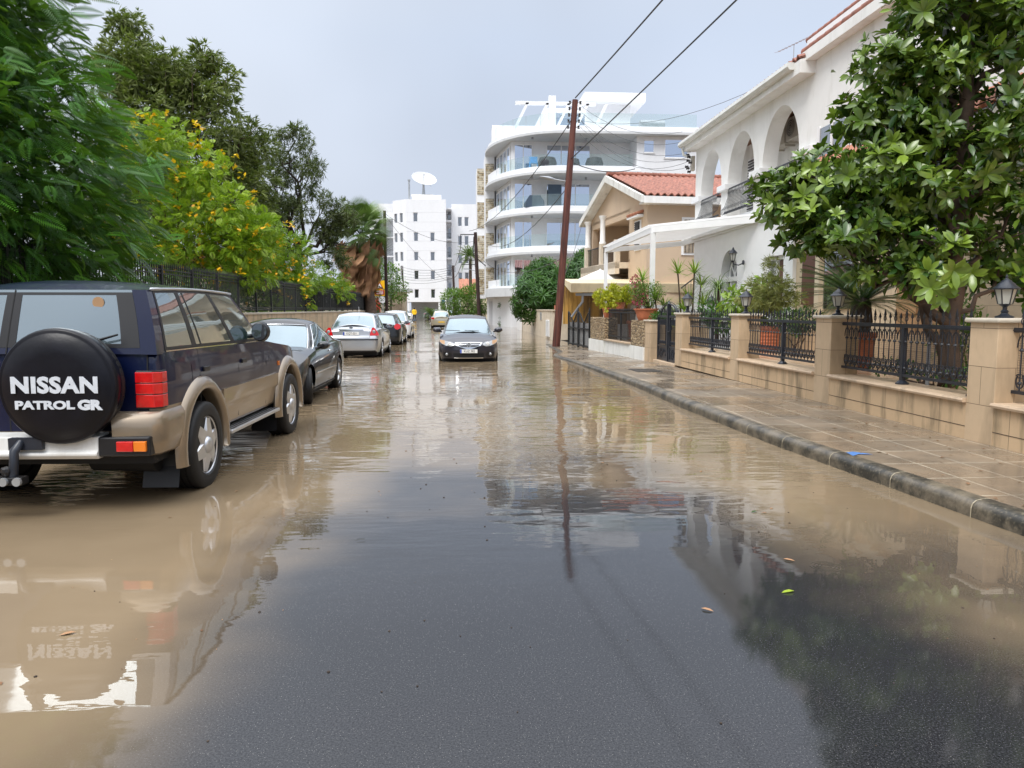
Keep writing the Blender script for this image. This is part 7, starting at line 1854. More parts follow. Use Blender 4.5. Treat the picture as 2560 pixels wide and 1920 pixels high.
def skin_figure(name, joints, edges, radii, mat, parent=None, root=0, sub=2):
    me = bpy.data.meshes.new(name); me.from_pydata(joints, edges, []); me.update()
    o = bpy.data.objects.new(name, me); COL.objects.link(o)
    if parent: o.parent = parent
    sk = o.modifiers.new('skin', 'SKIN'); sk.use_smooth_shade = True
    lay = me.skin_vertices[0].data if me.skin_vertices else None
    if lay is None:
        bm = bmesh.new(); bm.from_mesh(me); bm.verts.layers.skin.verify(); bm.to_mesh(me); bm.free(); lay = me.skin_vertices[0].data
    for i, r_ in enumerate(radii): lay[i].radius = r_ if isinstance(r_, tuple) else (r_, r_)
    lay[root].use_root = True
    sb = o.modifiers.new('sub', 'SUBSURF'); sb.levels = sub; sb.render_levels = sub
    me.materials.append(MATS[mat]); return o
def person():
    J = [(0, 0, 0.95), (0, 0.0, 1.15), (0, 0.0, 1.38), (0, 0.0, 1.50), (0, -0.01, 1.60), (0, -0.01, 1.70),
         (-0.19, 0, 1.42), (-0.26, 0.02, 1.16), (-0.25, -0.05, 0.93), (-0.25, -0.08, 0.86),
         (0.19, 0, 1.42), (0.27, 0.0, 1.16), (0.27, -0.08, 0.95), (0.27, -0.10, 0.88),
         (-0.10, 0, 0.90), (-0.12, 0.06, 0.50), (-0.13, 0.20, 0.10), (-0.13, 0.06, 0.04), (0.10, 0, 0.90), (0.12, -0.08, 0.50), (0.12, -0.10, 0.09), (0.12, -0.24, 0.04)]
    E = [(0, 1), (1, 2), (2, 3), (3, 4), (4, 5), (2, 6), (6, 7), (7, 8), (8, 9), (2, 10), (10, 11), (11, 12), (12, 13), (0, 14), (14, 15), (15, 16), (16, 17), (0, 18), (18, 19), (19, 20), (20, 21)]
    R = [0.14, 0.13, 0.15, 0.06, 0.095, 0.08, 0.07, 0.05, 0.035, 0.035, 0.07, 0.05, 0.035, 0.035, 0.10, 0.065, 0.045, 0.035, 0.10, 0.065, 0.045, 0.035]
    p = skin_figure('person', J, E, R, 'skin'); p.location = (-5.75, 110.5, 0.0); p.rotation_euler = (0, 0, rad(10))
    tag(p, 'person in a yellow raincoat and dark trousers walking away through the flood', 'person')
    m = MB(); prof = [(0.25, 0.78), (0.235, 0.95), (0.205, 1.12), (0.225, 1.3), (0.215, 1.42), (0.13, 1.50), (0.09, 1.54)]
    m.lathe(prof, n=18); m.v = [(x * 1.08, y * 0.78, z) for x, y, z in m.v]
    for s_ in (-1, 1): m.tube([(s_ * 0.16, 0, 1.43), (s_ * 0.22, 0, 1.38), (s_ * 0.29, 0.01, 1.16), (s_ * 0.28, -0.06, 0.92)], [0.09, 0.095, 0.075, 0.062], 10)
    m.build('raincoat', 'yellow_cloth', p, smooth=True)
    m = MB(); m.lathe([(0.115, 1.50), (0.125, 1.60), (0.115, 1.70), (0.06, 1.77), (0.01, 1.78)], (0, 0.01, 0), 14); m.build('hood', 'yellow_cloth', p, smooth=True) if False else m.build('hair', 'hair', p, smooth=True)
    m = MB(); m.tube([(-0.10, 0, 0.95), (-0.12, 0.06, 0.50), (-0.13, 0.19, 0.12)], [0.12, 0.08, 0.065], 9); m.tube([(0.10, 0, 0.95), (0.12, -0.08, 0.50), (0.12, -0.10, 0.10)], [0.12, 0.08, 0.065], 9); m.build('trousers', 'dark_cloth', p, smooth=True)
person()
# ------------------------------------------------------------------ vegetation
LEAF_F = np.array([(0, 6, 1), (6, 7, 2), (6, 2, 1), (7, 3, 2), (0, 5, 6), (6, 5, 4), (6, 4, 7), (7, 4, 3)])
def feather(n=16, halfw=0.26, wl=0.030, droop=0.22, lean=0.35, base=0.12):
    """feather-like leaf along +x: pairs of narrow leaflets on a drooping rib"""
    V, F = [], []
    def rib(t): return np.array([t * (1 - 0.12 * t), 0, -droop * t * t])
    for i in range(n):
        t = base + (1 - base) * (i + 0.5) / n; w = halfw * math.sin(PI * (0.12 + 0.86 * (t - base) / (1 - base)) ** 0.8) + 0.02
        p = rib(t)
        for s_ in (1, -1):
            tip = p + np.array([w * lean, s_ * w, -0.10 * w]); k = len(V)
            m_ = (p + tip) / 2
            V += [p + np.array([-wl / 3, 0, 0.0]), m_ + np.array([-wl / 2, 0, 0.012]), tip, m_ + np.array([wl / 2, 0, 0.012])]
            F.append((k, k + 1, k + 2, k + 3) if s_ < 0 else (k + 3, k + 2, k + 1, k))
    k = len(V); V += [rib(0) + np.array([0, 0.006, 0]), rib(0.5) + np.array([0, 0.006, 0]), rib(0.5) + np.array([0, -0.006, 0]), rib(0) + np.array([0, -0.006, 0])]; F.append((k, k + 3, k + 2, k + 1))
    return np.array(V, float), np.array(F)
def spray(n=9, w=0.07, spread=0.9):
    """tuft of narrow leaves fanning from one point"""
    rr = np.random.default_rng(n); V, F = [], []
    for i in range(n):
        d = np.array([1.0, 0, 0]) + rr.normal(size=3) * spread * 0.5; d /= np.linalg.norm(d); L_ = 0.6 + 0.5 * rr.random()
        s_ = np.cross(d, rr.normal(size=3)); s_ /= np.linalg.norm(s_); o_ = d * 0.05 + rr.normal(size=3) * 0.05; k = len(V)
        V += [o_, o_ + d * L_ * 0.5 + s_ * w, o_ + d * L_, o_ + d * L_ * 0.5 - s_ * w]; F.append((k, k + 1, k + 2, k + 3))
    return np.array(V), np.array(F)
def rosette(n, up=0.5, w=0.19, droop=0.15, seed=1):
    """whorl of broad leaves round +x"""
    rr = np.random.default_rng(seed); V, F = [], []
    for i in range(n):
        a = 2 * PI * i / n * 1.0 + rr.normal() * 0.25; el = up + rr.normal() * 0.28
        d = np.array([math.sin(el), math.cos(el) * math.cos(a), math.cos(el) * math.sin(a)]); s_ = np.cross(d, [1, 0, 0]); s_ /= np.linalg.norm(s_); u = np.cross(s_, d)
        q = LEAF_V.copy(); q[:, 1] *= w / 0.2; q *= 0.85 + 0.3 * rr.random(); k = len(V)
        for p in q: V.append(d * p[0] + s_ * p[1] + u * (p[2] - droop * p[0] ** 2))
        F += [tuple(j + k for j in f) for f in LEAF_F]
    return np.array(V), np.array(F)
def straps(n, L0, w, el0, el1, bend, seed, segs=4):
    """fountain of strap leaves rising from the origin, up = +z"""
    rr = np.random.default_rng(seed); V, F = [], []
    for i in range(n):
        a = rr.random() * 2 * PI; el = el0 + (el1 - el0) * rr.random(); ln = L0 * (0.75 + 0.4 * rr.random()); p = np.array([0, 0, 0.0]); h = np.array([math.cos(a), math.sin(a), 0]); s_ = np.array([-math.sin(a), math.cos(a), 0]); k = len(V)
        e_ = el
        for j in range(segs + 1):
            ww = w * (1 - (j / segs) ** 2) * (0.6 + 0.4 * min(1, j)) + 0.001
            V += [p + s_ * ww, p - s_ * ww]
            p = p + (h * math.cos(e_) + np.array([0, 0, 1]) * math.sin(e_)) * ln / segs; e_ -= bend / segs * (0.6 + 0.8 * rr.random())
        for j in range(segs): F.append((k + 2 * j, k + 2 * j + 1, k + 2 * j + 3, k + 2 * j + 2))
    return np.array(V), np.array(F)
def put(name, mat, parent, V, F, at=(0, 0, 0), tone=None, rng=None, per=None):
    m = len(F); rng = rng or np.random.default_rng(1)
    t = np.clip(0.15 + 0.8 * rng.random(m // (per or 1) + 1).repeat(per or 1)[:m], 0, 1) if tone is None else tone
    o = np_mesh(name, V + np.array(at), F, mat, parent, t); return o

FV, FF = feather(17, 0.175, 0.05, 0.3)
def left_trees():
    rng = np.random.default_rng(11)
    # -- dark feathery tree at far left
    r = empty('feathery_tree', (-9.6, 14.5, 0.9), 0, 'huge dark green feathery-leaved tree hanging over the left fence', 'tree')
    B = [(-0.4, 0.0, 3.4, 3.6, 3.6, 2.6), (-0.5, 0.2, 6.2, 2.6, 3.0, 2.2), (1.6, -0.3, 3.0, 2.3, 3.0, 2.1), (-2.8, -0.5, 3.0, 2.6, 3, 2.6), (-2.5, 0, 7.0, 2.6, 2.8, 2.0), (0.6, 0.3, 5.0, 2.3, 2.4, 1.8), (0.2, 0.4, 7.0, 2.0, 2.2, 1.5), (0.9, 0.6, 1.9, 2.3, 2.6, 1.5), (0.4, -2.8, 3.3, 2.2, 2.0, 2.0), (-1.5, -3.2, 2.0, 2.4, 2.2, 1.4), (-1.8, -3.0, 5.0, 2.4, 2.2, 2)]
    P, d, idx = blob_points(rng, B, 24000, 0.4); D = rng.normal(size=P.shape); V, F = scatter(QUAD_V * np.array([1, 1.5, 1]), QUAD_F, P * np.array([0.9, 0.9, 0.9]) + np.array([-0.2, 0.3, 0.25]), rot_from_dirs(D), 0.17 * (0.7 + 0.6 * rng.random(len(P))))
    np_mesh('inner_foliage', V, F, 'leaf_poinciana', r, 0.3 * rng.random(len(F)))
    P, d, idx = blob_points(rng, B, 12500, 0.65)
    ok = P[:, 2] > 0.9; P, d = P[ok], d[ok]; n = len(P)
    D = d * np.array([1, 1, 0.35]) + rng.normal(size=(n, 3)) * 0.42; D[:, 2] -= 0.38; D[:, 0] += 0.35; D[:, 1] -= 0.15
    S = 0.56 * (0.7 + 0.6 * rng.random(n)); V, F = scatter(FV, FF, P, rot_from_dirs(D, rng.normal(size=n) * 0.8), S)
    young = rng.random(n) < 0.10; base = 0.05 + 0.42 * rng.random(n) ** 1.6; base[young] = 0.75 + 0.25 * rng.random(young.sum())
    np_mesh('crown', V, F, 'leaf_poinciana', r, np.repeat(base, len(FF)))
    trunk_and_limbs(r, rng, (0, 0, -0.2), (0.1, 0, 2.0), B, 0.30, 'bark_dark')
    # -- tall olive tree
    SV, SF = spray(9, 0.075, 0.8)
    r = empty('olive_green_tree', (-12.7, 35.5, 0.9), 0, 'tall olive green tree with two peaks behind the feathery tree', 'tree')
    B = [(-1.2, 0, 10.9, 1.6, 1.8, 2.0), (-1.0, 0, 12.8, 0.9, 1.0, 1.0), (0.4, 0, 10.4, 1.5, 1.8, 1.4), (1.8, 0, 10.6, 1.4, 1.6, 1.5), (1.9, 0, 11.8, 0.8, 0.9, 0.8), (3.2, 0, 8.6, 1.4, 1.6, 1.3), (0.2, 0, 7.4, 2.6, 2.4, 2.2), (0.3, 0, 9.2, 1.4, 1.6, 1.2), (2.6, 0.5, 6.6, 1.6, 1.8, 1.6), (3.4, 0, 5.2, 1.4, 1.8, 1.6), (-0.5, 0, 4.5, 3, 2.4, 2.5), (-2.2, 0, 8.6, 1.3, 1.6, 1.6)]
    crown('crown', 'leaf_olive', r, rng, clump(rng, B, 8, 0.52, 0.8), 9500, 0.34, SV, SF, 0.3, -0.35, 0.7); trunk_and_limbs(r, rng, (0, 0, -0.2), (0.1, 0, 4.5), B, 0.3)
    # -- darker open tree
    SV2, SF2 = spray(8, 0.06, 1.1)
    r = empty('open_crowned_tree', (-9.2, 45, 0.9), 0, 'dark open-crowned tree with bare twigs showing, left of the shaggy palm', 'tree')
    B = [(-1.2, 0, 8.6, 2.0, 1.8, 1.9), (0.6, 0, 8.2, 1.3, 1.5, 2.0), (1.5, 0, 6.0, 1.5, 1.5, 1.7), (-0.5, 0, 5.6, 2.1, 2.0, 1.8), (-2.6, 0, 7.0, 1.9, 2, 2.2), (2.4, 0.5, 4.4, 1.3, 1.4, 1.2), (0.3, 0, 10.2, 1.4, 1.1, 0.9), (3.0, 0, 6.2, 1.0, 1.0, 0.7), (-2.5, 0, 4.5, 2.2, 2, 1.8)]
    crown('crown', 'leaf_olive_dark', r, rng, clump(rng, B, 8, 0.36, 0.85), 4000, 0.38, SV2, SF2, 0.25, -0.1, 0.8); trunk_and_limbs(r, rng, (0, 0, -0.2), (0.2, 0, 3.5), B, 0.30, 'bark_dark', 6)
    # -- yellow-flowered shrubs
    YV, YF = feather(6, 0.34, 0.16, 0.3, 0.5, 0.1)
    def yellow(loc, B, n, nf, lab, sz=0.32):
        r = empty('yellow_flowered_tree', loc, 0, lab, 'tree', 'yellow-flowered trees behind the fence'); crown('crown', 'leaf_bright', r, rng, clump(rng, B, 9, 0.5, 0.78), n, sz, YV, YF, 0.45, 0.15, 0.6)
        P, d, _ = blob_points(rng, B, nf * 4, 1.02); k = (d[:, 1] < 0.3); P, d = P[k][:int(nf * 1.5)], d[k][:int(nf * 1.5)]; c = np.repeat(P, 6, axis=0) + rng.normal(size=(len(P) * 6, 3)) * 0.055
        D = rng.normal(size=c.shape) + np.repeat(d, 6, axis=0); V, F = scatter(QUAD_V * np.array([1, 1.8, 1]), QUAD_F, c, rot_from_dirs(D), 0.145 * (0.7 + 0.6 * rng.random(len(c))))
        np_mesh('flowers', V, F, 'flower_yellow', r, rng.random(len(F)))['kind'] = 'stuff'; trunk_and_limbs(r, rng, (0, 0, -0.2), (0, 0, 1.5), B, 0.12); return r
    yellow((-9.1, 27.5, 0.9), [(-0.6, 0, 5.8, 1.2, 1.6, 1.5), (-1.0, 0, 3.8, 2.0, 1.8, 1.8), (0.9, 0, 4.7, 1.4, 1.6, 1.4), (2.0, 0.3, 3.1, 1.3, 1.5, 1.2), (0.8, 0, 2.3, 1.8, 1.6, 1.0), (-1.9, 0, 5.6, 1.0, 1.2, 1.1)], 5200, 130, 'tree covered in yellow flowers right beside the dark feathery tree')
    yellow((-8.5, 37.5, 0.9), [(-0.4, 0, 2.8, 1.9, 1.8, 1.4), (1.0, 0.5, 2.0, 1.4, 1.7, 1.1), (-2.0, 0, 2.0, 1.8, 1.8, 1.2), (0.6, -1, 1.4, 1.2, 2.0, 0.9)], 3600, 75, 'lower yellow-flowered bush above the fence, left of the shaggy palm', 0.34)
    yellow((-8.0, 46.5, 0.9), [(0, 0, 2.0, 1.5, 2.2, 1.2), (0.4, 3.0, 1.7, 1.2, 1.6, 1.0)], 1500, 18, 'small yellow-flowered bush tucked against the shaggy palm', 0.34)
    # -- hedge just behind the fence
    B = [(-8.9, y, 1.8, 0.75, 1.6, 0.95 + 0.25 * math.sin(y)) for y in np.arange(12, 54, 2.2)]
    r = tag(crown('hedge', 'leaf_hedge', None, rng, B, 7500, 0.20, LEAF_V, LEAF_F, 0.6, 0.1, 0.7), 'dark loose hedge growing directly behind the black fence bars', 'hedge')
    r = empty('shrub', (-6.9, 66, 0), 0, 'dark shrub with paler top behind the leaning palm and the left pole', 'shrub')
    crown('foliage', 'leaf_hedge', r, rng, [(-1.2, 0, 2.6, 1.8, 1.5, 2.3), (0.2, 2, 2.2, 1.2, 1.5, 2.4)], 2600, 0.30, LEAF_V, LEAF_F, 0.6); MBs = MB(); MBs.tube([(0, 0, 0), (-0.5, 0, 2)], 0.1, 6); MBs.build('stem', 'bark', r)
    r = empty('shrub', (-6.0, 72, 0), 0, 'light green shrub rising over the brown kiosk', 'shrub'); crown('foliage', 'leaf_ficus', r, rng, [(0, 0, 4.4, 1.1, 1.2, 1.5), (0.8, 0, 3.2, 0.9, 1, 1.0)], 1300, 0.26, LEAF_V, LEAF_F, 0.5)
    MBs = MB(); MBs.tube([(0, 0, 0), (0.2, 0, 4)], 0.1, 6); MBs.build('stem', 'bark', r)
    # -- shaggy palm
    r = empty('fan_palm', (-6.5, 57.5, 0.6), 0, 'wind-blown fan palm with a shaggy skirt of dead brown fronds', 'palm tree')
    m = MB(); m.tube([(0.35, 0, -0.6), (0.25, 0, 1.5), (-0.15, 0, 4.5), (-0.3, 0, 6.4)], [0.50, 0.42, 0.34, 0.3], 12); m.build('trunk', 'bark', r, smooth=True)
    def fan(n=26, sp=1.15, w=0.045, droop=0.55):
        V, F = [], []
        for i in range(n):
            a = sp * (2 * i / (n - 1) - 1); d = np.array([math.cos(a), math.sin(a), 0]); s_ = np.array([-d[1], d[0], 0]); k = len(V); L_ = 1 - 0.25 * abs(a) / sp
            for t in (0.0, 0.5, 0.8, 1.0): ww = w * (0.4 + 1.6 * t if t < 0.5 else 1.2 * (1 - t) * 2); p = d * t * L_ + np.array([0, 0, -droop * t ** 3]); V += [p + s_ * ww * 0.5, p - s_ * ww * 0.5]
            for j in range(3): F.append((k + 2 * j, k + 2 * j + 1, k + 2 * j + 3, k + 2 * j + 2))
        return np.array(V), np.array(F)
    fv, ff = fan(); n = 46; a = rng.random(n) * 2 * PI; el = rng.uniform(-0.5, 1.35, n)
    H = np.stack([np.cos(a) * np.cos(el), np.sin(a) * np.cos(el), np.sin(el)], 1); P = np.array([-0.3, 0, 6.5]) + H * np.array([1.0, 1.0, 1.15]) * rng.uniform(0.8, 1.25, (n, 1))
    D = H + np.array([0.0, 0, 0.05]); D[:, 0] -= 0.25; D[:, 2] += 0.3; V, F = scatter(fv, ff, P, rot_from_dirs(D, rng.normal(size=n) * 0.4), np.full(n, 1.55))
    np_mesh('crown', V, F, 'leaf_palm', r, np.repeat(0.1 + 0.8 * rng.random(n), len(ff)))
    m = MB()
    for i in range(n): m.tube([(-0.3, 0, 6.3), tuple(P[i])], 0.02, 3, False)
    m.build('frond_stalks', 'leaf_palm', r)
    fv, ff = fan(16, 0.35, 0.05, 0.1); n = 190; a = rng.random(n) * 2 * PI; zz = rng.uniform(0, 1, n); rad_ = 0.5 + 0.95 * zz
    P = np.stack([np.cos(a) * rad_ - 0.2 + 0.3 * (1 - zz), np.sin(a) * rad_, 2.9 + 3.1 * zz], 1); D = np.stack([np.cos(a) * 0.25 - 0.18 - 0.25 * zz * 0 - 0.25, np.sin(a) * 0.25, np.full(n, -1.0)], 1) + rng.normal(size=(n, 3)) * 0.14
    V, F = scatter(fv, ff, P, rot_from_dirs(D, rng.random(n) * 6), 1.1 + 0.7 * rng.random(n)); np_mesh('dead_skirt', V, F, 'leaf_dry', r, np.repeat(rng.random(n), len(ff)))
    n = 26; a = rng.random(n) * 2 * PI; P = np.stack([np.cos(a) * 1.2 - 0.2, np.sin(a) * 1.1, rng.uniform(4.6, 6.0, n)], 1); D = np.stack([np.cos(a) * 0.5, np.sin(a) * 0.5, np.full(n, -1.0)], 1); fv, ff = fan(); V, F = scatter(fv, ff, P, rot_from_dirs(D, rng.random(n)), np.full(n, 0.95)); np_mesh('drooping_fronds', V, F, 'leaf_palm', r, np.repeat(0.3 + 0.6 * rng.random(n), len(ff)))
left_trees()

def street_trees():
    rng = np.random.default_rng(23)
    for i, (x, y, s_, zc, lb) in enumerate(((-0.05, 80, 1.0, 2.25, 'left one of the round clipped green trees'), (1.35, 79, 1.05, 2.3, 'middle one of the round clipped green trees'), (2.75, 80, 1.15, 2.75, 'right one of the round clipped green trees, partly behind the brown pole'))):
        r = empty('clipped_tree', (x, y, 0), 0, lb, 'tree', 'round clipped trees at the bend'); crown('crown', 'leaf_ficus', r, rng, [(0, 0, zc, 1.28 * s_, 1.2, 1.35 * s_)], 2300, 0.22, LEAF_V, LEAF_F, 0.9, 0.1, 0.6)
        crown_in = 0; m = MB(); m.tube([(0, 0, 0), (0.05, 0, 1.0), (0, 0, 2.2)], [0.16, 0.14, 0.1], 8); m.build('trunk', 'bark', r)
    r = empty('palm', (1.9, 90, 0), 0, 'distant palm seen behind the crossarm of the brown pole', 'palm tree')
    m = MB(); m.tube([(0, 0, 0), (0, 0, 7.4)], [0.25, 0.16], 8); m.build('trunk', 'bark', r)
    fv, ff = feather(20, 0.13, 0.035, 0.45, 0.6); n = 46; a = rng.random(n) * 2 * PI; el = rng.uniform(-0.6, 1.3, n); D = np.stack([np.cos(a) * np.cos(el), np.sin(a) * np.cos(el), np.sin(el)], 1)
    V, F = scatter(fv, ff, np.tile([0, 0, 7.6], (n, 1)), rot_from_dirs(D), np.full(n, 2.0)); np_mesh('crown', V, F, 'leaf_palm', r, np.repeat(rng.random(n) * 0.8, len(ff)))
    r = empty('palm', (-3.3, 112, 0), 0, 'small bushy palm by the white block entrance, right of the person', 'palm tree'); n = 40; a = rng.random(n) * 2 * PI; el = rng.uniform(0.0, 1.3, n); D = np.stack([np.cos(a) * np.cos(el), np.sin(a) * np.cos(el), np.sin(el)], 1)
    V, F = scatter(fv, ff, np.tile([0, 0, 0.5], (n, 1)), rot_from_dirs(D), np.full(n, 2.1)); np_mesh('crown', V, F, 'leaf_palm', r, np.repeat(rng.random(n) * 0.6, len(ff))); m = MB(); m.tube([(0, 0, 0), (0, 0, 0.7)], 0.2, 6); m.build('trunk', 'bark', r)
    # dense broad shrubs beside the pole
    RV, RF = rosette(10, 0.25, 0.085, 0.25, 4)
    for loc, B, n, lb in (((5.6, 48, 0), [(0.1, 0, 2.9, 1.55, 1.5, 1.5), (-0.6, 0, 2.2, 1.4, 1.4, 1.3), (0.8, 0, 2.4, 1.5, 1.5, 1.7), (-0.1, 0, 3.9, 0.8, 0.9, 0.8)], 900, 'dense dark green shrub with tiny pale blossoms left of the wooden pole'),
                          ((8.2, 47, 0), [(0.0, 0, 3.3, 1.7, 1.4, 1.6), (0.2, 0, 4.4, 1.0, 1, 0.9), (-0.3, 0, 2.0, 1.6, 1.5, 1.5)], 760, 'dense dark green shrub between the wooden pole and the peach house')):
        r = empty('flowering_shrub', loc, 0, lb, 'shrub', 'dense green shrubs by the wooden pole'); crown('foliage', 'leaf_oleander', r, rng, B, n, 0.42, RV, RF, 0.85, -0.15, 0.4)
        P, d, _ = blob_points(rng, B, 90, 1.0); V, F = scatter(QUAD_V * np.array([1, 1.6, 1]), QUAD_F, P, rot_from_dirs(rng.normal(size=P.shape)), np.full(len(P), 0.09)); np_mesh('blossom', V, F, 'petal_white', r, rng.random(len(F)))
        m = MB()
        for k in range(4): limb(m, rng, (0.1 * k - 0.2, 0, 0), (rng.normal() * 0.8, 0, 2.6), 0.08, 0.03)
        m.build('stems', 'bark', r)
    # topiary pads
    r = empty('topiary', (4.95, 70.5, 0), 0, 'cloud-pruned topiary with a wide round head beside the garage', 'topiary')
    crown('foliage', 'leaf_oleander', r, rng, [(0, 0, 1.95, 0.85, 0.7, 0.42), (0.1, 0, 1.25, 0.42, 0.4, 0.24), (-0.35, 0, 0.75, 0.38, 0.4, 0.2), (0.3, 0, 0.55, 0.4, 0.4, 0.2), (-0.5, 0, 0.25, 0.4, 0.4, 0.2), (0.1, 0, 0.2, 0.4, 0.4, 0.2)], 2600, 0.12, LEAF_V, LEAF_F, 0.85); m = MB(); m.tube([(0, 0, 0), (0.1, 0, 0.8), (0, 0, 1.8)], 0.06, 6); m.build('stem', 'bark_dark', r)
    r = empty('topiary', (6.3, 69.0, 0), 0, 'low rounded shrub right of the cloud-pruned topiary', 'topiary')
    crown('foliage', 'leaf_oleander', r, rng, [(0, 0, 0.7, 0.6, 0.5, 0.3), (0.1, 0, 0.35, 0.45, 0.5, 0.25)], 900, 0.12, LEAF_V, LEAF_F, 0.8); m = MB(); m.tube([(0, 0, 0), (0, 0, 0.6)], 0.05, 6); m.build('stem', 'bark_dark', r)
    r = empty('planter', (6.3, 39.4, 1.56), 0, 'small green plants in a planter on the stained wall left of the pole', 'planter'); m = MB(); m.box(-1.1, 1.2, -0.2, 0.2, 0, 0.22); m.build('trough', 'terracotta', r); crown('plants', 'leaf_ficus', r, rng, [(-0.5, 0, 0.4, 0.5, 0.2, 0.22), (0.4, 0, 0.35, 0.5, 0.2, 0.18)], 420, 0.12, LEAF_V, LEAF_F, 0.6)
street_trees()

# ---- pots and garden plants on the right
def pot(loc, r0, r1, h, lab, rib=False, group='terracotta pots', sides=28, mat='terracotta'):
    o = empty('flower_pot', loc, 0, lab, 'flower pot', group); m = MB(); prof = [(r0 * 0.9, 0), (r0, 0.02)]
    n = 7 if rib else 2
    for k in range(1, n + 1):
        t = k / (n + 1); rr_ = r0 + (r1 - r0) * t
        prof += [(rr_, h * t)] + ([(rr_ + 0.012, h * (t + 0.02)), (rr_ + 0.012, h * (t + 0.045)), (rr_, h * (t + 0.06))] if rib else [])
    prof += [(r1 * 0.97, h * 0.86), (r1 * 1.06, h * 0.88), (r1 * 1.08, h), (r1 * 0.96, h), (r1 * 0.93, h * 0.9)]
    m.lathe(prof, n=sides); m.build('body', mat, o, smooth=True, angle=50); m = MB(); m.lathe([(0.02, h * 0.92), (r1 * 0.93, h * 0.93)], n=16); m.build('soil', 'soil', o); return o
def garden_right():
    rng = np.random.default_rng(31)
    TR = PIV
    def w(x, y, z): return tuple(TR @ Vector((x, y, z)))
    def tuft(name, loc, lab, cat, mat, V, F, per=1, stems=None, grp=None):
        o = empty(name, loc, 0, lab, cat, grp); put('leaves', mat, o, V, F, rng=rng, per=per)
        if stems: m = MB(); [m.tube(p, r_, 6) for p, r_ in stems]; m.build('stem', 'bark', o)
        return o
    # croton in two pots on the far rubble pillar
    pot(w(5.98, 27.5, 1.28), 0.13, 0.20, 0.36, 'terracotta pot of the croton on the far rubble pillar')
    SV, SF = spray(12, 0.09, 1.0)
    def bush(name, loc, lab, mat, B, n, sz, tv=LEAF_V, tf=LEAF_F, sh=0.3, st=5, droop=0.0, cat='shrub'):
        o = empty(name, loc, 0, lab, cat); crown('leaves', mat, o, rng, B, n, sz, tv, tf, sh, droop, 0.8); m = MB()
        for k in range(st): b = B[k % len(B)]; limb(m, rng, (0.03 * k - 0.06, 0, 0), (b[0] + rng.normal() * b[3] * 0.4, b[1] + rng.normal() * b[4] * 0.4, b[2]), 0.014, 0.006, 0.1, 4, 5)
        m.build('stems', 'bark', o); return o
    bush('croton', w(5.98, 27.5, 1.60), 'yellow-green croton in the pot on the far rubble pillar', 'leaf_croton', [(0, 0, 0.25, 0.35, 0.35, 0.28), (-0.22, 0, 0.45, 0.3, 0.3, 0.25), (0.2, 0, 0.55, 0.22, 0.25, 0.32)], 260, 0.15, SV * 0.9, SF)
    pot(w(6.75, 28.6, 1.50), 0.13, 0.20, 0.34, 'second terracotta croton pot behind the first, on the white wall')
    bush('croton', w(6.75, 28.6, 1.80), 'second yellow-green croton farther back against the stained boards', 'leaf_croton', [(0, 0, 0.25, 0.45, 0.35, 0.28), (0.3, 0, 0.40, 0.3, 0.3, 0.22)], 240, 0.15, SV * 0.9, SF)
    bush('bougainvillea', w(6.7, 26.0, 0.8), 'magenta bougainvillea between the croton and the bushy planter', 'petal_magenta', [(0.0, 0, 1.3, 0.25, 0.25, 0.5), (-0.15, 0, 1.75, 0.12, 0.2, 0.25), (0.3, 0, 1.1, 0.2, 0.2, 0.2)], 520, 0.085, LEAF_V * np.array([1, 1.6, 1]), LEAF_F)
    pot(w(6.6, 25.2, 0.45), 0.42, 0.52, 0.75, 'big ribbed terracotta pot behind the plain bar railing', True)
    o = pot(w(6.0, 22.95, 1.25), 0.25, 0.36, 0.36, 'wide terracotta planter on the near rubble pillar')
    bush('leafy_bush', w(6.0, 22.95, 1.58), 'fresh green bush growing in the wide terracotta planter', 'leaf_ficus', [(0, 0, 0.45, 0.50, 0.4, 0.38), (-0.25, 0, 0.65, 0.35, 0.3, 0.28), (0.3, 0, 0.55, 0.3, 0.3, 0.3)], 1900, 0.06, LEAF_V, LEAF_F, 0.3, 9)
    bush('trailing_plant', (6.0, 21.95, 1.25), 'low trailing plant with small flowers on the plain pillar cap', 'leaf_oleander', [(0, 0, 0.12, 0.28, 0.3, 0.13)], 420, 0.09)
    # dracaenas
    SVd = [straps(46, 0.50, 0.018, -0.1, 1.35, 0.5, s_) for s_ in (1, 2, 3)]
    def dracaena(loc, heads, lab, sc=1.0):
        o = empty('dracaena', loc, 0, lab, 'dracaena', 'dracaenas behind the gate'); m = MB()
        for i, (x, y, z) in enumerate(heads):
            V, F = SVd[i % 3]; put('leaf_head', 'leaf_dracaena', o, V * sc, F, (x, y, z), rng=rng, per=4); m.tube([(x * 0.2, y * 0.2, 0), (x * 0.7, y * 0.7, z * 0.5), (x, y, z)], [0.035, 0.028, 0.022], 6)
        m.build('stem', 'bark', o, smooth=True)
    dracaena((6.55, 22.9, 0.12), [(-0.75, 0.4, 2.35), (-0.45, 0, 1.75), (-0.1, 0.2, 1.55), (-0.55, 0.3, 1.35)], 'dracaena with two spiky heads left of the near pergola post', 1.0)
    dracaena((7.2, 22.9, 0.12), [(-0.35, 0.2, 2.55), (0.1, 0, 2.55), (0.35, 0.1, 2.2), (0.0, 0.2, 1.7), (0.4, 0, 1.6), (-0.2, 0, 1.45)], 'dracaena with a cluster of spiky heads right of the near pergola post', 1.1)
    dracaena((6.2, 22.6, 0.12), [(0.2, 0, 1.0), (0.45, 0.2, 1.2), (0.0, 0.3, 0.9)], 'short dracaena just behind the tall gate', 0.9)
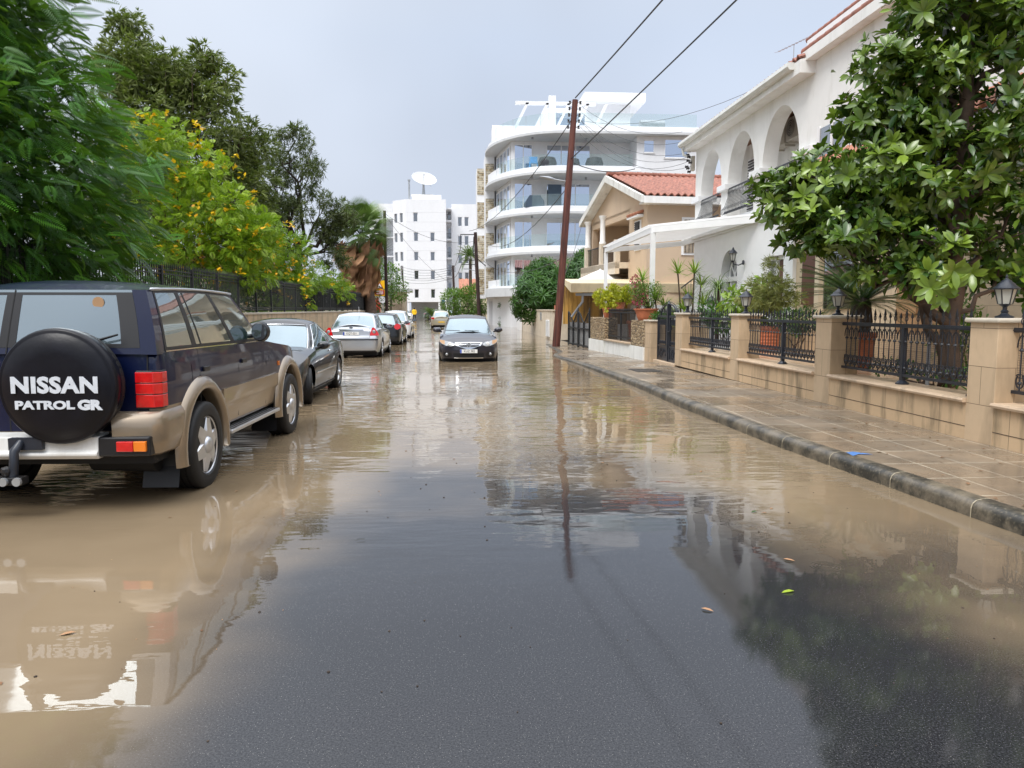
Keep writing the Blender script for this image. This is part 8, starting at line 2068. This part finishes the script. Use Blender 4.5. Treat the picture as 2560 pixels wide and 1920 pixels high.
    # ponytail palm, broad-leaved plant
    V, F = straps(120, 1.0, 0.012, 0.1, 1.35, 2.2, 9, 6); o = tuft('ponytail_palm', (7.35, 20.9, 0.6), 'drooping fountain-leaved palm between the dracaenas and the glossy bush', 'palm', 'leaf_dracaena', V + np.array([0, 0, 1.5]), F, 6, [([(0, 0, 0), (0, 0, 1.5)], 0.06)])
    o.children[0].data.materials[0] = MATS['leaf_palm']
    bush('glossy_bush', (7.3, 18.6, 0.6), 'yellow-green glossy-leaved bush in front of the arched window', 'leaf_dracaena', [(0, 0, 0.9, 0.6, 0.5, 0.5), (0.35, 0, 1.3, 0.45, 0.4, 0.35), (-0.3, 0, 1.2, 0.4, 0.4, 0.3), (0.5, 0, 1.6, 0.3, 0.3, 0.2)], 560, 0.23, LEAF_V, LEAF_F, 0.3, 9, 0.5)
    bush('dark_bush', (7.3, 20.0, 0.6), 'dark bush low behind the far railing panel', 'leaf_oleander', [(0, 0, 0.7, 0.6, 0.5, 0.35), (-0.3, 0.4, 0.9, 0.4, 0.4, 0.3)], 700, 0.14)
    # conifer in ribbed pot
    pot((7.35, 17.4, 0.58), 0.22, 0.31, 0.62, 'ribbed terracotta pot of the feathery conifer behind the second railing panel', True)
    CV, CF = spray(10, 0.045, 1.2)
    o = bush('conifer', (7.35, 17.4, 1.15), 'feathery yellow-green conifer in the ribbed terracotta pot', 'leaf_conifer', [(0, 0, 0.95, 0.62, 0.5, 0.28), (-0.25, 0, 0.65, 0.6, 0.45, 0.2), (0.25, 0, 0.7, 0.6, 0.45, 0.25), (0.05, 0, 1.35, 0.22, 0.2, 0.35), (0.0, 0, 0.5, 0.4, 0.4, 0.15)], 760, 0.15, CV, CF, 0.25, 6)
    bush('dark_bush', (7.2, 15.6, 0.6), 'dark clipped bush behind the pot of the conifer', 'leaf_hedge', [(0, 0, 0.75, 0.5, 0.5, 0.28)], 900, 0.09)
    # cycad
    pot((6.95, 12.6, 0.58), 0.20, 0.27, 0.62, 'tall brown square pot of the cycad', False, sides=4)
    o = empty('cycad', (6.95, 12.6, 1.18), 0, 'dark cycad with long arching fronds behind the third lantern', 'cycad')
    m = MB(); m.lathe([(0.14, 0), (0.2, 0.2), (0.16, 0.5), (0.1, 0.62)], n=12); m.build('trunk', 'bark_dark', o)
    fv, ff = feather(44, 0.11, 0.016, 0.35, 0.5, 0.08); n = 58; a = rng.random(n) * 2 * PI; el = rng.uniform(0.05, 1.15, n); D = np.stack([np.cos(a) * np.cos(el), np.sin(a) * np.cos(el), np.sin(el)], 1)
    V, F = scatter(fv, ff, np.tile([0, 0, 0.5], (n, 1)), rot_from_dirs(D), 1.05 + 0.25 * rng.random(n)); np_mesh('fronds', V, F, 'leaf_cycas', o, np.repeat(rng.random(n), len(ff)))
    bush('variegated_bush', (7.4, 10.6, 0.6), 'light variegated bush behind the mesh-backed railing', 'leaf_ficus', [(0, 0, 0.5, 0.3, 0.5, 0.5), (0.1, 0.3, 0.9, 0.25, 0.4, 0.3)], 700, 0.09)
    bush('low_creeper', (6.35, 9.9, 0.6), 'small creeping plant at the foot of the mesh-backed railing', 'leaf_oleander', [(0, 0.5, 0.15, 0.15, 0.8, 0.12), (0, -0.8, 0.12, 0.15, 0.5, 0.1)], 160, 0.10)
garden_right()
def magnolia():
    rng = np.random.default_rng(41)
    bx, by = 6.42, 9.45
    o = empty('magnolia_tree', (bx, by, 0.5), 0, 'large magnolia with glossy leaves arching over the garden wall at right', 'tree')
    W = [(4.95, 10.4, 3.05, .62, .8, .38), (4.72, 10.6, 3.25, .38, .6, .28), (5.55, 10.1, 3.45, .75, .8, .42), (5.35, 9.9, 2.62, .75, .8, .38), (5.0, 10.2, 2.55, .45, .6, .25), (6.2, 9.6, 3.15, .8, .8, .55), (6.95, 9.2, 3.7, .8, .8, .6), (5.55, 9.9, 4.15, .55, .7, .42), (5.75, 9.8, 4.75, .65, .7, .35), (6.5, 9.5, 4.5, .8, .8, .5), (6.4, 9.5, 5.4, .9, .8, .5), (7.1, 9.2, 5.0, .7, .8, .7), (6.05, 9.4, 2.45, .65, .6, .35), (7.0, 9.3, 2.75, .65, .7, .5), (7.3, 9.5, 2.1, .5, .7, .4), (5.75, 9.7, 2.1, .5, .6, .28), (6.5, 9.5, 6.2, .9, .9, .6), (6.9, 9.8, 6.2, .9, .9, .6), (6.3, 10.3, 3.8, .8, .8, .7)]
    W += [(5.4, 10.0, 3.0, .6, .7, .35), (5.0, 10.3, 3.45, .5, .6, .3), (6.1, 9.7, 3.8, .7, .7, .5), (5.75, 9.9, 2.85, .7, .7, .35)]
    B = [(x - bx, y - by, z - 0.5, a, b, c) for x, y, z, a, b, c in W]
    B0 = B; B = clump(rng, B, 7, 0.5, 0.75) + B0
    P, d, idx = blob_points(rng, B, 2000, 0.3)
    T = [rosette(9, 0.45, 0.20, 0.12, s_) for s_ in (1, 2, 3)]
    Vs, Fs, Ts, off = [], [], [], 0
    cl_ = rng.random(len(B))
    for k in range(3):
        sel = np.arange(len(P)) % 3 == k; p, dd, ii = P[sel], d[sel], idx[sel]; n = len(p)
        D = dd + rng.normal(size=(n, 3)) * 0.35; D[:, 2] += 0.55; S = 0.165 * (0.65 + 0.7 * rng.random(n)); V, F = scatter(T[k][0], T[k][1], p, rot_from_dirs(D, rng.random(n) * 6), S)
        t = 0.08 + 0.5 * rng.random(n) ** 1.4 + 0.2 * cl_[ii]; yg = rng.random(n) < 0.2; t[yg] = 0.75 + 0.25 * rng.random(yg.sum())
        per = np.repeat(t, len(T[k][1])) * (0.55 + 0.8 * np.repeat(rng.random(n * 9), 8))
        Vs.append(V); Fs.append(F + off); Ts.append(np.clip(per, 0, 1)); off += len(V)
    P, d, idx = blob_points(rng, B, 4300, 0.35); n = len(P); D = d + rng.normal(size=(n, 3)) * 0.8
    V, F = scatter(LEAF_V * np.array([1, 0.85, 1.5]), LEAF_F, P, rot_from_dirs(D, rng.normal(size=n) * 0.9), 0.175 * (0.6 + 0.7 * rng.random(n))); Vs.append(V); Fs.append(F + off); off += len(V)
    t = 0.03 + 0.5 * rng.random(n) ** 1.6; yg = rng.random(n) < 0.12; t[yg] = 0.7 + 0.3 * rng.random(yg.sum()); Ts.append(np.repeat(t, 8))
    # a low spray of bright leaves over the railing
    p = np.array([(5.95, 8.75, 1.95), (5.75, 8.85, 1.85), (6.15, 8.7, 2.02), (5.85, 8.6, 2.05), (6.0, 8.95, 1.75)]) - np.array([bx, by, 0.5])
    V, F = scatter(T[0][0], T[0][1], p, rot_from_dirs(np.tile([-0.4, -0.8, 0.1], (5, 1)) + rng.normal(size=(5, 3)) * 0.4), np.full(5, 0.21)); Vs.append(V); Fs.append(F + off); Ts.append(np.full(len(F), 0.6) + 0.4 * np.repeat(rng.random(45), 8))
    np_mesh('crown', np.concatenate(Vs), np.concatenate(Fs), 'leaf_magnolia', o, np.concatenate(Ts), smooth=False)
    m = MB(); limb(m, rng, (0, 0, 0), (0.05, 0, 2.6), 0.12, 0.10, 0.02); limb(m, rng, (0.05, 0, 2.6), (0.05, 0.1, 6.0), 0.10, 0.06, 0.02)
    limb(m, rng, (0, 0, 0.9), (-1.0, 0.5, 1.9), 0.07, 0.05, 0.05); limb(m, rng, (-1.0, 0.5, 1.9), (-1.5, 0.8, 2.6), 0.05, 0.03); limb(m, rng, (0, 0, 0.1), (-0.35, 0.1, 1.3), 0.06, 0.05)
    for b in B0:
        q = Vector((0.05, 0, max(0.9, b[2] - 0.8))) ; pts = limb(m, rng, q, b[:3], 0.045, 0.018, 0.12)
        for _ in range(5):
            dd = Vector(rng.normal(size=3)).normalized(); limb(m, rng, pts[rng.integers(3, 7)], Vector(b[:3]) + Vector((dd.x * b[3], dd.y * b[4], dd.z * b[5])) * 0.8, 0.014, 0.005, 0.12, 4, 5)
    m.build('trunk', 'bark', o, smooth='all')
    s_ = MB(); s_.tube([(6.22, 9.55, 0.5), (6.2, 9.55, 6.0)], 0.025, 8); tag(s_.build('support_pole', 'lamp_grey', smooth=True), 'grey metal support tube standing beside the magnolia trunk', 'pole')
magnolia()
# ------------------------------------------------------------------ unseen tree belt added behind the camera for paint, glass and water to reflect
def behind():
    rng = np.random.default_rng(77)
    B = [(x, -24 + 3 * math.sin(x), 2.6 + 1.2 * math.sin(x * 1.7), 2.6, 2.0, 2.6 + 0.8 * math.sin(x * 0.9)) for x in np.arange(-24, 22, 3.0)]
    P, d, _ = blob_points(rng, B, 5200, 0.5); D = rng.normal(size=P.shape); V, F = scatter(QUAD_V * np.array([1, 1.6, 1]), QUAD_F, P, rot_from_dirs(D), 0.55 * (0.7 + 0.6 * rng.random(len(P))))
    tag(np_mesh('added_tree_belt', V, F, 'leaf_hedge', None, rng.random(len(F))), kind='stuff')
behind()
